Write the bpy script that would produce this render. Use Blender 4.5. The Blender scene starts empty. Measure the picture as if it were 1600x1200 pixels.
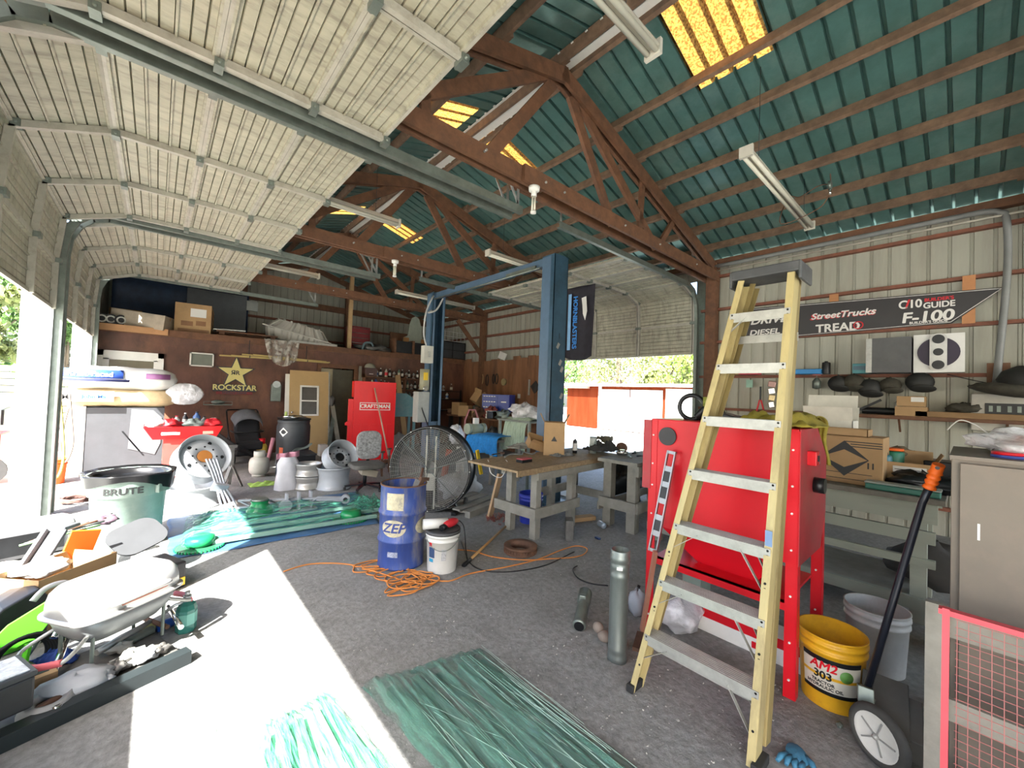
import bpy, bmesh, math, random
from mathutils import Vector, Matrix
random.seed(7)
D = bpy.data
C = bpy.context.scene.collection
S = bpy.context.scene
PI = math.pi

# ------------------------------------------------------------------ camera
FPX, YAW, PIT, ROL, CH = 629.1, 0.722732, 0.025188, 0.037842, 1.6
def cam_axes():
    cy, sy, cp, sp = math.cos(YAW), math.sin(YAW), math.cos(PIT), math.sin(PIT)
    fwd = Vector((sy*cp, cy*cp, sp)); right = Vector((cy, -sy, 0)); up = right.cross(fwd)
    cr, sr = math.cos(ROL), math.sin(ROL)
    return right*cr + up*sr, -right*sr + up*cr, fwd
CR, CU, CF = cam_axes()
cd = D.cameras.new('camera'); cam = D.objects.new('camera', cd); C.objects.link(cam)
cd.sensor_width = 36; cd.lens = FPX/1600*36; cd.clip_start = 0.02; cd.clip_end = 300
m = Matrix.Identity(4)
for i in range(3):
    m[i][0] = CR[i]; m[i][1] = CU[i]; m[i][2] = -CF[i]
m[2][3] = CH
cam.matrix_world = m
S.camera = cam
def ray(px, py): return CR*((px-800)/FPX) - CU*((py-600)/FPX) + CF
def G(px, py, z=0.0):                  # the point of the horizontal plane z seen at a pixel
    d = ray(px, py); t = (z-CH)/d.z; return Vector((d.x*t, d.y*t, z))
def GX(px, py, X):
    d = ray(px, py); t = X/d.x; return Vector((X, d.y*t, CH+d.z*t))
def GY(px, py, Y):
    d = ray(px, py); t = Y/d.y; return Vector((d.x*t, Y, CH+d.z*t))

# ------------------------------------------------------------------ light
w = D.worlds.new('sky'); S.world = w; w.use_nodes = True
nt = w.node_tree; bg = nt.nodes['Background']
sky = nt.nodes.new('ShaderNodeTexSky'); sky.sky_type = 'NISHITA'; sky.sun_disc = False
sky.sun_elevation = math.radians(46); sky.sun_rotation = math.radians(232); sky.air_density = 1.0; sky.dust_density = 3.0
nt.links.new(sky.outputs[0], bg.inputs[0]); bg.inputs[1].default_value = 0.50
sl = D.lights.new('sun', 'SUN'); sl.energy = 24.0; sl.angle = math.radians(0.6); sl.color = (1.0, .98, .93)
so = D.objects.new('sun', sl); C.objects.link(so)
so.rotation_euler = Vector((.765, .60, -1.0)).to_track_quat('-Z', 'Y').to_euler()
so.location = (-12, -9, 14)
vs = S.view_settings; vs.view_transform = 'Standard'; vs.look = 'None'; vs.exposure = 1.0; vs.gamma = 1.0; vs.use_curve_mapping = False
S.cycles.max_bounces = 8; S.cycles.diffuse_bounces = 5; S.cycles.transparent_max_bounces = 24
S.cycles.caustics_reflective = False; S.cycles.caustics_refractive = False

# ------------------------------------------------------------------ materials
MC = {}
def mat(name, col, rough=.6, metal=0.0, var=.12, scale=6.0, bump=0.0, dirt=None, dirt_amt=.45, dscale=3.0, stretch=None, spec=.5, alpha=None, trans=0.0, emit=0.0, coat=0.0):
    if name in MC: return MC[name]
    M_ = D.materials.new(name); M_.use_nodes = True; n = M_.node_tree.nodes; l = M_.node_tree.links
    b = n['Principled BSDF']; b.inputs['Roughness'].default_value = rough; b.inputs['Metallic'].default_value = metal
    b.inputs['Specular IOR Level'].default_value = spec
    b.inputs['Coat Weight'].default_value = coat
    if trans: b.inputs['Transmission Weight'].default_value = trans
    tc = n.new('ShaderNodeTexCoord'); src = tc.outputs['Object']
    if stretch:
        mp = n.new('ShaderNodeMapping'); mp.inputs['Scale'].default_value = stretch; l.new(src, mp.inputs[0]); src = mp.outputs[0]
    no = n.new('ShaderNodeTexNoise'); no.inputs['Scale'].default_value = scale; no.inputs['Detail'].default_value = 8; no.inputs['Roughness'].default_value = .65
    l.new(src, no.inputs['Vector'])
    rp = n.new('ShaderNodeValToRGB')
    c = list(col)
    rp.color_ramp.elements[0].position = .3; rp.color_ramp.elements[1].position = .7
    rp.color_ramp.elements[0].color = [max(0, x*(1-var)) for x in c]+[1]
    rp.color_ramp.elements[1].color = [min(1, x*(1+var)) for x in c]+[1]
    l.new(no.outputs[0], rp.inputs[0]); out = rp.outputs[0]
    if dirt:
        n2 = n.new('ShaderNodeTexNoise'); n2.inputs['Scale'].default_value = dscale; n2.inputs['Detail'].default_value = 10; n2.inputs['Roughness'].default_value = .7
        l.new(src, n2.inputs['Vector'])
        r2 = n.new('ShaderNodeValToRGB'); r2.color_ramp.elements[0].position = .48; r2.color_ramp.elements[1].position = .66
        r2.color_ramp.elements[0].color = (0, 0, 0, 1); r2.color_ramp.elements[1].color = (dirt_amt,)*3+(1,)
        l.new(n2.outputs[0], r2.inputs[0])
        mx = n.new('ShaderNodeMix'); mx.data_type = 'RGBA'; l.new(r2.outputs[0], mx.inputs[0]); l.new(out, mx.inputs[6]); mx.inputs[7].default_value = list(dirt)+[1]
        out = mx.outputs[2]
    l.new(out, b.inputs['Base Color'])
    if bump:
        bp = n.new('ShaderNodeBump'); bp.inputs['Strength'].default_value = bump; bp.inputs['Distance'].default_value = .01
        l.new(no.outputs[0], bp.inputs['Height']); l.new(bp.outputs[0], b.inputs['Normal'])
    if alpha is not None: b.inputs['Alpha'].default_value = alpha
    if emit: l.new(out, b.inputs['Emission Color']); b.inputs['Emission Strength'].default_value = emit
    MC[name] = M_; return M_
def film(name, col, base=.3, extra=.4, scale=8.0, stretch=(1, 1, 1), rough=.15):
    """crumpled see-through plastic: how much it covers follows its folds"""
    M_ = D.materials.new(name); M_.use_nodes = True; n = M_.node_tree.nodes; l = M_.node_tree.links
    b = n['Principled BSDF']; b.inputs['Base Color'].default_value = list(col)+[1]; b.inputs['Roughness'].default_value = rough
    tc = n.new('ShaderNodeTexCoord'); mp = n.new('ShaderNodeMapping'); mp.inputs['Scale'].default_value = stretch; l.new(tc.outputs['Object'], mp.inputs[0])
    no = n.new('ShaderNodeTexNoise'); no.inputs['Scale'].default_value = scale; no.inputs['Detail'].default_value = 6; l.new(mp.outputs[0], no.inputs['Vector'])
    rp = n.new('ShaderNodeMapRange'); rp.inputs[1].default_value = .46; rp.inputs[2].default_value = .58; rp.inputs[3].default_value = base; rp.inputs[4].default_value = min(1, base+extra)
    l.new(no.outputs[0], rp.inputs[0]); l.new(rp.outputs[0], b.inputs['Alpha'])
    bp = n.new('ShaderNodeBump'); bp.inputs['Strength'].default_value = 1.0; bp.inputs['Distance'].default_value = .05; l.new(no.outputs[0], bp.inputs['Height']); l.new(bp.outputs[0], b.inputs['Normal'])
    MC[name] = M_; return M_

# ------------------------------------------------------------------ mesh builder
def rotm(rx=0, ry=0, rz=0): return Matrix.Rotation(rz, 3, 'Z') @ Matrix.Rotation(ry, 3, 'Y') @ Matrix.Rotation(rx, 3, 'X')
def frame(dirv, upv=(0, 0, 1)):
    z = Vector(dirv).normalized(); u = Vector(upv)
    if abs(z.dot(u.normalized())) > .999: u = Vector((0, 1, 0))
    x = u.cross(z).normalized(); y = z.cross(x)
    return Matrix((x, y, z)).transposed()
class B:
    def __init__(s): s.v = []; s.f = []; s.sm = []
    def add(s, vs_, fs, smooth=False):
        o = len(s.v); s.v += [tuple(v) for v in vs_]; s.f += [tuple(o+i for i in f) for f in fs]; s.sm += [smooth]*len(fs); return s
    def box(s, x0, y0, z0, x1, y1, z1):
        return s.add([(x, y, z) for x in (x0, x1) for y in (y0, y1) for z in (z0, z1)],
                     [(0, 1, 3, 2), (4, 6, 7, 5), (0, 4, 5, 1), (2, 3, 7, 6), (0, 2, 6, 4), (1, 5, 7, 3)])
    def obox(s, c, size, R=None):
        R = R or Matrix.Identity(3); c = Vector(c)
        vs_ = [c+R@Vector((x*size[0]/2, y*size[1]/2, z*size[2]/2)) for x in (-1, 1) for y in (-1, 1) for z in (-1, 1)]
        return s.add(vs_, [(0, 1, 3, 2), (4, 6, 7, 5), (0, 4, 5, 1), (2, 3, 7, 6), (0, 2, 6, 4), (1, 5, 7, 3)])
    def bar(s, a, b, w_, h_, up=(0, 0, 1)):
        a, b = Vector(a), Vector(b); return s.obox((a+b)/2, (w_, h_, (b-a).length), frame(b-a, up))
    def cyl(s, a, b, r, r2=None, n=16, cap=True, smooth=True):
        a, b = Vector(a), Vector(b); r2 = r if r2 is None else r2; F = frame(b-a)
        vs_ = [p+F@Vector((math.cos(2*PI*i/n)*rr, math.sin(2*PI*i/n)*rr, 0)) for p, rr in ((a, r), (b, r2)) for i in range(n)]
        s.add(vs_, [(i, (i+1) % n, n+(i+1) % n, n+i) for i in range(n)], smooth)
        if cap: s.add(vs_[:n], [tuple(range(n))[::-1]]); s.add(vs_[n:], [tuple(range(n))])
        return s
    def tube(s, pts, r, n=8, closed=False):
        pts = [Vector(p) for p in pts]; m_ = len(pts); vs_ = []; up = Vector((0, 0, 1))
        prev = None
        for i, p in enumerate(pts):
            if closed: t = pts[(i+1) % m_]-pts[i-1]
            else: t = pts[min(i+1, m_-1)]-pts[max(i-1, 0)]
            if t.length < 1e-9: t = Vector((0, 0, 1))
            t.normalize()
            if prev is None:
                u = up if abs(t.z) < .9 else Vector((1, 0, 0)); x = u.cross(t).normalized()
            else: x = (prev-t*prev.dot(t)).normalized()
            prev = x; y = t.cross(x); rr = r[i] if isinstance(r, (list, tuple)) else r
            vs_ += [p+x*math.cos(2*PI*k/n)*rr+y*math.sin(2*PI*k/n)*rr for k in range(n)]
        fs = []
        for i in range(m_ if closed else m_-1):
            a, b = i*n, ((i+1) % m_)*n
            fs += [(a+k, a+(k+1) % n, b+(k+1) % n, b+k) for k in range(n)]
        s.add(vs_, fs, True)
        if not closed: s.add(vs_[:n], [tuple(range(n))[::-1]]); s.add(vs_[-n:], [tuple(range(n))])
        return s
    def lathe(s, prof, n=32, c=(0, 0, 0), F=None, sx=1, sy=1, smooth=True):
        c = Vector(c); F = F or Matrix.Identity(3)
        vs_ = [c+F@Vector((math.cos(2*PI*i/n)*r*sx, math.sin(2*PI*i/n)*r*sy, z)) for r, z in prof for i in range(n)]
        fs = [(j*n+i, j*n+(i+1) % n, (j+1)*n+(i+1) % n, (j+1)*n+i) for j in range(len(prof)-1) for i in range(n)]
        return s.add(vs_, fs, smooth)
    def prism(s, pts, F, c, t):
        """outline pts (2d) in the x,y of F, thickness t along its z"""
        c = Vector(c); n = len(pts)
        vs_ = [c+F@Vector((p[0], p[1], z)) for z in (0, t) for p in pts]
        return s.add(vs_, [tuple(range(n))[::-1], tuple(range(n, 2*n))]+[(i, (i+1) % n, n+(i+1) % n, n+i) for i in range(n)])
    def sph(s, c, r, sc=(1, 1, 1), n=16, m_=10, R=None, noise=0):
        c = Vector(c); R = R or Matrix.Identity(3); vs_ = []
        for j in range(m_+1):
            th = PI*j/m_
            for i in range(n):
                k = 1+random.uniform(-noise, noise)
                vs_.append(c+R@Vector((math.sin(th)*math.cos(2*PI*i/n)*r*sc[0]*k, math.sin(th)*math.sin(2*PI*i/n)*r*sc[1]*k, math.cos(th)*r*sc[2]*k)))
        return s.add(vs_, [(j*n+i, (j+1)*n+i, (j+1)*n+(i+1) % n, j*n+(i+1) % n) for j in range(m_) for i in range(n)], True)
    def grid(s, fn, nu, nv, smooth=True):
        vs_ = [fn(i/nu, j/nv) for i in range(nu+1) for j in range(nv+1)]
        return s.add(vs_, [(i*(nv+1)+j, (i+1)*(nv+1)+j, (i+1)*(nv+1)+j+1, i*(nv+1)+j+1) for i in range(nu) for j in range(nv)], smooth)
def mks(name, b, material, parent=None, **kw):
    """one object per loose piece of the builder"""
    par = list(range(len(b.v)))
    def fd(i):
        while par[i] != i: par[i] = par[par[i]]; i = par[i]
        return i
    for f in b.f:
        for i in f[1:]: par[fd(i)] = fd(f[0])
    gr = {}
    for f, s_ in zip(b.f, b.sm): gr.setdefault(fd(f[0]), []).append((f, s_))
    out = []
    for fs in gr.values():
        nb = B(); ids = {}
        for f, s_ in fs:
            for i in f:
                if i not in ids: ids[i] = len(nb.v); nb.v.append(b.v[i])
            nb.f.append(tuple(ids[i] for i in f)); nb.sm.append(s_)
        out.append(mk(name, nb, material, parent, **kw))
    return out
def props(o, label=None, cat=None, group=None, kind=None):
    if label: o['label'] = label
    if cat: o['category'] = cat
    if group: o['group'] = group
    if kind: o['kind'] = kind
    return o
def mk(name, b, material, parent=None, label=None, cat=None, loc=None, rz=0, rot=None, group=None, kind=None, bev=0, solid=0, sub=0):
    me = D.meshes.new(name)
    me.from_pydata(b.v, [], b.f); me.validate()
    if any(b.sm) and len(me.polygons) == len(b.sm): me.polygons.foreach_set('use_smooth', b.sm)
    bm = bmesh.new(); bm.from_mesh(me); bmesh.ops.remove_doubles(bm, verts=bm.verts, dist=1e-5)
    bmesh.ops.recalc_face_normals(bm, faces=bm.faces); bm.to_mesh(me); bm.free()
    me.materials.append(material)
    o = D.objects.new(name, me); C.objects.link(o)
    if loc is not None: o.location = loc
    if rot is not None: o.rotation_euler = rot
    elif rz: o.rotation_euler = (0, 0, rz)
    if parent: o.parent = parent
    if solid: x = o.modifiers.new('t', 'SOLIDIFY'); x.thickness = solid; x.offset = 0
    if bev: x = o.modifiers.new('b', 'BEVEL'); x.width = bev; x.segments = 2; x.limit_method = 'ANGLE'; x.angle_limit = .7
    if sub: x = o.modifiers.new('s', 'SUBSURF'); x.levels = sub; x.render_levels = sub
    return props(o, label, cat, group, kind)
def thing(name, label, cat, loc=(0, 0, 0), rz=0, group=None, kind=None, rot=None):
    o = D.objects.new(name, None); C.objects.link(o); o.location = loc; o.rotation_euler = rot or (0, 0, rz); o.empty_display_size = .1
    return props(o, label, cat, group, kind)
def dup(o, loc, rz=None, label=None, group=None, rot=None):
    r = o.copy(); C.objects.link(r); r.location = loc
    if rot is not None: r.rotation_euler = rot
    elif rz is not None: r.rotation_euler = (0, 0, rz)
    if label: r['label'] = label
    if group: r['group'] = group
    def rec(src, dst):
        for ch in [x for x in D.objects if x.parent == src]:
            c = ch.copy(); C.objects.link(c); c.parent = dst; rec(ch, c)
    rec(o, r); return r
def embolden(me, d, curved=None):
    bm = bmesh.new(); bm.from_mesh(me); src = list(bm.verts)+list(bm.edges)+list(bm.faces)
    for k, (dx, dy) in enumerate(((d, 0), (-d, 0), (0, d*.8), (0, -d*.8))):
        g_ = bmesh.ops.duplicate(bm, geom=src)
        for v in g_['geom']:
            if isinstance(v, bmesh.types.BMVert): v.co.x += dx; v.co.y += dy; v.co.z += .0001*(k+1)
    bm.to_mesh(me); bm.free()
def text(name, body, size, material, parent, loc, F, ext=.001, sx=1.0, shear=0.0, bold=0.0, align='CENTER', spacing=1.0):
    """lettering as a mesh; F's x axis is the reading direction, its y axis is up"""
    cu = D.curves.new(name, 'FONT'); cu.body = body; cu.size = size; cu.extrude = ext; cu.align_x = align; cu.align_y = 'CENTER'; cu.shear = shear; cu.offset = min(bold, size*.008); cu.space_character = spacing
    o = D.objects.new(name, cu); C.objects.link(o); dg = bpy.context.evaluated_depsgraph_get()
    me = D.meshes.new_from_object(o.evaluated_get(dg)); D.objects.remove(o); D.curves.remove(cu)
    if bold: embolden(me, size*.022)
    me.transform(Matrix.Diagonal((sx, 1, 1, 1))); me.materials.clear(); me.materials.append(material); me.name = name
    o = D.objects.new(name, me); C.objects.link(o); mm = F.to_4x4(); mm.translation = Vector(loc); o.matrix_local = mm; o.parent = parent
    return o
def axes(x, y):
    x = Vector(x).normalized(); y = Vector(y); z = x.cross(y).normalized(); y = z.cross(x); return Matrix((x, y, z)).transposed()
F_XZ = axes((1, 0, 0), (0, 0, 1))        # a face that looks towards -Y
F_YZ = axes((0, -1, 0), (0, 0, 1))       # a face that looks towards -X
def smoothpts(pts, k=6, closed=False):
    P = [Vector(p) for p in pts]; n = len(P); out = []
    for i in range(n if closed else n-1):
        a, b, c, d = (P[(i-1) % n], P[i], P[(i+1) % n], P[(i+2) % n]) if closed else (P[max(i-1, 0)], P[i], P[i+1], P[min(i+2, n-1)])
        for j in range(k):
            t = j/k; out.append(.5*((2*b)+(c-a)*t+(2*a-5*b+4*c-d)*t*t+(3*b-a-3*c+d)*t**3))
    if not closed: out.append(P[-1])
    return out

# ================================================================== THE BUILDING
XL, XR, RX, RZ, EZ, YF, YB = -.95, 7.6, 3.325, 5.45, 4.20, -7.6, 13.6
K = (RZ-EZ)/(XR-RX); ZT = 3.62
def roofz(x): return RZ-K*abs(x-RX)
concrete = mat('dirty_concrete', (.240, .240, .232), .8, var=.30, scale=26, bump=.9, dirt=(.15, .147, .14), dirt_amt=.6, dscale=3.2)
yard = mat('sandy_yard', (.50, .50, .45), .9, var=.15, scale=1.5, bump=.3)
mk('floor', B().box(XL-.15, YF-1, -.2, XR+.15, YB+.2, 0), concrete, kind='structure')
mk('yard_ground', B().box(-45, -30, -.4, 45, 45, -.03), yard, kind='structure')
sheet_in = mat('pale_wall_sheet', (.38, .375, .31), .45, .15, var=.14, scale=5, stretch=(1, 1, .12), dirt=(.25, .21, .16), dirt_amt=.35, dscale=4)
sheet_out = mat('galvanised_sheet', (.55, .56, .55), .5, .3)
teal = mat('teal_roof_sheet', (.115, .24, .22), .33, .45, var=.2, scale=2.5, dirt=(.28, .40, .37), dirt_amt=.35, dscale=1.6)
wood = mat('old_brown_timber', (.15, .068, .034), .75, var=.3, scale=9, stretch=(1, 1, 1), bump=.3, dirt=(.06, .035, .025), dirt_amt=.5)
wood2 = mat('grey_brown_timber', (.20, .125, .08), .8, var=.3, scale=9, bump=.3, dirt=(.09, .06, .045), dirt_amt=.5)
ply = mat('stained_plywood', (.105, .044, .028), .55, var=.45, scale=2.6, bump=.2, dirt=(.30, .13, .06), dirt_amt=.55, dscale=1.0, stretch=(1, 1, .5))
white = mat('white_paint', (.75, .74, .70), .5, var=.06)
galv = mat('galvanised_steel', (.42, .44, .43), .4, .7, var=.2, scale=14)
greysteel = mat('grey_steel', (.19, .22, .195), .45, .6, var=.2, scale=10)
dark = mat('black_plastic', (.018, .018, .02), .45, var=.3)
black = mat('black_metal', (.015, .016, .018), .35, .4, var=.3)

PITCH = .19
def corr_y(y0, y1, off=0.0):
    """profile of ribbed sheet along one axis: list of (coordinate, height)"""
    out = []; k = math.floor((y0-off)/PITCH)
    while True:
        b = off+k*PITCH
        for d, h in ((0, 0), (.148, 0), (.154, .022), (.180, .022), (.19, 0)):
            c = b+d
            if y0-1e-6 <= c <= y1+1e-6 and (not out or c > out[-1][0]+1e-6): out.append((c, h))
        k += 1
        if b > y1: break
    if out[0][0] > y0+1e-3: out.insert(0, (y0, 0))
    if out[-1][0] < y1-1e-3: out.append((y1, 0))
    return out
SKY = [(3.50, 4.45, 1.30, 2.02), (3.45, 4.45, 4.42, 4.95), (2.35, 3.05, 4.30, 4.95), (3.5, 4.45, 8.3, 8.85), (2.2, 3.1, 8.3, 8.85)]
def roof_side(sgn):
    prof = [(a, h*2.2) for a, h in corr_y(YF-.2, YB+.2, -.03)]
    xs = [RX, 3.45, 3.50, 4.45, XR+.22] if sgn > 0 else [RX, 3.1, 3.05, 2.35, 2.2, XL-.22]
    b = B(); 
    for i in range(len(xs)-1):
        xm = (xs[i]+xs[i+1])/2
        for j in range(len(prof)-1):
            ym = (prof[j][0]+prof[j+1][0])/2
            if any(s0 < xm < s1 and s2 < ym < s3 for s0, s1, s2, s3 in SKY): continue
            q = [(xs[i], prof[j][0], roofz(xs[i])+prof[j][1]), (xs[i+1], prof[j][0], roofz(xs[i+1])+prof[j][1]),
                 (xs[i+1], prof[j+1][0], roofz(xs[i+1])+prof[j+1][1]), (xs[i], prof[j+1][0], roofz(xs[i])+prof[j+1][1])]
            b.add(q, [(0, 1, 2, 3)])
    return b
for sgn in (1, -1): mk('ceiling', roof_side(sgn), teal, kind='structure', solid=.002)
amber = D.materials.new('amber_fibreglass'); amber.use_nodes = True
n = amber.node_tree.nodes; l = amber.node_tree.links; n.remove(n['Principled BSDF'])
tcn = n.new('ShaderNodeTexCoord'); no = n.new('ShaderNodeTexNoise'); no.inputs['Scale'].default_value = 45; no.inputs['Detail'].default_value = 6; l.new(tcn.outputs['Object'], no.inputs[0])
rp = n.new('ShaderNodeValToRGB'); rp.color_ramp.elements[0].position = .4; rp.color_ramp.elements[1].position = .6
rp.color_ramp.elements[0].color = (.13, .055, .012, 1); rp.color_ramp.elements[1].color = (.36, .17, .035, 1); l.new(no.outputs[0], rp.inputs[0])
tl = n.new('ShaderNodeBsdfTranslucent'); df = n.new('ShaderNodeBsdfDiffuse'); ms = n.new('ShaderNodeMixShader'); ms.inputs[0].default_value = .25
l.new(rp.outputs[0], tl.inputs[0]); l.new(rp.outputs[0], df.inputs[0]); l.new(tl.outputs[0], ms.inputs[1]); l.new(df.outputs[0], ms.inputs[2]); l.new(ms.outputs[0], n['Material Output'].inputs[0])
for i, (x0, x1, y0, y1) in enumerate(SKY):
    prof = [(a, h*2.2) for a, h in corr_y(y0-.02, y1+.02, -.03)]; b = B()
    for j in range(len(prof)-1):
        b.add([(x0-.03, prof[j][0], roofz(x0-.03)+prof[j][1]+.004), (x1+.03, prof[j][0], roofz(x1+.03)+prof[j][1]+.004), (x1+.03, prof[j+1][0], roofz(x1+.03)+prof[j+1][1]+.004), (x0-.03, prof[j+1][0], roofz(x0-.03)+prof[j+1][1]+.004)], [(0, 1, 2, 3)])
    mk('window_%d' % (i+1), b, amber, kind='structure')
# ridge closure strip, wavy like the foam under a ridge cap
wf = mat('white_foam', (.78, .78, .74), .7, var=.05)
b = B(); rs = corr_y(YF, YB)
for sgn in (1, -1):
    for j in range(len(rs)-1):
        (a, ha), (c, hc) = rs[j], rs[j+1]; x0 = RX+sgn*.09
        x1 = RX+sgn*(.14+ha*1.2); x2 = RX+sgn*(.14+hc*1.2)
        b.add([(RX+sgn*.02, a, RZ-.035), (x1, a, roofz(x1)-.02), (x2, c, roofz(x2)-.02), (RX+sgn*.02, c, RZ-.035)], [(0, 1, 2, 3)])
mk('trim_1', b, wf, kind='structure', solid=.01)
# purlins
PX = [.12, .95, 1.52, 2.1, 2.68, 3.26, 3.78]
n_ = 1
for sgn in (1, -1):
    for px_ in PX:
        x = RX+sgn*px_*1.0; z = roofz(x); b = B()
        ang = math.atan(K)*sgn
        yy = YF
        for k, (ya, yb) in enumerate(((YF, -3.9), (-4.2, -.35), (-.62, 3.3), (2.95, 6.65), (6.3, 10.1), (9.8, YB-.05))):
            ox = .042 if k % 2 else 0
            b.obox((x+ox, (ya+yb)/2, z-.064-K*sgn*ox), (.048, yb-ya, .11), rotm(0, ang, 0))
        mk('purlin', b, wood2, kind='structure', label=None)
# trusses
def truss(Y, name='roof_truss'):
    t = thing(name, None, None, (0, 0, 0), kind='structure')
    zc = 3.86
    ang = math.atan(K)
    for s_ in (1, -1):
        xe = RX+s_*(XR-RX-.02)
        for dy in (-.045, .045):
            mk('rafter', B().bar((RX, Y+dy, RZ-.19), (xe, Y+dy, roofz(xe)-.19), .04, .17, (0, 1, 0)) if 0 else B().bar((RX-s_*.05, Y+dy, RZ-.19), (xe, Y+dy, roofz(xe)-.19), .17, .04, (0, 1, 0)), wood, t)
        for k, (xa, za, xb, zb) in enumerate(((.15, RZ-.35, 1.05, zc), (.25, RZ-.30, 2.15, zc), (1.75, roofz(RX+1.75)-.2, 1.70, zc+.05), (2.7, roofz(RX+2.7)-.2, 2.2, zc))):
            w_ = .13 if k < 2 else .09
            mk('web', B().bar((RX+s_*xa, Y+(.0 if k != 1 else .0), za), (RX+s_*xb, Y, zb), w_, .045, (0, 1, 0)), wood, t)
    for dy in (-.05, .05):
        b = B(); b.bar((XL+.03, Y+dy, zc), (3.0, Y+dy, zc), .17, .04, (0, 1, 0)); b.bar((2.7, Y+dy*1.9, zc), (XR-.04, Y+dy*1.9, zc), .17, .04, (0, 1, 0))
        mk('bottom_chord', b, wood, t)
    b = B()
    for x in (2.2, 3.0, 3.3, 4.5, 5.4, 6.6): b.cyl((x, Y-.13, zc), (x, Y-.09, zc), .012, n=8)
    mk('bolt', b, galv, t)
    return t
t1 = truss(3.1)
for y in (6.45, 9.95, -.62, -4.1, -7.45): dup(t1, (0, y-3.1, 0))
for y in (3.1, 6.95, 9.95, -.62): mk('post', B().box(XR-.17, y-.1, 0, XR-.02, y+.08, EZ-.1), wood, kind='structure')
# right wall: ribbed sheet, opening for door_4
DY0, DY1 = 3.35, 6.85
def wall_sheet_x(X, y0, y1, z0, z1, nrm):
    b = B(); p = corr_y(y0, y1)
    for j in range(len(p)-1):
        b.add([(X+nrm*p[j][1], p[j][0], z0), (X+nrm*p[j+1][1], p[j+1][0], z0), (X+nrm*p[j+1][1], p[j+1][0], z1), (X+nrm*p[j][1], p[j][0], z1)], [(0, 1, 2, 3)])
    return b
for (a, c, z0) in ((YF, DY0, 0), (DY0, DY1, 3.86), (DY1, YB, 0)):
    mk('wall_right', wall_sheet_x(XR, a, c, z0, EZ-.02, 1), sheet_in, kind='structure', solid=.003)
for y in (9.95,): mk('knee_brace', B().bar((6.55, y, 3.72), (XR-.12, y, 2.75), .13, .045, (0, 1, 0)), wood, kind='structure')
girtm = mat('red_brown_girt', (.20, .07, .04), .7, var=.3, scale=8, dirt=(.1, .05, .03))
for z in (.35, .95, 1.48, 2.05, 2.68, 3.27, 3.87):
    mk('girt', B().box(XR-.085, YF, z-.022, XR-.002, DY0-.05, z+.022) , girtm, kind='structure')
for z in (2.9, 3.35, 3.87): mk('girt', B().box(XR-.085, DY1+.02, z-.03, XR-.002, YB-.05, z+.03), girtm, kind='structure')
mk('eave_plate', B().box(XR-.13, YF, EZ-.14, XR-.02, YB, EZ-.035), wood, kind='structure')
# left wall: header above the doors, posts between them
for (a, c, z0) in ((YF, -7.3, 0), (-7.3, -.3, 2.36), (-.3, 10.5, 3.72), (10.5, YB, 0)):
    mk('wall_left', wall_sheet_x(XL, a, c, z0, EZ-.02, -1), sheet_in, kind='structure', solid=.003)
postm = mat('weathered_white_post', (.50, .49, .45), .6, .1, var=.25, scale=3, stretch=(1, 1, .2), dirt=(.22, .15, .09), dirt_amt=.6, dscale=6)
for y in (-7.4, -3.85, -.45, 3.25, 6.93, 10.5):
    mk('post', B().box(XL-.20, y-.09, 0, XL-.0, y+.07, EZ-.05), postm, kind='structure', bev=.004)
mk('eave_plate', B().box(XL+.02, YF, EZ-.14, XL+.13, YB, EZ-.035), wood, kind='structure')
# far gable wall
b = B(); p = corr_y(XL-.05, XR+.05)
for j in range(len(p)-1):
    (a, ha), (c, hc) = p[j], p[j+1]
    b.add([(a, YB+ha, 0), (c, YB+hc, 0), (c, YB+hc, roofz(c)-.01), (a, YB+ha, roofz(a)-.01)], [(0, 1, 2, 3)])
mk('wall_back', b, sheet_in, kind='structure', solid=.003)
for z in (3.05, 3.55, 4.05): mk('girt', B().box(XL+.05, YB-.1, z-.03, XR-.05, YB-.01, z+.03), girtm, kind='structure')
for x in (1.75, 4.6): mk('post', B().box(x-.1, YB-.22, 0, x+.05, YB-.11, roofz(x)-.05), wood, kind='structure')
for s_ in (1, -1):
    mk('gable_rafter', B().bar((RX, YB-.16, RZ-.14), (RX+s_*4.2, YB-.16, roofz(RX+4.2)-.14), .17, .04, (0, 1, 0)), wood, kind='structure')
mk('gable_chord', B().box(XL+.1, YB-.18, 4.1-.1, XR-.1, YB-.14, 4.1+.08), wood, kind='structure')

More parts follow.
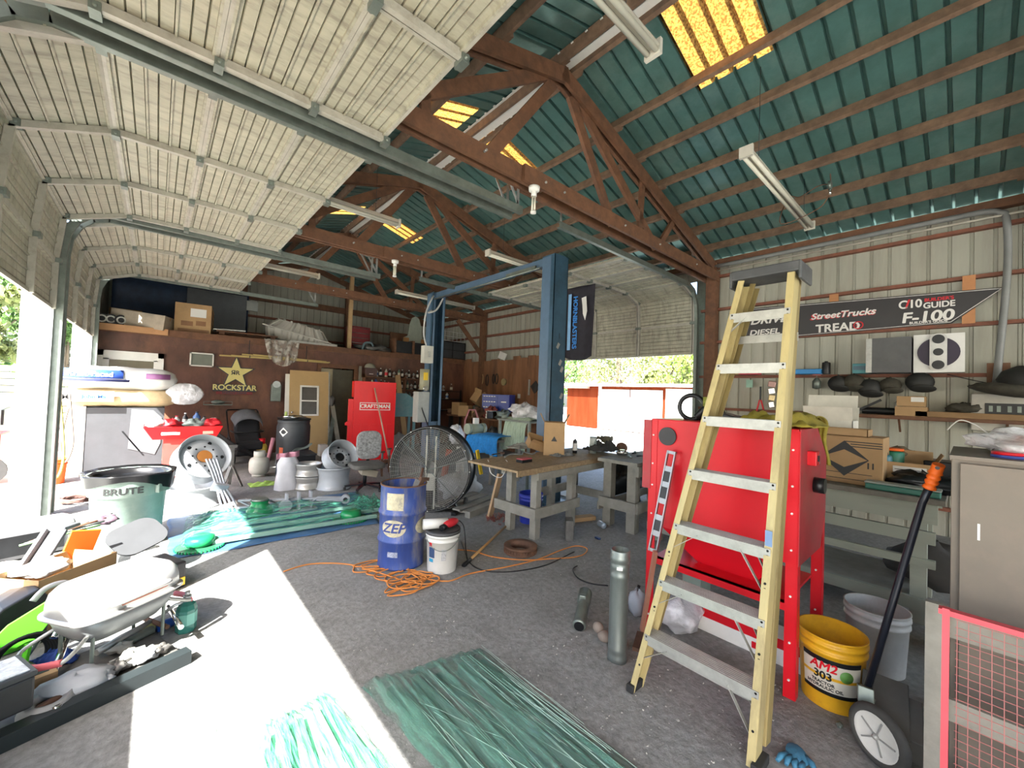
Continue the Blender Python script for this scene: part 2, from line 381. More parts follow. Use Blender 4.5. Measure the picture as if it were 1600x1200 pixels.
# ---------------- sectional doors
dpan = mat('door_panel_grey', (.42, .40, .31), .5, .1, var=.16, scale=4, dirt=(.17, .15, .12), dirt_amt=.6, dscale=7, stretch=(.6, 2.2, .6))
dedge = mat('door_panel_frame', (.44, .42, .36), .45, .2, var=.12, dirt=(.2, .17, .13), dirt_amt=.4, dscale=9)
mks_later = []
def door(num, path, ya, yb, stiles, side=1):
    """path: list of (x,z) seams; side=+1: the inner face looks to +x / down"""
    t = thing('door_%d' % num, None, None, kind='structure')
    for i in range(len(path)-1):
        a, c = Vector((path[i][0], 0, path[i][1])), Vector((path[i+1][0], 0, path[i+1][1]))
        d = (c-a); L_ = d.length; d.normalize(); nrm = Vector((0, 1, 0)).cross(d)*side     # inner side normal
        b = B(); N = 8
        for k in range(N):     # grooves across the section
            s0, s1 = L_*k/N, L_*(k+1)/N; g = .011
            for (u0, u1, h0, h1) in ((s0, s1-g, 0, 0), (s1-g, s1-g*.5, 0, -.022), (s1-g*.5, s1, -.022, 0)):
                P_ = [a+d*u0+nrm*h0, a+d*u1+nrm*h1]
                b.add([(P_[0].x, ya, P_[0].z), (P_[0].x, yb, P_[0].z), (P_[1].x, yb, P_[1].z), (P_[1].x, ya, P_[1].z)], [(0, 1, 2, 3)])
        for k in (0, 3, 5, 8):
            q = a+d*min(max(L_*k/N, .02), L_-.02)+nrm*.008
            if k in (0, 8): b.bar((q.x, ya, q.z), (q.x, yb, q.z), .035, .03, tuple(nrm))
            else: b.bar((q.x, ya, q.z), (q.x, yb, q.z), .012, .012, tuple(nrm))
        sec = mk('door_section', b, dpan, t)
        bb = B()
        for q_ in (.012, L_-.012): w3 = a+d*q_+nrm*.012; bb.bar((w3.x, ya, w3.z), (w3.x, yb, w3.z), .022, .026, tuple(nrm))
        mks_later.append((bb, sec))
        b = B(); hb = B()
        for y in stiles:
            p0, p1 = a+nrm*.028, c+nrm*.028
            b.bar((p0.x, y, p0.z), (p1.x, y, p1.z), .034, .05, tuple(nrm))
            b.bar((p0.x, y+.05, p0.z), (p1.x, y+.05, p1.z), .022, .02, tuple(nrm))
            q = c+nrm*.05; hb.obox((q.x, y+.015, q.z), (.05, .09, .05)); hb.cyl((q.x, y-.05, q.z), (q.x, y+.08, q.z), .012, n=8)
        mk('stile', b, dedge, sec)
        mk('hinge', hb, greysteel, sec)
    return t
def rail(t, pts, y, w_=.06):
    """door track: a C channel along pts in the plane y"""
    b = B(); P_ = [Vector((x, y, z)) for x, z in pts]
    for o_, ww, hh in ((0, .006, .075), (.036, .06, .008), (-.036, .06, .008)):
        for i in range(len(P_)-1):
            a, c = P_[i], P_[i+1]; d = (c-a).normalized(); nr = Vector((0, 1, 0)).cross(d)*o_
            off = Vector((0, .0 if o_ == 0 else w_*.5*(1 if w_ > 0 else -1), 0))
            b.bar(a+nr+off, c+nr+off+d*.004, ww if o_ == 0 else abs(w_), hh if o_ == 0 else .006, tuple(nr) if o_ else tuple(Vector((0, 1, 0)).cross(d)))
    mk('track', b, greysteel, t)
lpath = [(XL+.02, 2.36), (XL+.02, 2.90), (XL+.06, 3.42), (-.35, ZT-.01), (.2, ZT), (.75, ZT), (1.28, ZT)]
lrail = [(XL+.08, 0.02), (XL+.08, 3.05), (XL+.10, 3.25), (XL+.17, 3.42), (XL+.28, 3.53), (XL+.42, 3.575), (2.85, 3.575)]
LD = [(-.30, 3.14), (3.36, 6.80), (7.06, 10.42)]
for i, (a, c) in enumerate(LD):
    st = [a+.03, a+1.18, a+2.3, c-.06]
    t = door(i+1, lpath, a, c, st, 1)
    rail(t, lrail, a-.02, .05); rail(t, lrail, c+.03, -.05)
    b = B()
    for y in (a-.02, c+.03):
        for x in (2.78,):
            b.bar((x, y, 3.6), (x, y, 3.95), .035, .004, (0, 1, 0)); b.bar((x-.22, y, 3.95), (x+.04, y, 3.95), .035, .03); b.bar((x, y, 3.62), (x-.2, y, 3.95), .03, .004, (0, 1, 0))
        b.box(XL+.0, y-.04, .0, XL+.05, y+.04, 3.5)
    mk('track_bracket', b, galv, t)
    mk('torsion_shaft', B().cyl((XL+.16, a, 3.78), (XL+.16, c, 3.78), .014, n=8), greysteel, t)
t = door(4, [(XR-.08, 2.47), (XR-.08, 3.06), (XR-.12, 3.58), (XR-.62, 3.74), (XR-1.2, 3.75), (XR-1.78, 3.75), (XR-2.36, 3.75)], DY0+.02, DY1-.03, [DY0+.05, DY0+1.2, DY0+2.3, DY1-.1], -1)
rr = [(XR-.12, .02), (XR-.12, 3.15), (XR-.15, 3.4), (XR-.28, 3.62), (XR-.5, 3.70), (3.62, 3.71)]
rail(t, rr, DY0-.02, .05); rail(t, rr, DY1+.0, -.05)
b = B()
for y in (DY0, DY1): b.bar((3.66, y, 3.72), (3.66, y, 3.98), .035, .004, (0, 1, 0)); b.bar((3.5, y, 3.98), (3.9, y, 3.98), .035, .03)
mk('track_bracket', b, galv, t)
for bb_, se_ in mks_later: mk('section_rail', bb_, dedge, se_)
# jambs of door_4
for y in (DY0-.1, DY1+.02): mk('door_jamb', B().box(XR-.02 if y < 4 else XR-.06, y, 0, XR+.1, y+(.16 if y < 4 else .07), 3.86), greysteel if y < 4 else wood, kind='structure')

# ---------------- loft front wall, deck
MY, MZ = 10.9, 2.62
DXA, DXB = 3.12, 3.95      # doorway in the loft front wall
b = B().box(XL+.05, MY, 0, DXA, MY+.04, MZ).box(DXB, MY, 0, XR-.02, MY+.04, MZ).box(DXA, MY, 2.12, DXB, MY+.04, MZ)
mk('wall_front_of_loft', b, ply, kind='structure')
mk('loft_deck', B().box(XL+.05, MY-.03, MZ, XR-.02, YB-.2, MZ+.03), wood, kind='structure')
mk('trim_2', B().box(XL+.05, MY-.035, MZ-.11, XR-.05, MY-.0, MZ+.035), wood, kind='structure')
b = B()
for x, z0, z1 in ((1.06, .3, 2.5), (2.35, .2, 2.5), (4.3, .2, 2.5)): b.box(x-.006, MY-.006, z0, x+.006, MY, z1)
mk('trim_3', b, wood, kind='structure')
# wood panelling low on the right wall, beyond door_4
ply2 = mat('patchy_wood_boards', (.25, .115, .055), .7, var=.4, scale=2, bump=.2, dirt=(.09, .045, .03), dirt_amt=.85, dscale=1.4, stretch=(1, 1.6, .25))
b = B(); y = DY1+.1
while y < MY-.05:
    wd = random.choice((.3, .6, .25, .4)); z1 = 2.62+random.uniform(-.05, .06); b.box(XR-.10, y, 0, XR-.086, min(y+wd-.006, MY), z1); y += wd
mk('wall_right_boards', b, ply2, kind='structure')
mk('door_frame', B().box(DXA-.09, MY-.02, 0, DXA, MY+.05, 2.2).box(DXB, MY-.02, 0, DXB+.09, MY+.05, 2.2).box(DXA, MY-.02, 2.1, DXB, MY+.05, 2.2), wood, kind='structure')
cream = mat('cream_board', (.48, .42, .28), .6, var=.1)
greydoor = mat('dim_olive_door', (.13, .12, .085), .6, var=.15)
mk('door_5', B().box(DXA+.36, MY+.25, 0, DXB+.06, MY+.29, 2.08), greydoor, kind='structure')
mk('door_5_panel', B().box(DXA, MY+.1, 0, DXA+.32, MY+.14, 2.08), cream, kind='structure')

# ================================================================== RIGHT FOREGROUND
red = mat('gloss_red_enamel', (.62, .010, .020), .34, var=.05, scale=3, spec=.35)
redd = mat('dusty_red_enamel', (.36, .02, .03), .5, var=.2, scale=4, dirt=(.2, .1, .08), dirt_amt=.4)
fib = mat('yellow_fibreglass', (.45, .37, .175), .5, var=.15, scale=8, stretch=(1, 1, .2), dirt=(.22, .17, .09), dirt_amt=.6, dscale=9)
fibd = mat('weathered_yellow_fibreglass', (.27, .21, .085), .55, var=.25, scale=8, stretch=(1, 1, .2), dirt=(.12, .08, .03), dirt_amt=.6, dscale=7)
alu = mat('scuffed_aluminium', (.42, .42, .39), .42, .45, var=.12, scale=20, dirt=(.3, .29, .27), dirt_amt=.5, dscale=14)
rubber = mat('black_rubber', (.02, .02, .02), .75, var=.2)
chrome = mat('chrome', (.7, .7, .7), .15, 1.0, var=.05)
bluep = mat('blue_paint_blot', (.16, .25, .42), .6)

# stepladder, folded and leaned on the red cabinet
lt = thing('stepladder', 'folded yellow fibreglass stepladder with aluminium steps leaning on the red blasting cabinet', 'ladder', (2.03, .9, 0))
def lx(z): return .2*z
def yl(z): return (1.22-.9)-.15*z
YRr = .605-.9
def lrail(y0, y1, nm, dx, m_, w_=.028, d_=.085, z0=0.0, z1=2.29):
    a = Vector((lx(z0)+dx, y0, z0)); c = Vector((lx(z1)+dx, y1, z1))
    s_ = 1 if y0 > 0 else -1; b = B()
    b.bar(a, c, .004, d_, (0, 1, 0)) if 0 else None
    F = frame(c-a, (0, 1, 0)); L_ = (c-a).length; mid = (a+c)/2
    # C channel: web across the depth, two flanges that turn inward
    b.obox(mid+F@Vector((0, 0, 0)), (d_, .005, L_), F)
    b.obox(mid+F@Vector((-d_/2, -s_*w_/2, 0)), (.005, w_, L_), F); b.obox(mid+F@Vector((d_/2, -s_*w_/2, 0)), (.005, w_, L_), F)
    return mk(nm, b, m_, lt, bev=.001), F
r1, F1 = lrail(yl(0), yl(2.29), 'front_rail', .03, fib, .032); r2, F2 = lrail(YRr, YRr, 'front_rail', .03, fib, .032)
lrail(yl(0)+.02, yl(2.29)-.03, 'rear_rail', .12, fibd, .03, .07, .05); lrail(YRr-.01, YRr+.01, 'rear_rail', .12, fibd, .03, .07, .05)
for k, z in enumerate((.31, .605, .915, 1.215, 1.515, 1.81, 2.10)):
    b = B(); ya, yb = yl(z)-.004, YRr+.004; x = lx(z)
    b.box(x-.02, yb, z-.003, x+.075, ya, z+.0); b.box(x-.022, yb, z-.05, x-.018, ya, z+.002); b.box(x+.073, yb, z-.02, x+.077, ya, z+.002)
    for q in range(6): b.box(x-.01+q*.014, yb, z, x-.006+q*.014, ya, z+.003)
    st = mk('step', b, alu, lt)
    if k in (0, 1, 2):
        b = B(); b.bar((x-.016, ya-.0, z-.13), (x-.02, ya-.13, z-.03), .003, .02, (1, 0, 0)); b.bar((x-.016, yb, z-.25), (x-.02, yb+.13, z-.035), .003, .02, (1, 0, 0)); b.bar((x+.06, yb, z-.22), (x+.06, yb+.10, z-.02), .003, .02, (1, 0, 0))
        mks('brace', b, alu, st)
    if k == 6:
        b = B(); b.bar((x-.016, ya, z-.10), (x-.02, ya-.08, z-.03), .003, .02, (1, 0, 0)); b.bar((x-.016, yb, z-.09), (x-.02, yb+.08, z-.03), .003, .02, (1, 0, 0)); mks('brace', b, alu, st)
for z in (.2, 1.98):
    x = lx(z)+.14; b = B().box(x-.004, YRr, z-.035, x+.004, yl(z), z+.01); mk('rear_crossbar', b, alu, lt)
b = B()
for z in (.31, .605, .915, 1.215, 1.515, 1.81, 2.10, .17, .47, .77):
    for y in (yl(z)-.016, YRr+.016):
        for dz in ((-.012, .012) if z > .2 else (0,)): b.cyl((lx(z)-.022, y, z+dz-.02), (lx(z)-.012, y, z+dz-.02), .0055, n=8)
mk('rivet', b, black, lt)
b = B(); zc = 2.30; x = lx(zc); b.box(x-.03, YRr-.03, zc, x+.18, yl(zc)+.04, zc+.055); b.box(x-.035, YRr-.035, zc-.045, x+.185, YRr-.02, zc+.05); b.box(x-.035, yl(zc)+.03, zc-.045, x+.185, yl(zc)+.045, zc+.05)
cap = mk('top_cap', b, mat('dusty_black_plastic', (.05, .052, .055), .55, var=.3, dirt=(.2, .2, .19), dirt_amt=.35), lt, bev=.012)
for y in (yl(0), YRr): mk('foot', B().box(-.03, y-.03, 0, .09, y+.01, .04), rubber, lt, bev=.004)
mk('paint_blot', B().box(lx(.93)-.0165, YRr+.0, .83, lx(.93)-.0155, YRr+.03, 1.0), bluep, lt, bev=0)

# red blasting cabinet
bx, by0, by1, bz = 2.66, .61, 1.50, 1.465
bt = thing('blasting_cabinet', 'big red sandblasting cabinet on legs behind the leaning stepladder', 'cabinet', (bx, 1.05, 0))
y0, y1 = by0-1.05, by1-1.05
b = B(); side = [(0, .72), (0, bz), (.36, bz), (.60, 1.28), (.60, .92), (.48, .72)]
b.prism([(-p[0], p[1]) for p in side], axes((-1, 0, 0), (0, 0, 1)), (0, y0, 0), y1-y0) if 0 else None
vs_ = [(x_, y_, z_) for y_ in (y0+.004, y1-.004) for x_, z_ in side]; nn = len(side)
b.add(vs_, [tuple(range(nn)), tuple(range(nn, 2*nn))[::-1]]+[(i, (i+1) % nn, nn+(i+1) % nn, nn+i) for i in range(nn)])
mk('cabinet_shell', b, red, bt, bev=.004)
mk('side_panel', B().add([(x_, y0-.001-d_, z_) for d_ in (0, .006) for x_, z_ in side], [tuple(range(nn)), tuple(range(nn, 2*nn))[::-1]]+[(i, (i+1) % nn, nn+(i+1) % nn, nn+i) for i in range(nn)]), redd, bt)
b = B()   # hopper
top = [(.03, y0+.08, .72), (.03, y1-.08, .72), (.5, y1-.08, .72), (.5, y0+.08, .72)]; bot = [(.18, -.13, .42), (.18, .05, .42), (.34, .05, .42), (.34, -.13, .42)]
b.add(top+bot, [(0, 1, 5, 4), (1, 2, 6, 5), (2, 3, 7, 6), (3, 0, 4, 7), (4, 5, 6, 7)])
mk('hopper', b, red, bt)
for (x_, y_) in ((0, y0), (0, y1), (.56, y0), (.56, y1)):
    s_ = 1 if y_ == y0 else -1; b = B().box(x_-.004, y_, 0, x_, y_+s_*.055, bz-.01 if x_ == 0 else .95); b.box(x_-.004, y_-.003*s_, 0, x_+.05, y_+.001*s_, bz-.01 if x_ == 0 else .95)
    lg = mk('leg', b, red, bt)
    bb = B()
    for z_ in (.1, .3, .55, .8, 1.0, 1.15, 1.35):
        if z_ < .95 or x_ == 0: bb.cyl((x_-.010, y_+s_*.028, z_), (x_-.003, y_+s_*.028, z_), .006, n=8)
    mk('screw', bb, white, lg)
mk('shelf', B().box(0, y0+.05, .50, .56, y1-.05, .515).box(0, y0+.05, .46, .006, y1-.05, .515), red, bt)
mk('vent_disc', B().cyl((-.012, y1-.13, 1.35), (.0, y1-.13, 1.35), .062, n=32), mat('charcoal_mesh', (.05, .05, .055), .7), bt)
b = B().box(.13, y0-.05, 1.26, .20, y0-.001, 1.34); sw = mk('switch_box', b, red, bt, bev=.004)
mk('switch', B().box(.152, y0-.057, 1.285, .172, y0-.05, 1.318), black, sw)
mk('port_collar', B().cyl((.30, y0-.06, 1.13), (.30, y0-.004, 1.13), .045, n=24), black, bt)
mk('steel_bracket', B().box(.33, y0-.02, 1.25, .36, y0-.005, 1.31), alu, bt)
mk('panel_edge', B().box(-.008, y1-.012, .97, .0, y1+.05, bz-.01), redd, bt)
# spirit level leaning on its left edge
sp = thing('spirit_level', 'grey aluminium spirit level leaning upright on the red cabinet', 'level', (2.49, 1.50, 0))
a = Vector((0, -.02, .0)); a = Vector(GX(1020, 862, 2.50))-sp.location; c = Vector(GX(1050, 705, 2.62))-sp.location
b = B(); F = frame(c-a, (1, 0, 0)); L_ = (c-a).length; mid = (a+c)/2
for oy in (-.026, .026): b.obox(mid+F@Vector((oy, 0, 0)), (.008, .022, L_), F)
for q in (-.5, -.33, -.17, 0, .17, .33, .5): b.obox(mid+F@Vector((0, 0, q*L_*.97)), (.05, .016, .02 if q in (-.5, .5) else .035), F)
mk('level_frame', b, mat('dull_aluminium', (.30, .30, .31), .35, .7), sp)
b = B()
for q in (-.25, .08, .25): b.obox(mid+F@Vector((0, 0, q*L_)), (.044, .012, .09), F)
mks('vial_window', b, dark, sp)
# wooden stick below the level
a, c = G(1003, 985, .02), GX(1024, 862, 2.44)
mk('wooden_stick', B().bar((0, 0, 0), c-a, .022, .03), mat('pink_wood', (.45, .2, .13), .6), loc=a, label='pinkish wooden stick leaning beside the left rail of the ladder', cat='stick')

# pile on top of the cabinet
yc = mat('mustard_cloth', (.36, .29, .035), .85, var=.3, scale=5, bump=.3, dirt=(.12, .1, .03), dirt_amt=.7)
def cloth(name, c, sx, sy, h, m_, label, cat, rz=0, droop=0, seed=1, group=None, side=None):
    r_ = random.Random(seed); ph = [r_.uniform(0, 6.28) for _ in range(8)]
    def fn(u, v):
        x, y = (u-.5)*sx, (v-.5)*sy; e = max(abs(u-.5), abs(v-.5))*2
        z = h*(.55+.25*math.sin(9*u+ph[0]+3*v)+.2*math.sin(13*v+ph[1]+5*u)+.12*math.sin(23*(u+v)+ph[2])+.1*math.sin(31*(u-v)+ph[3]))*(1-.8*max(0, e-.6)/.4)
        x += .04*sx*math.sin(7*v+ph[4])+.02*sx*math.sin(19*v+ph[5]); y += .04*sy*math.sin(8*u+ph[6])
        return Vector((x, y, max(z, .004)))
    return mk(name, B().grid(fn, 26, 22), m_, loc=c, rz=rz, label=label, cat=cat, solid=.004, group=group)
def drape(name, loc, pts_top, ny, drop, m_, label, cat, amp=.02, k=9, seed=3):
    """cloth hanging over an edge: pts_top is a polyline of the section, swept along y"""
    r_ = random.Random(seed); ph = r_.uniform(0, 6)
    P_ = smoothpts(pts_top, 5)
    def fn(u, v):
        i = min(int(u*(len(P_)-1)), len(P_)-1); p = P_[i]; f = u
        return Vector((p.x+amp*f*math.sin(k*v*6+ph)*1.2, (v-.5)*ny+amp*math.sin(11*u+v*4), p.z+amp*.4*math.sin(17*v+ph)+.03*math.sin(5*v)*u))
    return mk(name, B().grid(fn, len(P_)-1, 40), m_, loc=loc, label=label, cat=cat, solid=.005)
cloth('work_jacket', (bx+.27, .78, bz+.0), .55, .42, .09, yc, 'mustard yellow jacket heaped on top of the red blasting cabinet', 'jacket', seed=4)
drape('jacket_sleeve', (bx+.55, .70, bz+.03), [(-.14, 0, .02), (0, 0, .03), (.10, 0, -.03), (.16, 0, -.16), (.17, 0, -.3)], .17, .3, yc, 'yellow sleeve hanging down over the right end of the red cabinet', 'jacket', amp=.012)
p = thing('machine_part', 'black round engine part with ears on the left end of the red cabinet', 'machine part', (bx+.2, 1.30, bz))
mk('ring', B().tube([(0, .09*math.cos(i*PI/12), .09+.085*math.sin(i*PI/12)) for i in range(24)], .016, 8, True), black, p)
mk('body', B().cyl((-.02, -.11, .03), (.02, -.22, .06), .045).cyl((0, -.04, .02), (0, -.14, .13), .03).box(-.05, -.2, 0, .05, -.1, .05), black, p, bev=.004)
mk('knob', B().cyl((.0, -.12, .10), (.0, -.12, .165), .04, n=12), mat('dull_green_yellow', (.25, .28, .05), .6), p)
mk('tray_lid', B().obox((0, 0, .035), (.3, .26, .025), rotm(.18, .05, 0)).obox((0, -.05, .012), (.24, .2, .02)), black, loc=(bx+.3, 1.05, bz), label='flat black plastic lid lying on the red cabinet behind the ladder rail', cat='lid', bev=.006)
# things under the cabinet
bagm = film('white_bag_film', (.75, .75, .78), .55, .4, 7)
def blob(name, c, sc, m_, label, cat, seed=1, n=18, noise=.10, parent=None, rz=0, group=None):
    r_ = random.Random(seed); b = B(); vs_ = []; m2 = 12
    ph = [r_.uniform(0, 6) for _ in range(6)]
    for j in range(m2+1):
        th = PI*j/m2
        for i in range(n):
            a_ = 2*PI*i/n; k = 1+noise*(math.sin(3*a_+ph[0]+2*th)+.7*math.sin(5*a_+ph[1]-3*th)+.5*math.sin(9*th+ph[2]+2*a_))
            vs_.append((math.sin(th)*math.cos(a_)*sc[0]*k, math.sin(th)*math.sin(a_)*sc[1]*k, max(math.cos(th)*sc[2]*k, -sc[2]*.85)+sc[2]*.85))
    b.add(vs_, [(j*n+i, (j+1)*n+i, (j+1)*n+(i+1) % n, j*n+(i+1) % n) for j in range(m2) for i in range(n)], True)
    return mk(name, b, m_, parent, loc=c, rz=rz, label=label, cat=cat, group=group)
blob('plastic_bag', G(1052, 985)+Vector((.1, 0, 0)), (.20, .14, .12), bagm, 'clouded white plastic bag on the floor behind the lowest ladder steps', 'bag', 5)
def lie(name, c, r, L_, rz, m_, label, cat, prof=None, group=None):
    """a turned thing lying on its side"""
    o = thing(name, label, cat, c, rz, group); F = frame((1, 0, 0))
    mk('body', B().lathe(prof or [(0, -L_/2), (r*.9, -L_/2), (r, -L_/2+.005), (r, L_/2-.005), (r*.9, L_/2), (0, L_/2)], 20, (0, 0, r), F), m_, o)
    return o
pet = film('clear_bottle', (.55, .62, .66), .45, .3, 9)
o = lie('water_bottle', G(1108, 985)+Vector((.06, -.02, 0)), .034, .2, 2.2, pet, 'clear plastic water bottle lying behind the ladder', 'bottle', [(0, -.1), (.03, -.1), (.034, -.09), (.034, .03), (.03, .05), (.014, .085), (.013, .1), (0, .1)])
mk('bottle_label', B().lathe([(.0345, -.05), (.0345, .0)], 20, (0, 0, .034), frame((1, 0, 0))), mat('blue_label', (.06, .13, .4), .4), o)
o = thing('air_tool_box', 'white and red long tool box under the shelf of the red cabinet', 'box', (bx+.36, .98, 0))
mk('box_body', B().box(-.08, -.36, .0, .10, .30, .16), white, o, bev=.003); mk('red_band', B().box(-.083, -.36, .10, -.08, .30, .158), red, o)
mk('logo', B().box(-.0845, -.12, .035, -.0815, -.07, .075), red, o)
mk('green_box', B().box(0, 0, 0, .18, .14, .36), mat('grey_green_metal', (.2, .25, .22), .5), loc=(bx+.42, 1.3, 0), label='grey green metal box standing under the red cabinet', cat='box', bev=.004)

# yellow pail
yelp = mat('yellow_pail_plastic', (.72, .38, .015), .42, var=.12, scale=5, dirt=(.4, .2, .02), dirt_amt=.4, dscale=9)
def pail(name, c, m_, label, r=.15, h=.36, rim=.02, cat='bucket', inner=None, group=None):
    o = thing(name, label, cat, c, group=group)
    rb = r*.87
    prof = [(0, 0), (rb, 0), (rb, .004), (r*.97, h-.085), (r*1.02, h-.083), (r*1.02, h-.07), (r*.985, h-.068), (r*.99, h-.045), (r*1.035, h-.043), (r*1.035, h-.028), (r, h-.026), (r, h-.008), (r*1.03, h-.006), (r*1.03, h), (r*.97, h), (rb*.96, .02), (0, .02)]
    mk('pail_body', B().lathe(prof, 40), m_, o)
    return o
yp = pail('oil_pail', G(1298, 1090), yelp, 'open yellow five gallon hydraulic oil pail beside the red cabinet leg', .152, .37)
lab = mat('cream_label', (.62, .58, .48), .5, var=.05)
def arc_patch(r0, r1, z0, z1, a0, a1, n=16, eps=.0015):
    b = B(); vs_ = []
    for i in range(n+1):
        a_ = a0+(a1-a0)*i/n
        for z_, r_ in ((z0, r0), (z1, r1)): vs_.append(((r_+eps)*math.cos(a_), (r_+eps)*math.sin(a_), z_))
    return b.add(vs_, [(2*i, 2*i+2, 2*i+3, 2*i+1) for i in range(n)], True)
def rp_(z, r=.152, h=.37): return r*.87+(r*.97-r*.87)*z/(h-.085)
A0 = math.atan2(-yp.location.y, -yp.location.x)      # towards the camera
def curved_text(name, body, size, m_, parent, rad, z, ang, sx=1.0, shear=0, bold=0, squeeze=1.0):
    cu = D.curves.new(name, 'FONT'); cu.body = body; cu.size = size; cu.extrude = .0008; cu.align_x = 'CENTER'; cu.align_y = 'CENTER'; cu.shear = shear; cu.offset = 0
    o = D.objects.new(name, cu); C.objects.link(o); me = D.meshes.new_from_object(o.evaluated_get(bpy.context.evaluated_depsgraph_get())); D.objects.remove(o); D.curves.remove(cu)
    if bold: embolden(me, size*.028)
    bm = bmesh.new(); bm.from_mesh(me); bmesh.ops.triangulate(bm, faces=bm.faces)
    for _ in range(3):
        le = [e for e in bm.edges if e.calc_length() > .008]
        if le: bmesh.ops.subdivide_edges(bm, edges=le, cuts=1); bmesh.ops.triangulate(bm, faces=bm.faces)
    bm.to_mesh(me); bm.free()
    for v in me.vertices:
        R_ = (rad(z+v.co.y) if callable(rad) else rad)+v.co.z+.003; a_ = ang+v.co.x*sx/R_; v.co = (R_*math.cos(a_), R_*math.sin(a_), z+v.co.y)
    me.materials.clear(); me.materials.append(m_); o = D.objects.new(name, me); C.objects.link(o); o.parent = parent; return o
lb = mk('paper_label', arc_patch(rp_(.08), rp_(.27), .08, .27, A0-.95, A0+.95), lab, yp)
mk('dark_band', arc_patch(rp_(.08), rp_(.10), .08, .10, A0-.95, A0+.95, eps=.002), black, lb)
mk('dark_band', arc_patch(rp_(.245), rp_(.27), .245, .27, A0-.95, A0+.95, eps=.002), black, lb)
mk('yellow_band', arc_patch(rp_(.17), rp_(.18), .165, .18, A0-.95, A0+.95, eps=.002), yelp, lb)
curved_text('lettering', 'AM2', .062, red, lb, rp_, .225, A0-.25, shear=.2, bold=.001)
curved_text('lettering', '303', .055, black, lb, rp_, .175, A0-.25, bold=.001)
curved_text('lettering', 'TRACTOR', .022, black, lb, rp_, .138, A0-.25, bold=.0006)
curved_text('lettering', 'HYDRAULIC OIL', .022, black, lb, rp_, .116, A0-.2, bold=.0006)
mk('green_emblem', B().lathe([(0, .002), (.03, .002), (.03, 0)], 20, ((rp_(.2)+.001)*math.cos(A0+.45), (rp_(.2)+.001)*math.sin(A0+.45), .2), frame((math.cos(A0+.45), math.sin(A0+.45), 0))), mat('emblem_green', (.12, .3, .06), .5), lb)
gp = mat('dirty_white_plastic', (.46, .46, .44), .5, var=.15, scale=4, dirt=(.25, .23, .2), dirt_amt=.5)
pail('paint_pail', G(1368, 1040), gp, 'dirty grey white empty bucket behind the yellow oil pail', .155, .37)

# wheeled yard tool with pole
wt = thing('lawn_edger', 'black poled wheeled yard tool with orange grip and a white spoked wheel', 'yard tool', G(1372, 1196))
W0 = wt.location.copy()
def rel(p): return Vector(p)-W0
wc = rel(G(1372, 1146, .105)); 
ax = Vector((.86, -.5, 0)).normalized(); Fw = frame(-ax)
wc = Vector((0, 0, .128))
tire = mk('tyre', B().tube([wc+Fw@Vector((.105*math.cos(i*PI/16), .105*math.sin(i*PI/16), 0)) for i in range(32)], .022, 10, True), mat('dusty_tyre', (.06, .058, .052), .85, var=.3), wt)
b = B().lathe([(0, .012), (.083, .012), (.092, .018), (.098, .014), (.092, -.01), (0, -.01)], 32, wc, Fw); mk('wheel_disc', b, mat('white_wheel', (.7, .68, .62), .4), wt)
b = B()
for i in range(5):
    d_ = Fw@Vector((math.cos(i*PI*.4), math.sin(i*PI*.4), 0)); b.bar(wc+d_*.012+Fw@Vector((0, 0, .014)), wc+d_*.076+Fw@Vector((0, 0, .014)), .006, .006)
b.sph(wc+Fw@Vector((0, 0, .018)), .013); mk('spoke', b, alu, wt)
mk('axle', B().cyl(wc+Vector((-.16, -.02, -.095)), wc+Vector((.02, -.13, -.095)), .011), mat('tarnished_bar', (.25, .22, .17), .45, .5), wt)
b0 = wc+Vector((.13, -.02, 0))
mk('deck_guard', B().obox(wc+Vector((.20, .0, .05)), (.28, .17, .012), rotm(.0, -.5, .1)).obox(wc+Vector((.22, -.03, -.03)), (.22, .20, .14), rotm(0, -.4, .1)), mat('dull_dark_guard', (.09, .09, .085), .6, var=.2), wt, bev=.004)
pb = wc+Vector((.14, .06, .1)); pj = rel(GX(1441, 785, 2.75)); pt = rel(GX(1452, 762, 2.72))
mk('pole', B().tube([pb, pb.lerp(pj, .5), pj, pt], .0155, 12), mat('dark_blue_black_tube', (.015, .018, .028), .3, .3), wt)
pe = rel(GX(1467, 726, 2.68))
orange = mat('orange_grip', (.85, .14, .01), .5, var=.06)
gd = (pe-pt); b = B(); N = 14
b.tube([pt+gd*(i/N) for i in range(N+1)], [.022+.005*math.sin(i*2.2)*(1 if 1 < i < 11 else 0)+(.004 if i < 1 else 0) for i in range(N+1)], 12)
mk('grip', b, orange, wt); mk('hang_hole', B().cyl(pe+gd*(-.12)+Vector((-.025, 0, 0)), pe+gd*(-.12)+Vector((-.019, 0, 0)), .008, n=10), black, wt)
mk('clamp', B().obox(pb+Vector((-.03, 0, 0)), (.05, .06, .07), rotm(0, .3, .2)).cyl(pb+Vector((-.07, -.03, -.02)), pb+Vector((.0, -.03, -.02)), .005), greysteel, wt, bev=.004)
o = thing('blue_glove', 'crumpled blue work glove on the floor at the bottom edge beside the ladder', 'glove', G(1245, 1185))
gm = mat('blue_glove_rubber', (.04, .17, .28), .7, var=.3, scale=20, bump=.4)
mk('palm', B().sph((0, 0, .018), .06, (1, .7, .3), R=rotm(0, 0, .5), noise=.06), gm, o)
for i in range(4): mk('finger', B().tube([(-.035-.0*i, .03-.02*i, .018), (-.07, .045-.026*i, .02), (-.10+.008*i, .05-.032*i, .012)], [.013, .012, .008]), gm, o)
mk('thumb', B().tube([(.01, -.03, .018), (-.01, -.06, .02), (-.03, -.075, .012)], [.014, .013, .009]), gm, o)
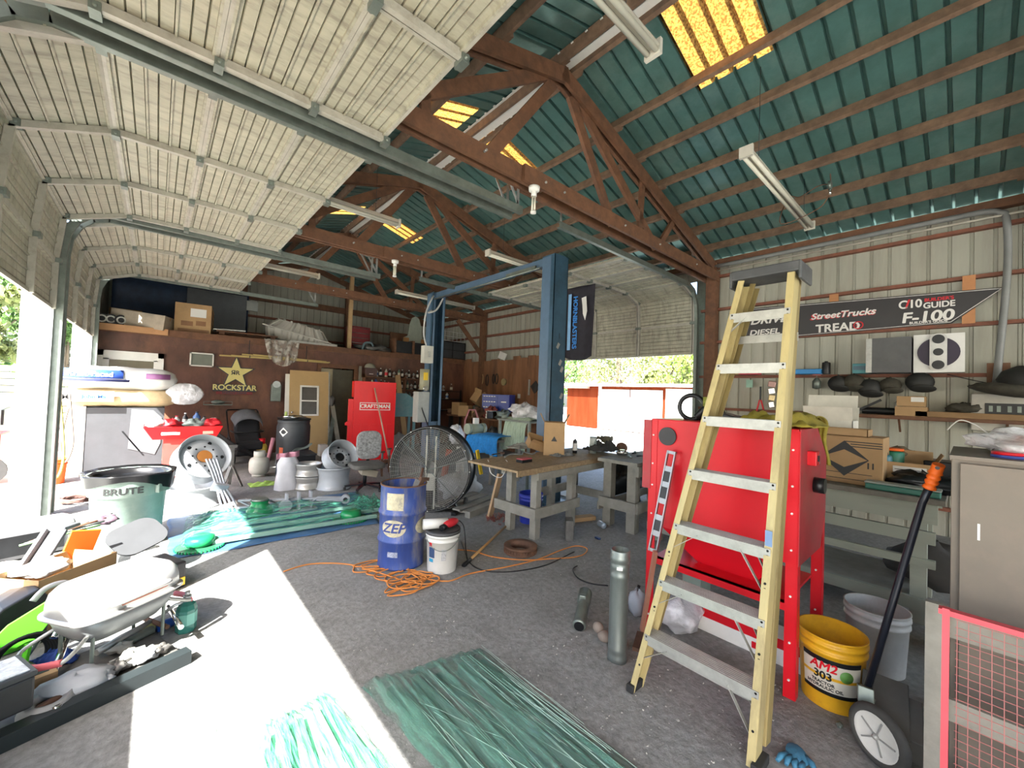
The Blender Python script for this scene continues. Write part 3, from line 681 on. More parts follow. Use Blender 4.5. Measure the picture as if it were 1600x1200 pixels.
for i, (px_, py_) in enumerate(((1353, 1175), (1312, 1136))):
    blob('metal_scrap', G(px_, py_), (.02, .014, .012), chrome if i == 0 else greysteel, ['small shiny metal scrap on the floor left of the white wheel', 'dark metal scrap on the floor under the yellow pail'][i], 'scrap', 30+i)

# tan cabinet with a red mesh guard in front
tanm = mat('tan_painted_plywood', (.155, .128, .102), .6, var=.08, scale=3, dirt=(.2, .15, .12), dirt_amt=.45, dscale=7)
cx = 2.52; ct = thing('storage_cabinet', 'tall tan painted cabinet at the right edge with clutter on top', 'cabinet', (cx, -.3, 0))
mk('carcass', B().box(0, -.55, .05, .62, .345, 1.40), tanm, ct, bev=.003); mk('door', B().box(-.02, -.55, .06, -.001, .32, 1.385), tanm, ct, bev=.002)
mk('top', B().box(-.022, -.55, 1.40, .64, .35, 1.415), tanm, ct); mk('scratch', B().box(-.022, .265, 1.085, -.0205, .272, 1.15), white, ct)
o = thing('tape_roll', 'red and blue roll of tape on the tan cabinet', 'tape', (cx+.12, -.115, 1.415)); mk('red_tape', B().cyl((0, 0, .012), (0, 0, .024), .05, n=24), red, o); mk('blue_tape', B().cyl((0, 0, 0), (0, 0, .012), .052, n=24), mat('blue_tape', (.05, .08, .35), .5), o)
blob('crumpled_film', (cx+.28, -.18, 1.415), (.16, .16, .06), bagm, 'crumpled clear plastic sheeting on the tan cabinet', 'plastic sheet', 8, noise=.2)
cloth('orange_hose_bundle', (cx+.45, -.2, 1.45), .3, .2, .08, mat('orange_brown_rag', (.5, .16, .08), .8, var=.3), 'orange brown rag heap at the back of the tan cabinet', 'rag', seed=12)
mk('wire', B().tube(smoothpts([GX(1480, 672, 3.1)-Vector((3.1, 0, 1.5)), GX(1498, 657, 3.1)-Vector((3.1, 0, 1.5)), GX(1520, 662, 3.1)-Vector((3.1, 0, 1.5)), GX(1545, 678, 3.1)-Vector((3.1, 0, 1.5))], 6), .003, 6), white, loc=(3.1, 0, 1.5), label='thin white wire looping up from the tan cabinet', cat='wire')
mg = thing('mesh_guard', 'red framed wire mesh panel leaning in front of the tan cabinet', 'mesh panel', (2.05, -.1, 0))
q0, q1 = GX(1467, 936, 2.14), GX(1600, 969, 2.14)
ytop = q0.y+.1; zt = q0.z-.02
pinkred = mat('faded_red_frame', (.60, .06, .08), .5, var=.12)
def leanp(y, z): return Vector((.0+.09*z, y, z))
b = B(); b.bar(leanp(ytop-.018, 0), leanp(ytop-.018, zt), .018, .036, (1, 0, 0)); b.bar(leanp(ytop, zt-.012), leanp(ytop-.7, zt-.012), .018, .034, (1, 0, 0)); b.bar(leanp(ytop-.7, 0), leanp(ytop-.7, zt), .018, .036, (1, 0, 0)); b.bar(leanp(ytop, .015), leanp(ytop-.7, .015), .018, .03, (1, 0, 0))
mk('frame', b, pinkred, mg)
b = B(); k = 0
while k*.026 < .66: b.bar(leanp(ytop-.045-k*.026, .03), leanp(ytop-.045-k*.026, zt-.03), .002, .002); k += 1
k = 0
while k*.026 < zt-.06: b.bar(leanp(ytop-.04, .04+k*.026), leanp(ytop-.69, .04+k*.026), .002, .002); k += 1
mk('wire_mesh', b, mat('dull_red_wire', (.33, .11, .10), .6), mg)
gw = mat('grey_weathered_wood', (.25, .235, .20), .8, var=.2, scale=7, bump=.3, dirt=(.2, .19, .15), dirt_amt=.5)
pf = thing('wooden_pallet', 'grey weathered wooden pallet standing behind the red mesh panel', 'pallet', (2.27, -.1, 0))
for y in (.175, -.1, -.42): mk('post', B().box(0, y-.03, 0, .03, y+.03, .86), gw, pf)
for z in (.16, .47, .78): mk('slat', B().box(.03, -.5, z-.04, .05, .2, z+.04), gw, pf)

# pressure treated workbench by the right wall
ptw = mat('greenish_timber', (.30, .32, .26), .75, var=.18, scale=6, bump=.2, stretch=(1, .25, 1), dirt=(.18, .19, .15), dirt_amt=.4)
WX, WZ = 4.30, .93
wb = thing('workbench', 'pressure treated timber workbench heaped with boxes near the right wall', 'workbench', (WX, 1.1, 0))
mk('benchtop', B().box(-.04, -1.0, WZ-.02, .85, 1.36, WZ+.02), mat('dusty_bench_top', (.17, .155, .125), .8, var=.3), wb, bev=.003)
mk('apron', B().box(0, -.96, WZ-.17, .04, 1.34, WZ-.02), ptw, wb)
mk('back_apron', B().box(.78, -.96, WZ-.17, .82, 1.34, WZ-.02), ptw, wb)
for x, y in ((.04, -.86), (.72, -.86), (.04, 1.25), (.72, 1.25)): mk('leg', B().box(x, y-.045, 0, x+.09, y+.045, WZ-.02), ptw, wb)
for z in (.16, .46, .66): mk('lower_rail', B().box(-.0, -.95, z-.05, .04, 1.34, z+.04) if z != .46 else B().box(.02, -.95, z-.03, .06, 1.34, z+.03), ptw, wb)
mk('lower_shelf', B().box(.04, -.9, .18, .8, 1.34, .2), gw, wb)

# ================================================================== MIDDLE OF THE FLOOR
card = mat('cardboard', (.40, .25, .12), .8, var=.08, scale=4, dirt=(.26, .16, .08), dirt_amt=.4)
cardd = mat('cardboard_inside', (.22, .13, .06), .85, var=.1)
osb = mat('osb_board', (.30, .21, .12), .75, var=.35, scale=22, dirt=(.2, .13, .07), dirt_amt=.4)
ink = mat('black_print', (.03, .03, .03), .6); papr = mat('white_paper', (.7, .69, .65), .7, var=.04)
rust = mat('rusty_steel', (.13, .07, .045), .8, .2, var=.35, scale=9, bump=.3, dirt=(.22, .10, .05), dirt_amt=.6)
grime = mat('greasy_grey_metal', (.13, .125, .115), .55, .4, var=.35, scale=12, bump=.3)
R8 = .085
def card_box(name, c, w_, d_, h_, rz, label, open_=None, cat='box', m_=None, group=None, flaps=('f', 'b', 'l', 'r'), lean=0):
    """open_: None for shut; else how far the flaps stand open (radians from flat)"""
    m_ = m_ or card; o = thing(name, label, cat, c, rz, group)
    if open_ is None:
        mk('carton', B().box(-w_/2, -d_/2, 0, w_/2, d_/2, h_), m_, o, bev=.002)
        mk('tape', B().box(-w_/2-.001, -.02, h_*.75, w_/2+.001, .02, h_+.001), card, o)
    else:
        t_ = .005; b = B().box(-w_/2, -d_/2, 0, w_/2, d_/2, t_)
        b.box(-w_/2, -d_/2, 0, -w_/2+t_, d_/2, h_).box(w_/2-t_, -d_/2, 0, w_/2, d_/2, h_).box(-w_/2, -d_/2, 0, w_/2, -d_/2+t_, h_).box(-w_/2, d_/2-t_, 0, w_/2, d_/2, h_)
        mk('carton', b, m_, o)
        f = min(w_, d_)*.45; ca, sa = math.cos(open_), math.sin(open_)
        for s_, k in ((-1, 'f'), (1, 'b')):
            if k in flaps: mk('flap', B().add([(-w_/2, s_*d_/2, h_), (w_/2, s_*d_/2, h_), (w_/2, s_*(d_/2+f*ca), h_+f*sa), (-w_/2, s_*(d_/2+f*ca), h_+f*sa)], [(0, 1, 2, 3)]), m_, o, solid=.004)
        for s_, k in ((-1, 'l'), (1, 'r')):
            if k in flaps: mk('flap', B().add([(s_*w_/2, -d_/2, h_), (s_*w_/2, d_/2, h_), (s_*(w_/2+f*ca), d_/2, h_+f*sa), (s_*(w_/2+f*ca), -d_/2, h_+f*sa)], [(0, 1, 2, 3)]), m_, o, solid=.004)
    return o

# --- timber work table with sheet top
tb = thing('work_table', 'rough timber work table with an OSB top crowded with boxes and tools', 'table', (2.86, 3.10, 0), R8)
mk('tabletop', B().box(0, 0, .775, 2.15, .80, .80), osb, tb, bev=.003)
mk('top_edge', B().box(-.003, -.003, .735, 2.15, .016, .80), osb, tb)
for x, y in ((.34, .02), (.36, .42), (1.02, .02), (1.3, .55), (1.92, .03), (1.92, .6)): mk('leg', B().box(x, y, 0, x+.085, y+.085, .74), gw, tb)
for a_ in ((.32, -.02, .66, 2.02, .02, .74), (.3, .5, .66, 2.0, .54, .74)): mk('apron', B().box(*a_), gw, tb)
for a_ in ((.28, -.02, .24, 1.14, .015, .35), (.28, .015, .24, .32, .62, .35), (1.02, .6, .24, 2.0, .64, .35), (1.9, .02, .18, 1.94, .62, .29)): mk('stretcher', B().box(*a_), gw, tb)
t2 = thing('side_bench', 'smaller grey timber bench standing before the far end of the work table', 'table', (4.26, 2.56, 0), .06)
mk('tabletop', B().box(0, 0, .80, 1.5, .54, .84), gw, t2)
for x, y in ((.03, .03), (1.3, .03), (.1, .40), (1.3, .40)): mk('leg', B().box(x, y, 0, x+.11, y+.11, .80), gw, t2)
for a_ in ((0, -.02, .68, 1.5, .02, .80), (0, -.02, .25, 1.42, .02, .37), (-.02, 0, .25, .02, .5, .37), (0, .5, .2, 1.42, .53, .3)): mk('stretcher', B().box(*a_), gw, t2)
TZ, T2Z = .80, .84
def OT(px_, py_): return G(px_, py_, TZ)
# on the table
o = card_box('tall_carton', OT(864, 712)+Vector((.12, .1, 0)), .30, .28, .44, .75, 'tall brown cardboard carton with black print standing open on the work table', 1.1, flaps=('f', 'b'))
Ff = axes((1, 0, 0), (0, 0, 1)); Fl = F_YZ
for q, (z, w_) in enumerate(((.35, .12), (.22, .15), (.18, .1), (.14, .16), (.10, .13))): mk('print_line', B().box(-w_/2, -.1415, z-.008, w_/2, -.140, z+.008), ink, o)
mk('warning_mark', B().prism([(-.04, 0), (.04, 0), (0, .07)], Fl, (-.151, 0, .19), .001), ink, o); mk('print_line', B().box(-.1315, -.07, .11, -.130, .07, .15), ink, o)
o = card_box('small_open_carton', OT(838, 706)+Vector((.0, .05, .055)), .24, .16, .10, .25, 'small open cardboard box tipped among rags on the work table', .9)
o.rotation_euler = (.35, .30, -.35)
cloth('grey_rag', OT(818, 700)+Vector((.05, .05, 0)), .55, .32, .07, mat('grey_white_rag', (.34, .33, .29), .9, var=.3), 'grey white rags and cord heaped on the left of the work table', 'rag', seed=21)
cloth('shop_rag', OT(876, 712), .3, .2, .05, mat('dim_grey_rag', (.16, .16, .15), .9), 'dark grey rag between the cartons and the spray can', 'rag', seed=22)
o = thing('red_tool_box', 'small faded red box near the left corner of the work table', 'box', OT(819, 722), .1)
mk('box_body', B().box(-.09, -.05, 0, .09, .05, .035), black, o, bev=.004); mk('red_lid', B().box(-.088, -.048, .035, .088, .048, .05), mat('faded_red', (.42, .08, .09), .5), o, bev=.004)
def can(name, c, r, h, m_, label, cat='can', cap=None, capm=None, group=None, lab_=None):
    o = thing(name, label, cat, c, group=group)
    mk('can_body', B().lathe([(0, 0), (r*.94, 0), (r, .006), (r, h*.86), (r*.9, h*.9), (r*.45, h*.93), (0, h*.93)], 18), m_, o)
    mk('cap', B().cyl((0, 0, h*.93), (0, 0, h), r*(cap or .42), n=12), capm or black, o)
    if lab_: mk('can_label', B().lathe([(r*1.01, h*.2), (r*1.01, h*.7)], 18), lab_, o)
    return o
can('spray_can', OT(898, 708), .033, .2, black, 'black spray can with a white band on the work table', lab_=papr)
o = thing('glass_jar', 'tall clear jar of grey liquid standing on the work table', 'jar', OT(926, 708))
mk('jar_glass', B().lathe([(0, 0), (.05, 0), (.052, .2), (.0515, .22)], 20), film('jar_glass', (.32, .36, .33), .8, .2), o); mk('sediment', B().cyl((0, 0, .002), (0, 0, .05), .048, n=20), mat('jar_sediment', (.5, .48, .4), .6), o); mk('jar_lid', B().cyl((0, 0, .22), (0, 0, .235), .05, n=20), greysteel, o)
def glove(name, c, rz, m_, label, s_=1.0):
    o = thing(name, label, 'glove', c, rz)
    mk('palm', B().sph((0, 0, .035*s_), .07*s_, (1, .75, .5), noise=.05), m_, o)
    for i in range(4): mk('finger', B().tube([(.04*s_, (-.035+.023*i)*s_, .035*s_), (.09*s_, (-.045+.03*i)*s_, .05*s_), (.13*s_, (-.05+.033*i)*s_, .02*s_)], [.015*s_, .014*s_, .009*s_]), m_, o)
    mk('thumb', B().tube([(-.01*s_, .04*s_, .04*s_), (.03*s_, .08*s_, .05*s_), (.06*s_, .09*s_, .03*s_)], [.015*s_, .014*s_, .01*s_]), m_, o)
    return o
olive = mat('olive_leather', (.15, .13, .08), .8, var=.3)
glove('leather_glove', G(950, 700, T2Z)+Vector((.1, .1, .05)), .6, olive, 'olive leather work glove on top of the heap on the side bench', 1.7)
cloth('dark_rag_heap', G(948, 706, T2Z)+Vector((0, .1, 0)), .42, .35, .14, mat('dark_rag', (.04, .038, .035), .9), 'dark rag heap beneath the leather glove on the side bench', 'rag', seed=31)
blob('brown_tin', G(962, 706, T2Z)+Vector((.12, -.02, 0)), (.05, .09, .07), rust, 'brown rusty can lying on the side bench', 'can', 3, noise=.02)
o = thing('steel_bowl', 'shiny steel strainer bowl on the side bench', 'bowl', G(972, 712, T2Z)); mk('bowl', B().lathe([(0, .005), (.06, .005), (.09, .05), (.088, .052), (.05, .015), (0, .014)], 24), chrome, o); mk('inner_cup', B().cyl((0, 0, .02), (0, 0, .08), .035), chrome, o)
blob('plastic_lid_heap', OT(943, 706)+Vector((.02, .0, 0)), (.07, .05, .035), mat('dull_clear_grey', (.25, .27, .27), .3), 'grey translucent tub upside down beside the jar', 'tub', 5, noise=.05)
for i, (px_, py_, a_) in enumerate(((990, 709, .3), (1001, 714, -.2), (985, 716, .8))):
    o = thing('socket_wrench', ['black socket wrench left of two on the side bench', 'black socket wrench nearest the red cabinet', 'short chrome bit lying before the steel bowl'][i], 'wrench', G(px_, py_, T2Z), a_)
    mk('shaft', B().cyl((-.07, 0, .015), (.07, 0, .015), .009, n=10), black if i < 2 else chrome, o); mk('head', B().cyl((.07, 0, 0), (.07, 0, .03), .02, n=12), greysteel, o)
mk('white_string', B().tube(smoothpts([OT(765, 722)-OT(765, 722), Vector((-.05, -.08, -.0)), Vector((-.07, -.16, -.12)), Vector((.02, -.24, -.16)), Vector((.12, -.22, -.02)), Vector((.2, -.1, .0))], 8), .004, 6), white, loc=OT(765, 722)+Vector((.05, .1, .004)), label='white cord hanging over the left edge of the work table', cat='cord')
mk('grey_hose', B().tube(smoothpts([(0, 0, 0), (.15, .06, .02), (.3, .02, .01), (.42, .1, .02), (.5, .02, .0), (.6, .06, .01)], 6), .009, 8), mat('grey_tube', (.2, .2, .19), .6), loc=OT(790, 716)+Vector((0, .02, .01)), label='grey rubber hose snaking behind the small red box', cat='hose')
o = thing('pipe_wrench', 'dark steel tools lying at the far left of the work table', 'tool', OT(778, 714)+Vector((0, .12, 0)), .2); mk('handle', B().bar((0, 0, .012), (.2, .02, .012), .02, .012), black, o); mk('jaw', B().box(.19, -.01, 0, .25, .06, .022), rust, o)
# under and around the table
bb_ = mat('blue_bucket_plastic', (.02, .035, .30), .4)
pail('blue_bucket', Vector((3.62, 3.66, 0)), bb_, 'blue plastic bucket standing under the work table', .15, .36)
o = thing('silver_can', 'small silver can lying on its side before the side bench', 'can', G(940, 824), 1.2); mk('can_body', B().lathe([(0, -.06), (.032, -.06), (.035, -.055), (.035, .055), (.032, .06), (0, .06)], 18, (0, 0, .035), frame((1, 0, 0))), mat('blue_silver_can', (.38, .45, .52), .3, .5), o)
mk('lighter', B().box(-.035, -.018, 0, .035, .018, .02), mat('dark_blue_plastic', (.02, .04, .12), .4), loc=G(934, 842), rz=1.3, label='small dark blue plug on the floor before the side bench', cat='plug', bev=.004)
o = card_box('flat_carton', G(912, 818)+Vector((.1, .1, 0)), .34, .12, .05, -.3, 'thin flat cardboard box lying under the side bench')
cbk = thing('steel_block', 'grey cast steel block with cut outs standing on edge by the table leg', 'machine part', G(896, 846), .75)
out_ = [(0, 0), (.30, 0), (.30, .15), (.22, .2), (.0, .22)]
mk('casting', B().prism(out_, F_XZ, (0, .0, 0), -.09), grime, cbk, bev=.006)
bb = B()
for i in range(4): bb.bar((.06+.055*i, -.002, .07), (.085+.055*i, -.002, .14), .012, .028)
mks('cut_out', bb, black, cbk)
o = thing('brake_drum_ring', 'rusty ribbed ring of a brake rotor lying on the floor', 'brake rotor', G(813, 862))
mk('rotor_disc', B().lathe([(.105, .0), (.165, 0), (.17, .005), (.17, .02), (.16, .022), (.16, .048), (.17, .05), (.17, .07), (.165, .074), (.115, .074), (.105, .068), (.105, 0)], 40), rust, o)
bb = B()
for i in range(36):
    a_ = 2*PI*i/36; bb.obox((.161*math.cos(a_), .161*math.sin(a_), .035), (.016, .010, .026), rotm(0, 0, a_))
mk('cooling_vanes', bb, rust, o, kind='stuff')
o = thing('red_chain', 'tangled rusty red chain on the floor left of the table legs', 'chain', G(778, 812))
bb = B(); r_ = random.Random(5)
for i in range(46):
    c_ = Vector((r_.gauss(0, .10), r_.gauss(0, .06), .012+.02*r_.random())); R_ = rotm(r_.random()*3, r_.random()*3, r_.random()*3)
    bb.tube([c_+R_@Vector((.02*math.cos(k*PI/4), .012*math.sin(k*PI/4), 0)) for k in range(8)], .004, 5, True)
mk('chain_links', bb, mat('red_rust', (.2, .05, .035), .8, var=.3), o, kind='stuff')
mk('carton_sheet', B().obox((0, 0, .015), (.42, .30, .012), rotm(.03, .04, 0)), mat('greyed_card', (.42, .40, .34), .85, var=.15), loc=G(735, 797), rz=.5, label='greyed flat cardboard sheet behind the fan', cat='cardboard')
o = thing('push_broom_stick', 'wooden broom handle with a black end lying towards the white bucket', 'broom handle', G(724, 884, .012))
e_ = G(795, 818, .03)-o.location; mk('stick', B().cyl(e_*.1, e_, .014, n=12), mat('varnished_stick', (.42, .24, .09), .5), o); mk('black_end', B().cyl((0, 0, 0), e_*.12, .019, n=12), black, o)

# drum fan
fan = thing('drum_fan', 'large round black caged floor fan with a dusty guard behind the blue drum', 'fan', (2.86, 4.80, 0), math.radians(-50))
fc, fr = Vector((0, 0, .565)), .55
mk('fan_shroud', B().lathe([(fr, -.13), (fr+.012, -.135), (fr+.016, -.12), (fr, -.11), (fr-.004, .10), (fr+.016, .12), (fr+.010, .135), (fr-.01, .13), (fr-.02, .10), (fr-.02, -.12), (fr, -.13)], 64, fc, frame((0, 1, 0), (0, 0, 1))), black, fan)
gd_ = mat('dusty_wire', (.30, .29, .26), .6, .3)
def guard(y):
    b = B()
    for k in range(1, 19):
        r_ = .10+(fr-.10)*k/18; b.tube([fc+Vector((r_*math.cos(i*PI/20), y-.035*(1-(r_/fr)**2)*(1 if y < 0 else -1), r_*math.sin(i*PI/20))) for i in range(40)], .0022, 4, True)
    for i in range(56):
        a_ = i*PI/28; b.cyl(fc+Vector((.10*math.cos(a_), y-.034*(1 if y < 0 else -1), .10*math.sin(a_))), fc+Vector(((fr-.01)*math.cos(a_), y, (fr-.01)*math.sin(a_))), .0014, n=4, cap=False)
    return b
mk('front_guard', guard(-.14), gd_, fan); mk('back_guard', guard(.14), gd_, fan)
b = B()
for i in range(6):
    a_ = i*PI/3+.3; b.cyl(fc+Vector((0, -.165, 0)), fc+Vector(((fr)*math.cos(a_), -.145, (fr)*math.sin(a_))), .005, n=6)
mk('guard_strut', b, greysteel, fan)
mk('motor', B().cyl(fc+Vector((0, -.06, 0)), fc+Vector((0, .14, 0)), .085, n=20), grime, fan)
for i in range(3):
    a_ = i*2*PI/3+.5; d_ = Vector((math.cos(a_), 0, math.sin(a_))); s2 = Vector((-math.sin(a_), 0, math.cos(a_)))
    pts = [fc+d_*.08+s2*-.04+Vector((0, -.03, 0)), fc+d_*.08+s2*.05+Vector((0, .03, 0)), fc+d_*.47+s2*.08+Vector((0, .05, 0)), fc+d_*.50+s2*-.06+Vector((0, -.07, 0)), fc+d_*.3+s2*-.07+Vector((0, -.07, 0))]
    mk('blade', B().add(pts, [(0, 1, 2, 3, 4)]), mat('dull_fan_blade', (.07, .07, .068), .5, .3), fan, solid=.004)
mk('motor_mount', B().box(-.075, -.10, .0, -.055, -.085, 1.0).box(.055, -.10, .0, .075, -.085, 1.0).box(-.075, -.10, .28, .075, -.085, .5), mat('dusty_white_mount', (.40, .38, .32), .6, var=.2), fan)
mk('stand', B().box(-.40, -.20, 0, -.34, .25, .04).box(.34, -.20, 0, .40, .25, .04).box(-.4, .1, .0, .4, .14, .05).bar((-.37, 0, .03), (-.30, .0, .16), .04, .02).bar((.37, 0, .03), (.30, .0, .16), .04, .02), black, fan)
mks('wheel', B().cyl((-.43, .22, .07), (-.40, .22, .07), .07).cyl((.40, .22, .07), (.43, .22, .07), .07), rubber, fan)
bb = B()
for i in range(12):
    a_ = i*PI/6; bb.sph(fc+Vector((fr*math.cos(a_), -.145, fr*math.sin(a_))), .008, n=6, m_=4)
mk('guard_clip', bb, white, fan)

# blue drum
dm = mat('blue_drum_paint', (.035, .07, .26), .42, .1, var=.25, scale=5, stretch=(1, 1, .25), dirt=(.24, .22, .19), dirt_amt=.9, dscale=7)
dr = thing('oil_drum', 'small rust rimmed blue steel drum with a cream oval logo', 'drum', G(626, 878))
dR, dH = .205, .735
prof = [(0, .01), (dR-.01, .01), (dR, 0), (dR+.004, .012), (dR, .02)]
for z in (.245, .49): prof += [(dR, z-.02), (dR+.012, z-.008), (dR+.012, z+.008), (dR, z+.02)]
prof += [(dR, dH-.015), (dR+.006, dH-.008), (dR+.006, dH), (dR-.006, dH), (dR-.006, .03), (0, .03)]
mk('drum_shell', B().lathe(prof, 48), dm, dr); mk('rim', B().tube([((dR)*math.cos(i*PI/24), (dR)*math.sin(i*PI/24), dH) for i in range(48)], .008, 8, True), rust, dr)
AD = math.atan2(-dr.location.y, -dr.location.x)
def oval(b, ang, zc, w_, h_, R_, eps):
    vs_ = [((R_+eps)*math.cos(ang), (R_+eps)*math.sin(ang), zc)]; n = 40
    for i in range(n):
        u, v = w_*math.cos(2*PI*i/n), h_*math.sin(2*PI*i/n); vs_.append(((R_+eps)*math.cos(ang+u/R_), (R_+eps)*math.sin(ang+u/R_), zc+v))
    for k in (.33, .66):
        for i in range(n):
            u, v = w_*k*math.cos(2*PI*i/n), h_*k*math.sin(2*PI*i/n); vs_.append(((R_+eps)*math.cos(ang+u/R_), (R_+eps)*math.sin(ang+u/R_), zc+v))
    fs = [(0, 1+n+i, 1+n+(i+1) % n) for i in range(n)]+[(1+n+i, 1+2*n+i, 1+2*n+(i+1) % n, 1+n+(i+1) % n) for i in range(n)]+[(1+2*n+i, 1+i, 1+(i+1) % n, 1+2*n+(i+1) % n) for i in range(n)]
    return b.add(vs_, fs, True)
cream2 = mat('worn_cream_print', (.50, .45, .30), .6, var=.2, scale=20, dirt=(.10, .10, .16), dirt_amt=.6, dscale=16)
AL = AD-.40
lg = mk('oval_logo', oval(B(), AL, .37, .115, .075, dR, .0025), cream2, dr)
curved_text('lettering', 'ZEP', .115, mat('deep_blue_print', (.03, .05, .20), .5), lg, dR, .37, AL, bold=.004, shear=.25, sx=1.15)
mk('peeled_label', arc_patch(dR, dR, .50+.03, .68, AL-.1-.25, AL+.42, eps=.002), cream2, dr)
lg2 = mk('oval_logo', oval(B(), AD+1.15, .37, .115, .075, dR, .0025), cream2, dr); mk('small_print', arc_patch(dR, dR, .12, .165, AL-.2, AL+.25, eps=.002), mat('faded_print', (.3, .33, .42), .6, var=.5, scale=60), dr)
o = thing('rusty_bracket', 'rusty steel angle bracket hung over the rim of the blue drum', 'bracket', dr.location+Vector((.08, -.15, dH)))
mk('angle', B().obox((0, -.01, -.01), (.05, .008, .12), rotm(0, .6, .3)).obox((.06, .03, .04), (.14, .03, .03), rotm(0, .2, .5)), rust, o)
o = thing('steel_plates', 'dark steel plates sticking out of the blue drum', 'scrap', dr.location+Vector((.12, .0, dH-.06))); mk('plate', B().obox((0, 0, .0), (.06, .05, .16), rotm(.3, .2, .8)), grime, o); mk('rod', B().cyl((.02, 0, -.05), (.1, .05, .17), .012), rust, o)
# white bucket
wp = mat('white_bucket_plastic', (.66, .65, .60), .4, var=.06, dirt=(.45, .42, .36), dirt_amt=.4)
bk = pail('white_bucket', G(690, 888), wp, 'lidded white plastic bucket with a printed blue panel before the blue drum', .148, .355)
mk('lid', B().lathe([(0, .352), (.12, .352), (.14, .358), (.156, .36), (.158, .35), (.158, .335), (.15, .335)], 40), mat('grey_black_lid', (.07, .07, .07), .5, var=.3), bk)
mk('lid_rim', B().tube([(.152*math.cos(i*PI/20), .152*math.sin(i*PI/20), .362) for i in range(40)], .006, 8, True), dark, bk)
AB = math.atan2(-bk.location.y, -bk.location.x)
def rb2(z): return .148*.87+(.148*.97-.148*.87)*z/.27
mk('blue_panel', arc_patch(rb2(.14), rb2(.22), .14, .23, AB-.95, AB-.5), mat('blue_panel_print', (.03, .06, .14), .5), bk); mk('cyan_patch', arc_patch(rb2(.1), rb2(.13), .10, .13, AB-.95, AB-.6), mat('cyan_print', (.03, .3, .5), .5), bk)
mk('red_mark', arc_patch(rb2(.22), rb2(.26), .235, .27, AB-.95, AB-.7), red, bk); mk('grey_print', arc_patch(rb2(.1), rb2(.22), .12, .22, AB-.05, AB+.25), mat('grey_print', (.42, .42, .42), .6, var=.4, scale=80), bk)
mk('handle', B().tube([(.155*math.cos(AB+a_), .155*math.sin(AB+a_), .30-.09*math.sin((a_+1.2)/2.4*PI)) for a_ in [-1.2+.12*i for i in range(21)]], .003, 6), greysteel, bk)
o = thing('white_roll', 'white paper roll lying on the lid of the white bucket', 'paper roll', bk.location+Vector((-.06, .02, .363)), 2.75)
mk('roll', B().cyl((-.1, 0, .045), (.12, 0, .045), .045, n=20), wp, o); mk('core', B().cyl((-.104, 0, .045), (-.099, 0, .045), .02, n=14), black, o)
o = thing('angle_grinder', 'red and black angle grinder on the white bucket lid', 'grinder', bk.location+Vector((.06, -.03, .363)), .3)
mk('grinder_body', B().sph((.0, 0, .045), .1, (1, .42, .38)), mat('red_tool_plastic', (.5, .02, .03), .4), o); mk('grip', B().cyl((-.13, .0, .028), (-.05, .0, .035), .026), black, o); mk('cord', B().tube(smoothpts([(.09, 0, .04), (.14, 0, .02), (.11, -.07, -.02), (.12, -.09, -.2), (.2, -.05, -.34)], 6), .005, 6), black, o)

# orange extension cord
oc = mat('orange_cord', (.60, .22, .045), .6, var=.15)
cc = G(620, 905); r_ = random.Random(11); pts = []
for p_ in ((443, 893), (480, 882), (520, 880), (552, 883)): pts.append(G(*p_, .006))
for i, (px_, py_, rr_) in enumerate(((580, 885, .15), (600, 893, .14), (625, 903, .15), (590, 885, .12), (645, 915, .15), (615, 900, .16), (660, 912, .13), (632, 922, .15), (650, 905, .12), (635, 912, .17), (670, 910, .10))):
    c_ = G(px_, py_, 0); ph = r_.random()*6
    for k in range(9): pts.append(Vector((c_.x+rr_*math.cos(ph+k*.75)*r_.uniform(.8, 1.2), c_.y+rr_*.75*math.sin(ph+k*.75), .006+.002*i)))
for p_ in ((700, 908), (735, 896), (790, 886), (840, 874), (875, 860), (900, 853), (917, 857), (912, 866), (893, 871), (860, 873), (820, 875), (770, 870), (740, 861), (715, 859)): pts.append(G(*p_, .006))
mk('extension_cord', B().tube(smoothpts(pts, 5), .0058, 6), oc, label='orange extension cord tangled before the drum and looping across the floor', cat='cord')
mk('black_cable', B().tube(smoothpts([G(*p_, .006) for p_ in ((720, 845), (735, 880), (760, 892), (800, 893), (850, 884), (885, 868), (897, 862))], 6), .0045, 6), black, label='thin black cable beside the orange cord on the floor', cat='cable')
mk('thin_hose', B().tube(smoothpts([G(*p_, .007) for p_ in ((902, 884), (895, 890), (903, 903), (925, 912), (950, 915))], 6), .006, 6), black, label='short black hose curl on the floor near the tall metal pipe', cat='hose')

# tall galvanised pipe, engine bits
pp = thing('metal_pipe', 'tall grey galvanised pipe with banded ends standing on the floor', 'pipe', G(964, 1030)); pr_ = .056
prof = [(0, .0), (pr_*.8, 0), (pr_*1.06, .004), (pr_*1.06, .03), (pr_, .04), (pr_, .06), (pr_*1.04, .065), (pr_*1.04, .085), (pr_, .09), (pr_, .50), (pr_*1.04, .505), (pr_*1.04, .525), (pr_, .53), (pr_, .555), (pr_*1.03, .56), (pr_*1.03, .58), (pr_, .585), (pr_, .60), (pr_*1.08, .605), (pr_*1.08, .63), (pr_, .64), (pr_*1.06, .665), (pr_*1.0, .67), (pr_*.9, .668), (pr_*.88, .5), (0, .5)]
mk('pipe_body', B().lathe(prof, 32), mat('zinc_grey_pipe', (.20, .225, .215), .4, .6, var=.25, scale=8, stretch=(1, 1, .3)), pp)
mk('tape_label', arc_patch(pr_, pr_, .56, .58, math.atan2(-pp.location.y, -pp.location.x)-.3, math.atan2(-pp.location.y, -pp.location.x)+.3, eps=.003), papr, pp)
o = thing('intake_hose', 'ribbed black engine intake duct lying behind the metal pipe', 'hose', G(905, 985), .55)
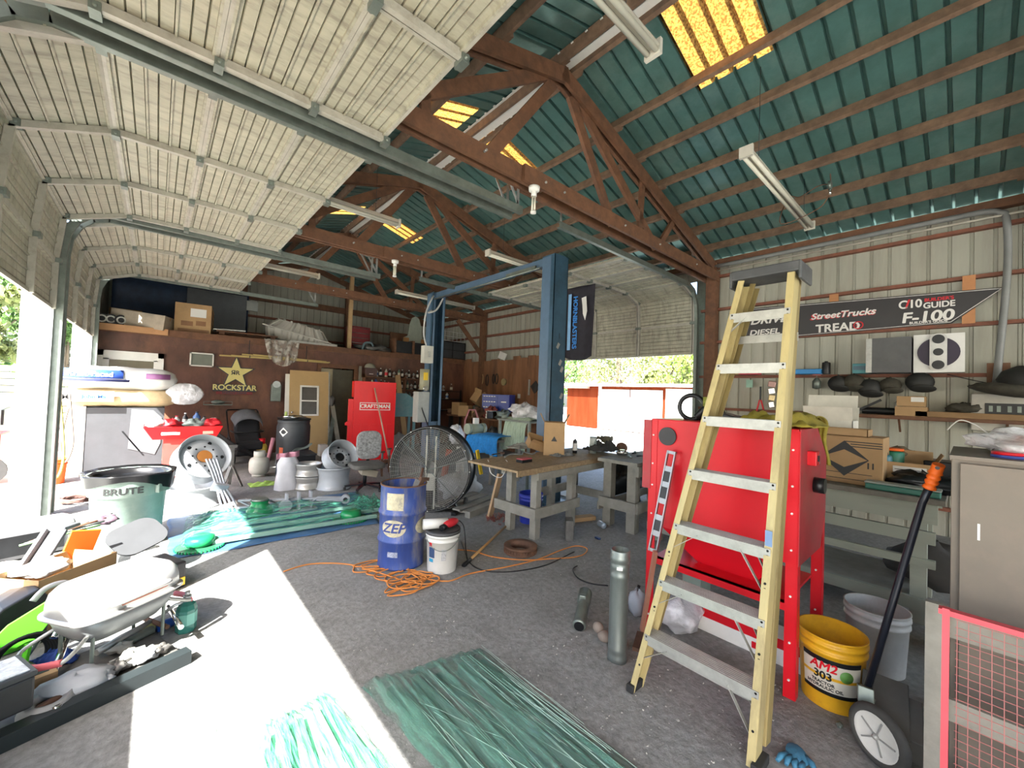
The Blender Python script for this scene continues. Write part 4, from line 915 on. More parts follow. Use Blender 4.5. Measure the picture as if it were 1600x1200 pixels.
F = frame((1, .0, .18)); pf_ = [(0, -.1), (.04, -.1), (.045, -.09), (.045, -.075), (.036, -.07)]
for i in range(9): pf_ += [(.036, -.06+.022*i), (.042, -.052+.022*i)]
pf_ += [(.05, .16), (.05, .26), (0, .26)]
mk('duct', B().lathe(pf_, 24, (.08, 0, .055), F), greysteel, o); mk('opening', B().cyl(Vector((.08, 0, .055))+F@Vector((0, 0, -.104)), Vector((.08, 0, .055))+F@Vector((0, 0, -.099)), .034, n=20), black, o)
mk('clamp', B().box(.20, -.02, .09, .24, .03, .14), greysteel, o, bev=.006)
dusty = mat('dusty_brown_metal', (.22, .18, .15), .8, var=.25, bump=.3)
o = thing('ball_joint', 'dusty brown cast joint lying at the foot of the metal pipe', 'machine part', G(940, 1000))
mk('ball', B().sph((0, .03, .07), .035), dusty, o); mk('casting', B().sph((.0, -.02, .035), .045, (1, 1, .75)).cyl((0, .03, .05), (.02, -.09, .03), .022), dusty, o); mk('stud', B().cyl((.02, -.09, .03), (.05, -.13, .03), .03), dusty, o)
o = thing('grey_sack', 'small grey plastic bag propped behind the metal pipe', 'bag', G(995, 960)); blob('sack', (0, 0, 0), (.07, .06, .10), mat('grey_sack', (.33, .35, .38), .5), None, None, 6, parent=o); mk('tie', B().cyl((0, 0, .17), (.02, 0, .21), .012), black, o)
mk('floor_grate', B().obox((0, 0, .012), (.2, .05, .024)), rust, loc=G(998, 1005), rz=.4, label='short rusty bar on the floor between the pipe and the ladder', cat='bar')

# big green wrapped bundle in the foreground, smaller ones behind
gfilm = film('green_stretch_film', (.14, .32, .25), .10, .42, 3.5, (8, .6, 8), .05)
gfilm2 = film('bright_green_film', (.10, .45, .25), .12, .60, 8, (6, .5, 6), .10)
hide = mat('bundle_core', (.12, .20, .17), .4, var=.4, scale=4, stretch=(5, .3, 5))
def wrapped(name, pts, h_, label, rz=0, m_=None, ridges=60, seed=1, core=True):
    """a flat bundle: an outline on the floor, long rails inside, film drawn tight over it"""
    r_ = random.Random(seed); c0 = sum(pts, Vector())/len(pts); c0.z = 0; o = thing(name, label, 'wrapped bundle', c0)
    P_ = [p-c0 for p in pts]; A_, B_, C_, D_ = P_     # near-left, near-right, far-right, far-left
    ph = [r_.uniform(0, 6) for _ in range(6)]
    def fn(u, v):
        p = (A_*(1-u)+B_*u)*(1-v)+(D_*(1-u)+C_*u)*v
        e = min(u, 1-u, v*1.5, (1-v)*1.5); z = h_*min(1, e*9)**.6
        z *= 1+.05*math.sin(u*ridges+ph[0])+.05*math.sin(u*ridges*1.7+ph[1]+2*v)+.10*math.sin(v*7+ph[2]+5*u)+.12*math.sin(u*9+ph[4]-2*v)
        if v > .93: p = p+Vector((0, .022*math.sin(70*u+ph[3]), 0))
        return Vector((p.x, p.y, max(z, .003)))
    mk('film_wrap', B().grid(fn, 70, 46), m_ or gfilm, o)
    def fn2(u, v): q = fn(u, v); return Vector((q.x*1.01+.01*math.sin(30*v), q.y*1.01, q.z*1.06+.006))
    mk('film_wrap', B().grid(fn2, 40, 20), m_ or gfilm, o)
    if core:
        for k in range(5):
            u = .12+.19*k; a = (A_*(1-u)+B_*u)*.93+(D_*(1-u)+C_*u)*.07; c = (A_*(1-u)+B_*u)*.10+(D_*(1-u)+C_*u)*.90
            mk('rail', B().bar(a+Vector((0, 0, h_*.35)), c+Vector((0, 0, h_*.35)), h_*.5, .07 if k % 2 else .03), hide, o)
    return o
o = wrapped('green_wrapped_bundle', [Vector((1.00, .95, 0)), Vector((1.62, .72, 0)), Vector((1.57, 1.98, 0)), Vector((.90, 2.14, 0))], .07, 'long flat bundle in dark green stretch film at the bottom centre', seed=3)
fl = mat('pale_film_glint', (.50, .72, .62), .2)
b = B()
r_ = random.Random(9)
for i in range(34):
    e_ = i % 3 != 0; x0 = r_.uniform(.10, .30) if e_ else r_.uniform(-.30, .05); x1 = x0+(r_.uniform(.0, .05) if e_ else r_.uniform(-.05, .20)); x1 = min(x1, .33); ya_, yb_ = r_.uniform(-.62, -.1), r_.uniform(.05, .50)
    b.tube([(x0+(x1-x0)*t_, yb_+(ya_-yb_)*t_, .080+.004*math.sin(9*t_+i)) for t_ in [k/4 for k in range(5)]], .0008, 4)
mk('film_crease_glints', b, fl, o, kind='stuff')  # pale strands paint highlights along the creases of the film
o = wrapped('green_wrapped_strips', [Vector((.14, 1.15, 0)), Vector((.90, 1.12, 0)), Vector((.74, 2.20, 0)), Vector((.44, 2.18, 0))], .04, 'lighter green wrapped bundle lying in the sun patch at the bottom', m_=gfilm2, seed=8)
mk('green_scrap', B().obox((0, 0, .004), (.035, .03, .004)), gfilm2, loc=G(330, 1145), label='tiny green plastic scrap alone on the sunlit floor', cat='scrap')

# ================================================================== TARP, WRAPPED RAILS, WHEELS
tarpm = mat('blue_tarp', (.035, .10, .22), .55, var=.2, scale=5, bump=.3, dirt=(.10, .16, .22), dirt_amt=.5)
tc_ = [G(262, 877), G(592, 818), G(558, 768), G(262, 812)]
o0 = sum(tc_, Vector())/4; o0.z = 0
def fn(u, v):
    p = (tc_[0]*(1-u)+tc_[1]*u)*(1-v)+(tc_[3]*(1-u)+tc_[2]*u)*v-o0
    return Vector((p.x+.01*math.sin(20*v), p.y+.012*math.sin(17*u), .006+.004*(1+math.sin(23*u+3*v))*(1+math.sin(15*v))*.5))
mk('tarp', B().grid(fn, 50, 30), tarpm, loc=o0, label='blue tarp spread on the floor under the green wrapped parts', cat='tarp', solid=.002)
g3 = film('mid_green_film', (.10, .40, .28), .10, .55, 6, (.6, 5, 5), .10)
def pt3(px_, py_, z=0): return G(px_, py_, z)
railg = mat('green_grey_rail', (.22, .38, .31), .4)
rb_ = thing('wrapped_axle_rails', 'long green wrapped metal rails lying across the blue tarp', 'wrapped bundle', pt3(440, 825)); L0 = rb_.location.copy()
for i, (a_, c_) in enumerate((((300, 840), (592, 796)), ((300, 852), (588, 806)), ((330, 826), (560, 790)))):
    p0, p1 = pt3(*a_, .05)-L0, pt3(*c_, .05)-L0; mk('rail', B().bar(p0, p1, .05, .035), railg, rb_, bev=.004)
def fn(u, v):
    p = pt3(280, 862)*(1-u)*(1-v)+pt3(592, 812)*u*(1-v)+(pt3(290, 812)*(1-u)+pt3(588, 778)*u)*v-L0
    e = min(v, 1-v, u*2, 2-2*u); return Vector((p.x, p.y, .012+.13*min(1, e*4)**.7*(1+.16*math.sin(v*23+u*3)+.12*math.sin(u*18+v*7)+.08*math.sin(u*47))))
mk('film_wrap', B().grid(fn, 90, 30), g3, rb_)
gwheel = mat('green_film_solid', (.01, .22, .07), .25)
for i, (px_, py_, s_, lb_) in enumerate(((312, 855, 1.0, 'green wrapped round hub with a toothed rim at the left end of the tarp'), (548, 812, 1.0, 'green wrapped round hub with a toothed rim at the right end of the tarp'), (405, 803, .8, 'green wrapped knob with a grey top in the middle of the tarp'))):
    o = thing('wrapped_hub', lb_, 'wrapped part', G(px_, py_, .012), group='green wrapped hubs on the tarp'); b = B()
    if i < 2:
        mk('hub_plate', B().cyl((0, 0, 0), (0, 0, .02), .19*s_, n=40), mat('dark_green_plate', (.02, .09, .05), .4), o)
        for k in range(40): a_ = k*PI/20; b.obox((.19*math.cos(a_), .19*math.sin(a_), .012), (.014, .012, .02), rotm(0, 0, a_))
        mk('toothed_rim', b, gwheel, o, kind='stuff'); mk('hub', B().lathe([(0, .02), (.10, .02), (.12, .05), (.115, .10), (.08, .115), (0, .11)], 24), gwheel, o)
    else: mk('hub', B().lathe([(0, 0), (.15, .0), (.14, .06), (.09, .13), (.1, .17)], 20), gwheel, o); mk('hub_top', B().cyl((0, 0, .16), (0, 0, .19), .09, n=20), greysteel, o)
cloth('film_crumple', G(345, 815, .015), .5, .35, .12, g3, 'crumpled green film at the back left of the tarp', 'plastic film', seed=41)
cloth('film_tuft', G(575, 793, .015), .4, .35, .16, g3, 'tuft of pale green film at the right end of the tarp', 'plastic film', seed=42)
primer = mat('grey_primer', (.30, .32, .35), .5, var=.1)
tb_ = thing('suspension_arm', 'long grey truss shaped suspension arm lying behind the tarp', 'vehicle part', G(372, 800)); L0 = tb_.location.copy()
a, c = Vector((0, 0, .10)), G(540, 779, .14)-L0; d_ = c-a; up_ = Vector((0, 0, .045))
b = B(); b.bar(a+up_, c+up_*.4, .05, .02); b.bar(a-up_, c-up_*.4, .05, .02)
for i in range(6):
    t0_, t1_ = i/8, (i+1)/8; b.bar(a+d_*t0_+(-up_ if i % 2 else up_), a+d_*t1_+(up_ if i % 2 else -up_), .04, .014)
b.bar(a+d_*.72+up_*.5, c, .05, .05); mk('arm', b, primer, tb_); mk('bushing', B().cyl(c+Vector((-.02, -.05, 0)), c+Vector((.02, .05, 0)), .055, n=20), primer, tb_); mk('bore', B().cyl(c+Vector((-.022, -.054, 0)), c+Vector((-.02, -.05, 0)), .028, n=16), black, tb_)
o = thing('axle_bracket', 'small grey bracket with upright plates on the tarp before the suspension arm', 'vehicle part', G(467, 798))
for x in (-.16, -.02, .12): mk('plate', B().box(x, -.05, .03, x+.02, .05, .24), primer, o)
mk('base_plate', B().box(-.22, -.08, 0, .2, .08, .03), primer, o); mk('round_ear', B().cyl((-.17, -.06, .10), (-.17, -.04, .10), .075, n=20), primer, o)
ex = thing('exhaust_tubes', 'bundle of bent grey metal tubes propped up at the left end of the tarp', 'tubes', G(345, 800)); tm_ = mat('grey_tube_steel', (.36, .38, .42), .35, .5)
for i in range(4): mk('tube', B().tube(smoothpts([(.03+.045*i, -.10, 0), (-.02+.045*i, -.03, .15), (-.05+.03*i, .04, .30), (-.10+.03*i, .12, .48), (-.16+.035*i, .2, .64)], 5), .013, 8), tm_, ex)
mk('flange', B().obox((-.02, .03, .30), (.17, .05, .10), rotm(.4, .3, .1)), primer, ex, bev=.006)
# steel wheels
whm = mat('grey_wheel_paint', (.37, .39, .41), .42, .15, var=.08, dirt=(.28, .28, .27), dirt_amt=.4)
def wheel(name, c, R_, W_, label, rot=(0, 0, 0), m_=None, hubm=None, group='loose steel wheels on the floor', dish=.5):
    m_ = m_ or whm; o = thing(name, label, 'wheel', c, rot=rot, group=group)
    r_ = R_
    prof = [(r_*.985, 0), (r_, .004), (r_, .018), (r_*.93, .03), (r_*.91, .07), (r_*.86, W_*.4), (r_*.86, W_*.6), (r_*.91, W_-.07), (r_*.93, W_-.03), (r_, W_-.018), (r_, W_-.004), (r_*.985, W_), (r_*.96, W_-.004), (r_*.90, W_-.035), (r_*.84, W_*.6), (r_*.84, W_*.4), (r_*.90, .035), (r_*.96, .004), (r_*.985, 0)]
    mk('rim', B().lathe(prof, 48), m_, o); zd = W_*dish
    mk('disc', B().lathe([(r_*.85, zd-.03), (r_*.7, zd+.0), (r_*.55, zd+.03), (r_*.3, zd+.03), (r_*.28, zd+.015), (0, zd+.015)], 36), m_, o)
    mk('hub_bore', B().cyl((0, 0, zd+.016), (0, 0, zd+.036), r_*.27, n=24), hubm or black, o)
    b = B()
    for k in range(8): a_ = k*PI/4; b.cyl((r_*.44*math.cos(a_), r_*.44*math.sin(a_), zd+.028), (r_*.44*math.cos(a_), r_*.44*math.sin(a_), zd+.034), r_*.04, n=10)
    for k in range(5): a_ = k*2*PI/5; b.cyl((r_*.66*math.cos(a_), r_*.66*math.sin(a_), zd+.006), (r_*.66*math.cos(a_), r_*.66*math.sin(a_), zd+.02), r_*.075, n=10)
    mk('bolt_holes', b, black, o, kind='stuff'); return o
wheel('truck_wheel', G(521, 762), .26, .34, 'deep grey steel wheel lying flat under a tilted one beside the stacked trailer rims')
wheel('truck_wheel', G(521, 762)+Vector((.05, .06, .43)), .25, .24, 'grey steel wheel tilted forward on top of the deep wheel near the office chair', rot=(1.0, -.15, .3), dish=.35)
wheel('truck_wheel', G(302, 790), .30, .27, 'grey steel wheel lying flat near the trash can, under the wheel with an orange hub', hubm=black)
rh = mat('orange_rust_hub', (.42, .16, .03), .7)
wheel('truck_wheel', G(302, 790)+Vector((.03, .12, .53)), .30, .26, 'grey wheel with an orange rusted hub, tilted on another by the trash can', rot=(1.05, .12, .22), hubm=rh, dish=.75)
silver = mat('silver_wheel', (.48, .47, .44), .35, .5, dirt=(.3, .28, .25), dirt_amt=.5)
w1 = wheel('trailer_wheel', G(481, 762), .20, .19, 'silver trailer rim, lower of two stacked beside the white sack', m_=silver, group='stacked trailer rims')
dup(w1, w1.location+Vector((0, 0, .20)), 0.3, 'silver trailer rim, upper of two stacked beside the white sack')
sk = thing('sand_sack', 'white plastic sack with a pink top standing by the trailer rims', 'sack', G(448, 764))
def fn(u, v):
    a_ = u*2*PI; r_ = .17*(1-.15*v)*(1+.05*math.sin(5*a_+4*v)+.03*math.sin(9*v)); r_ = r_ if v < .8 else r_*(1-(v-.8)*1.6)
    return Vector((r_*math.cos(a_), r_*.75*math.sin(a_), .5*v))
mk('sack_body', B().grid(fn, 28, 14), mat('white_sack', (.55, .55, .58), .4, var=.1, bump=.3), sk)
mk('pink_neck', B().grid(lambda u, v: Vector(((u-.5)*.32, .03*math.sin(14*u), .46+.09*v+.03*u)), 20, 4), mat('pink_film', (.5, .22, .28), .3), sk, solid=.006)
mk('green_rag', B().grid(lambda u, v: Vector(((u-.5)*.42, (v-.5)*.30, .035*(1+math.sin(19*u+7*v)*math.sin(15*v))*(1-max(abs(u-.5), abs(v-.5))*1.6))), 26, 18), mat('lime_rag', (.36, .55, .12), .9, bump=.5, scale=40), loc=G(413, 757), label='lime green rag on the floor beside the white sack', cat='rag', solid=.004)
# propane tank
pt_ = thing('propane_tank', 'dull white propane tank standing on the floor before the black drum', 'gas tank', G(404, 744))
tank = mat('dull_white_tank', (.42, .41, .36), .5, var=.12, dirt=(.3, .28, .22), dirt_amt=.5)
mk('tank_body', B().lathe([(0, .03), (.09, .03), (.14, .07), (.155, .12), (.155, .25), (.14, .31), (.08, .345), (0, .35)], 32), tank, pt_); mk('foot_ring', B().lathe([(.10, 0), (.105, 0), (.105, .06), (.10, .06)], 28), tank, pt_)
mk('collar', B().lathe([(.085, .33), (.09, .33), (.09, .44), (.085, .44)], 28), tank, pt_); mk('valve', B().cyl((0, 0, .34), (0, 0, .41), .02).cyl((0, 0, .40), (.05, 0, .40), .012), chrome, pt_)
# black plastic drum and battery box
bd = thing('plastic_drum', 'black plastic drum with a white diamond sticker before the tan door', 'drum', G(456, 728)); dkp = mat('dark_grey_drum', (.035, .038, .042), .5, var=.2)
mk('drum_body', B().lathe([(0, 0), (.27, 0), (.29, .04), (.295, .5), (.30, .52), (.30, .8), (.28, .86), (.29, .88), (.29, .92), (.26, .93), (0, .92)], 40), dkp, bd)
adr = math.atan2(-bd.location.y, -bd.location.x)
def dia(b, R_, ang, zc, s_, eps): return b.add([((R_+eps)*math.cos(ang+x/R_), (R_+eps)*math.sin(ang+x/R_), zc+z) for x, z in ((-s_, 0), (0, -s_), (s_, 0), (0, s_))], [(0, 1, 2, 3)])
mk('diamond_sticker', dia(B(), .302, adr-.62, .70, .09, .004), white, bd, solid=.002); mk('sticker_print', dia(B(), .302, adr-.62, .71, .045, .007), black, bd); mk('orange_sticker', arc_patch(.293, .293, .28, .40, adr-.9, adr-.6), mat('orange_label', (.6, .12, .05), .5), bd)
o = thing('bolt_tray', 'black rimmed tray heaped with greyish hardware on the black drum', 'tray', bd.location+Vector((0, 0, .932))); mk('tray', B().box(-.26, -.22, 0, .26, .22, .03), black, o, bev=.01); blob('hardware', (0, 0, .03), (.18, .14, .025), chrome, None, None, 3, noise=.25, parent=o)
mk('nozzle', B().cyl((0, 0, 0), (0, 0, .13), .035, .022), mat('pale_green_plastic', (.4, .5, .15), .5), loc=bd.location+Vector((-.1, .24, .94)), label='pale green nozzle standing at the back of the black drum', cat='nozzle')
o = thing('battery_box', 'black plastic battery box with thin cables on its lid before the black drum', 'box', G(462, 735)+Vector((.05, -.1, 0)), .1); mk('box_body', B().box(-.22, -.15, .0, .22, .15, .30), dark, o, bev=.012); mk('lid', B().obox((0, 0, .33), (.46, .32, .03), rotm(.12, 0, 0)), dkp, o, bev=.006)
for i in range(3): mk('cable', B().tube(smoothpts([(-.28, -.1, .28), (-.1, .02, .38+.02*i), (.08, -.06+.05*i, .44), (.16, -.1+.03*i, .52), (.1, -.08, .5)], 6), .006, 6), greysteel, o)
o = thing('blue_crate', 'dull blue crate under the battery box', 'crate', G(444, 745)+Vector((.1, .1, 0)));  mk('crate_body', B().box(-.2, -.1, 0, .1, .1, .2), mat('dull_blue_crate', (.06, .09, .13), .6), o, bev=.01)
o = thing('funnel_jug', 'yellow and white jug with a red cap beside the propane tank', 'jug', G(411, 722)+Vector((0, .2, 0))); mk('jug_body', B().lathe([(0, 0), (.09, 0), (.1, .03), (.1, .30), (.07, .36), (0, .36)], 20), mat('yellow_jug', (.6, .42, .06), .5), o); mk('jug_band', B().lathe([(.102, .05), (.102, .17)], 20), white, o); mk('red_cap', B().cyl((0, 0, .36), (0, 0, .47), .06, n=16), red, o)
mk('pink_pole', B().cyl((0, 0, 0), (.10, .0, .60), .03, .035, n=14), mat('dull_pink', (.35, .14, .17), .6), loc=G(412, 735)+Vector((.03, 0, 0)), label='dull pink tube leaning between the jug and the black drum', cat='tube')
# jack stand, black sled, mats
o = thing('jack_stand', 'tall grey steel stand before the black sled near the propane tank', 'stand', G(360, 760)); b = B()
for a_ in ((.14, -.1), (-.12, -.12), (0, .16)): b.bar((a_[0], a_[1], 0), (0, 0, .36), .05, .012)
mk('stand_leg', b, grime, o); mk('column', B().box(-.025, -.025, .3, .025, .025, .62), grime, o); mk('saddle', B().box(-.06, -.04, .60, .06, .04, .64), grime, o)
mk('black_sled', B().grid(lambda u, v: Vector(((u-.5)*.9, .10*math.sin(v*3.1)+.25*v, .62*(1-u)**1.4+.06+.10*abs(v-.5)*2)), 20, 10), dark, loc=G(365, 728)+Vector((.05, .1, 0)), rz=.1, label='curved black plastic shell leaning behind the jack stand', cat='sled', solid=.01)
# stroller
st = thing('stroller', 'grey and black baby stroller parked against the plywood wall', 'stroller', G(377, 716)+Vector((0, -.15, 0)), .1); gfab = mat('grey_fabric', (.12, .12, .13), .9, var=.2); bfab = mat('black_fabric', (.02, .02, .022), .9)
mk('canopy', B().grid(lambda u, v: Vector((.27*math.cos(PI*u)*(1-.1*v), -.10-.26*math.sin(v*1.5), .72+.38*math.sin(PI*u)*.55*math.cos(v*.7)+.14*(1-v))), 20, 8), gfab, st, solid=.01)
mk('seat', B().grid(lambda u, v: Vector(((u-.5)*.44, -.05-.36*v, .92-.50*math.sin(v*1.57))), 8, 12), bfab, st, solid=.05); mk('footrest', B().box(-.24, -.5, .25, .24, -.36, .42), bfab, st, bev=.04)
mk('bumper_bar', B().tube(smoothpts([(-.26, -.1, .62), (-.25, -.42, .62), (0, -.5, .62), (.25, -.42, .62), (.26, -.1, .62)], 5), .018), black, st); mk('basket', B().box(-.22, -.4, .12, .22, .1, .24), bfab, st, bev=.03)
for s_ in (-1, 1):
    mk('side_tube', B().tube([(s_*.29, .18, 1.0), (s_*.28, -.05, .55), (s_*.27, -.45, .12)], .014).tube([(s_*.28, -.05, .55), (s_*.27, .25, .12)], .014), black, st)
    for y in (-.48, .26): mk('wheel', B().tube([(s_*.27, y+.085*math.cos(i*PI/10), .10+.085*math.sin(i*PI/10)) for i in range(20)], .018, 8, True).cyl((s_*.27-.01, y, .1), (s_*.27+.01, y, .1), .06), rubber, st)
mk('handle', B().tube([(-.29, .18, 1.0), (-.27, .22, 1.04), (.27, .22, 1.04), (.29, .18, 1.0)], .016), black, st)
o = thing('play_seat', 'beige plastic child play seat standing behind the stroller', 'toy furniture', G(395, 708)+Vector((0, .25, 0)), .0); beige = mat('beige_plastic', (.42, .33, .22), .6)
mk('backrest', B().tube(smoothpts([(-.45, 0, 0), (-.42, 0, .9), (-.25, 0, 1.18), (.25, 0, 1.18), (.42, 0, .9), (.45, 0, 0)], 5), .06, 10).box(-.35, -.02, .45, .35, .02, .9), beige, o)
for s_ in (-1, 1): mk('side_panel', B().box(s_*.42-.03, -.3, 0, s_*.42+.03, 0, .5), beige, o, bev=.02)
# leaning doors
dl = thing('tan_door', 'tan exterior door with a small window leaning on the plywood wall', 'door', (2.36, 10.44, 0), .0, rot=(math.radians(-8.5), 0, math.radians(-4)))
tand = mat('tan_door_skin', (.46, .31, .14), .6, var=.05)
mk('door_slab', B().box(0, 0, 0, .86, .04, .92).box(0, 0, 1.62, .86, .04, 2.0).box(0, 0, .92, .24, .04, 1.62).box(.62, 0, .92, .86, .04, 1.62), tand, dl)
fr_ = mk('window_frame', B().box(.22, -.012, .90, .26, .05, 1.64).box(.60, -.012, .90, .64, .05, 1.64).box(.22, -.012, .90, .64, .05, .94).box(.22, -.012, 1.60, .64, .05, 1.64).box(.22, -.012, 1.25, .64, .04, 1.28), white, dl)
mk('pane', B().box(.25, .018, .93, .61, .022, 1.61), mat('dim_pane', (.10, .09, .08), .15), fr_); mk('door_edge', B().box(.86, -.005, 0, .885, .045, 2.0), alu, dl); mk('knob', B().cyl((.05, -.05, .98), (.05, 0, .98), .008).sph((.05, -.055, .98), .028), chrome, dl)
wd_ = thing('white_door', 'white door leaning behind the tan one, only its left edge showing', 'door', (2.28, 10.52, 0), rot=(math.radians(-8), 0, math.radians(-4))); mk('door_slab', B().box(0, 0, 0, .5, .04, 1.9), white, wd_)
o = thing('weathered_planks', 'grey weathered planks leaning on the wall right of the tan door', 'planks', (3.40, 10.45, 0)); mk('plank', B().obox((0, 0, .62), (.1, .03, 1.25), rotm(-.25, -.12, 0)), gw, o); mk('plank', B().obox((-.12, -.05, .5), (.08, .03, 1.0), rotm(-.3, .2, 0)), greysteel, o)
blob('rag_bundle', (3.32, 10.62, 1.12), (.09, .09, .14), mat('dull_rag', (.12, .12, .12), .9), 'grey bundle hooked on the top of the leaning planks', 'bundle', 9)
mk('white_bin', B().box(-.09, -.09, 0, .09, .09, .26), white, loc=(2.98, 9.98, 0), label='small white bin on the floor between the black drum and the grey wheels', cat='bin', bev=.01)
# red parts cover with script
cf = thing('red_machine_cover', 'tall bright red sheet metal panel with a white boxed brand name', 'panel', (3.28, 8.98, 0), -.18)
brr = mat('bright_red_paint', (.72, .006, .01), .35, var=.04)
mk('front_panel', B().box(0, 0, 0, .92, .02, 1.76).box(0, 0, 1.40, .02, .30, 1.76).box(.90, 0, 0, .92, .30, 1.76), brr, cf, bev=.004); mk('side_channel', B().box(-.10, .01, 0, .0, .09, 1.36), brr, cf, bev=.004); mk('latch', B().box(-.16, -.02, .78, -.06, .03, .84).cyl((-.10, -.03, .82), (-.1, .03, .82), .05, n=12), brr, cf, bev=.005)
mks('stiffening_crease', B().bar((.18, -.004, .2), (.18, -.004, .78), .010, .008).bar((.36, -.004, .2), (.36, -.004, .78), .010, .008).bar((.74, -.004, .3), (.74, -.004, .78), .010, .008).bar((.05, -.003, .80), (.85, -.003, .80), .006, .008), brr, cf)
bdg = mk('badge', B().box(.13, -.006, 1.12, .80, -.001, 1.29), white, cf); mk('badge_field', B().box(.145, -.008, 1.135, .785, -.0055, 1.275), brr, bdg)
text('lettering', 'CRAFTSMAN', .115, white, bdg, (.465, -.0095, 1.205), F_XZ, bold=.003, sx=.98)
o = thing('push_broom', 'broom with a pinkish wooden handle leaning on the red panel', 'broom', (3.86, 8.30, 0)); 
mk('handle', B().cyl((0, 0, .06), (-.18, .54, 1.62), .017, n=12), mat('pale_pink_wood', (.45, .27, .20), .6), o); mk('broom_head', B().obox((0, 0, .05), (.4, .07, .05), rotm(0, 0, .2)), wood, o); mk('bristles', B().obox((0, 0, .015), (.38, .06, .05), rotm(0, 0, .2)), black, o, kind='stuff')
for i, (px_, py_) in enumerate(((596, 742), (607, 735))):
    o = thing('axle_stand', ['rusty red axle stand at the foot of the broom, the nearer one', 'rusty red axle stand at the foot of the broom, the farther one'][i], 'stand', G(px_, py_), .4, 'axle stands by the broom'); b = B()
    for sx_, sy_ in ((-1, -1), (1, -1), (1, 1), (-1, 1)): b.bar((sx_*.11, sy_*.11, 0), (sx_*.02, sy_*.02, .30), .035, .008)
    mk('frame', b, rust, o); mk('post', B().box(-.015, -.015, .25, .015, .015, .42), grime, o); mk('saddle', B().box(-.05, -.02, .41, .05, .02, .44), rust, o)
# office chair
oc_ = thing('office_chair', 'swivel office chair with a mottled grey back and a dirty seat beside the fan', 'chair', G(570, 768)+Vector((.03, .1, 0)), -.1)
mot = mat('mottled_grey_fabric', (.27, .27, .27), .95, var=.55, scale=26); dirty = mat('dirty_grey_fabric', (.10, .095, .085), .95, var=.3)
def rrect(w_, h_, r_, n=6):
    out = []
    for cx_, cy_, a0 in ((w_/2-r_, h_/2-r_, 0), (-w_/2+r_, h_/2-r_, PI/2), (-w_/2+r_, -h_/2+r_, PI), (w_/2-r_, -h_/2+r_, 1.5*PI)):
        out += [(cx_+r_*math.cos(a0+i*PI/2/n), cy_+r_*math.sin(a0+i*PI/2/n)) for i in range(n+1)]
    return out
mk('backrest', B().prism(rrect(.40, .46, .13), F_XZ, (.10, .16, .68), -.07), mot, oc_, bev=.02); mk('back_post', B().bar((.1, .22, .38), (.1, .25, .7), .05, .02), black, oc_)
mk('seat', B().prism(rrect(.50, .46, .12), Matrix.Identity(3), (0, -.08, .37), .07), dirty, oc_, bev=.02); mk('seat_pan', B().obox((.02, -.1, .31), (.24, .2, .10), rotm(.1, .25, 0)), mat('dull_beige', (.3, .26, .2), .7), oc_)
mk('gas_column', B().cyl((0, 0, .07), (0, 0, .36), .028), black, oc_)
for i in range(5):
    a_ = i*2*PI/5+.3; d_ = Vector((math.cos(a_), math.sin(a_), 0)); lg = mk('base_leg', B().bar(d_*.02+Vector((0, 0, .10)), d_*.29+Vector((0, 0, .065)), .04, .025), black, oc_); mk('caster', B().cyl(d_*.29+Vector((-.015, 0, .025)), d_*.29+Vector((.015, 0, .025)), .025, n=12), rubber, lg)
# teal machine
o = thing('teal_machine', 'dusty teal metal cabinet on legs behind the red panel', 'machine', (4.52, 9.1, 0), -.18); tl_ = mat('dusty_teal_paint', (.10, .22, .25), .6, dirt=(.2, .24, .24), dirt_amt=.5)
mk('hood', B().prism([(-.45, .95), (.33, .95), (.33, 1.35), (.08, 1.52), (-.45, 1.52)], F_XZ, (0, 0, 0), -.5), tl_, o, bev=.006)
for x, y in ((-.42, .02), (.27, .02), (-.42, .44), (.27, .44)): mk('leg', B().box(x, y, 0, x+.06, y+.05, .95), tl_, o)
blob('sack', (.0, .25, .0), (.2, .15, .28), mat('dull_sack', (.3, .3, .27), .8), None, None, 4, parent=o)

# ================================================================== LIFT
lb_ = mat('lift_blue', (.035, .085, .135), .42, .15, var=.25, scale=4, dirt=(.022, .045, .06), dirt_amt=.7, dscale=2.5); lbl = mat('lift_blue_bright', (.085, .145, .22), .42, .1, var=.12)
lf = thing('car_lift', 'blue two post car lift spanning the middle of the shop', 'car lift', (4.5, 4.2, 0))
for y, s_ in ((0, 1), (3.5, -1)):
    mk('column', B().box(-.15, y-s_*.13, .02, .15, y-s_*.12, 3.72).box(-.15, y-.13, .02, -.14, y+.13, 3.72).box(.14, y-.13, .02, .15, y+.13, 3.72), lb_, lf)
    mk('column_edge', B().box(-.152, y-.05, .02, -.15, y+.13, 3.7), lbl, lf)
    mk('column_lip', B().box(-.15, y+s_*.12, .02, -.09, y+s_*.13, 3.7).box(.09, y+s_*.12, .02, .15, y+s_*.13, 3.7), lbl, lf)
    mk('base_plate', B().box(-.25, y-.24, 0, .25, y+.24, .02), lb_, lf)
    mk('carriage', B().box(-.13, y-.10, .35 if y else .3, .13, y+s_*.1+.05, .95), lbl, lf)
mk('crossbeam', B().box(-.09, .0, 3.60, .0, 3.5, 3.72), lbl, lf, bev=.004); mk('safety_bar', B().cyl((-.13, .2, 3.57), (-.13, 3.4, 3.57), .014).bar((-.13, .3, 3.60), (-.13, 1.0, 3.60), .03, .05), greysteel, lf)
for z, x in ((2.35, -.02), (2.1, .04), (2.0, .08), (1.6, .09)): mk('rub_mark', B().obox((x, -.1305, z), (.05, .002, .09), rotm(0, .5, 0)), mat('bare_metal_scuff', (.35, .33, .3), .5, .4), lf)
mk('cable_slot', B().box(-.005, -.1315, 2.46, .005, -.1300, 2.54), black, lf)
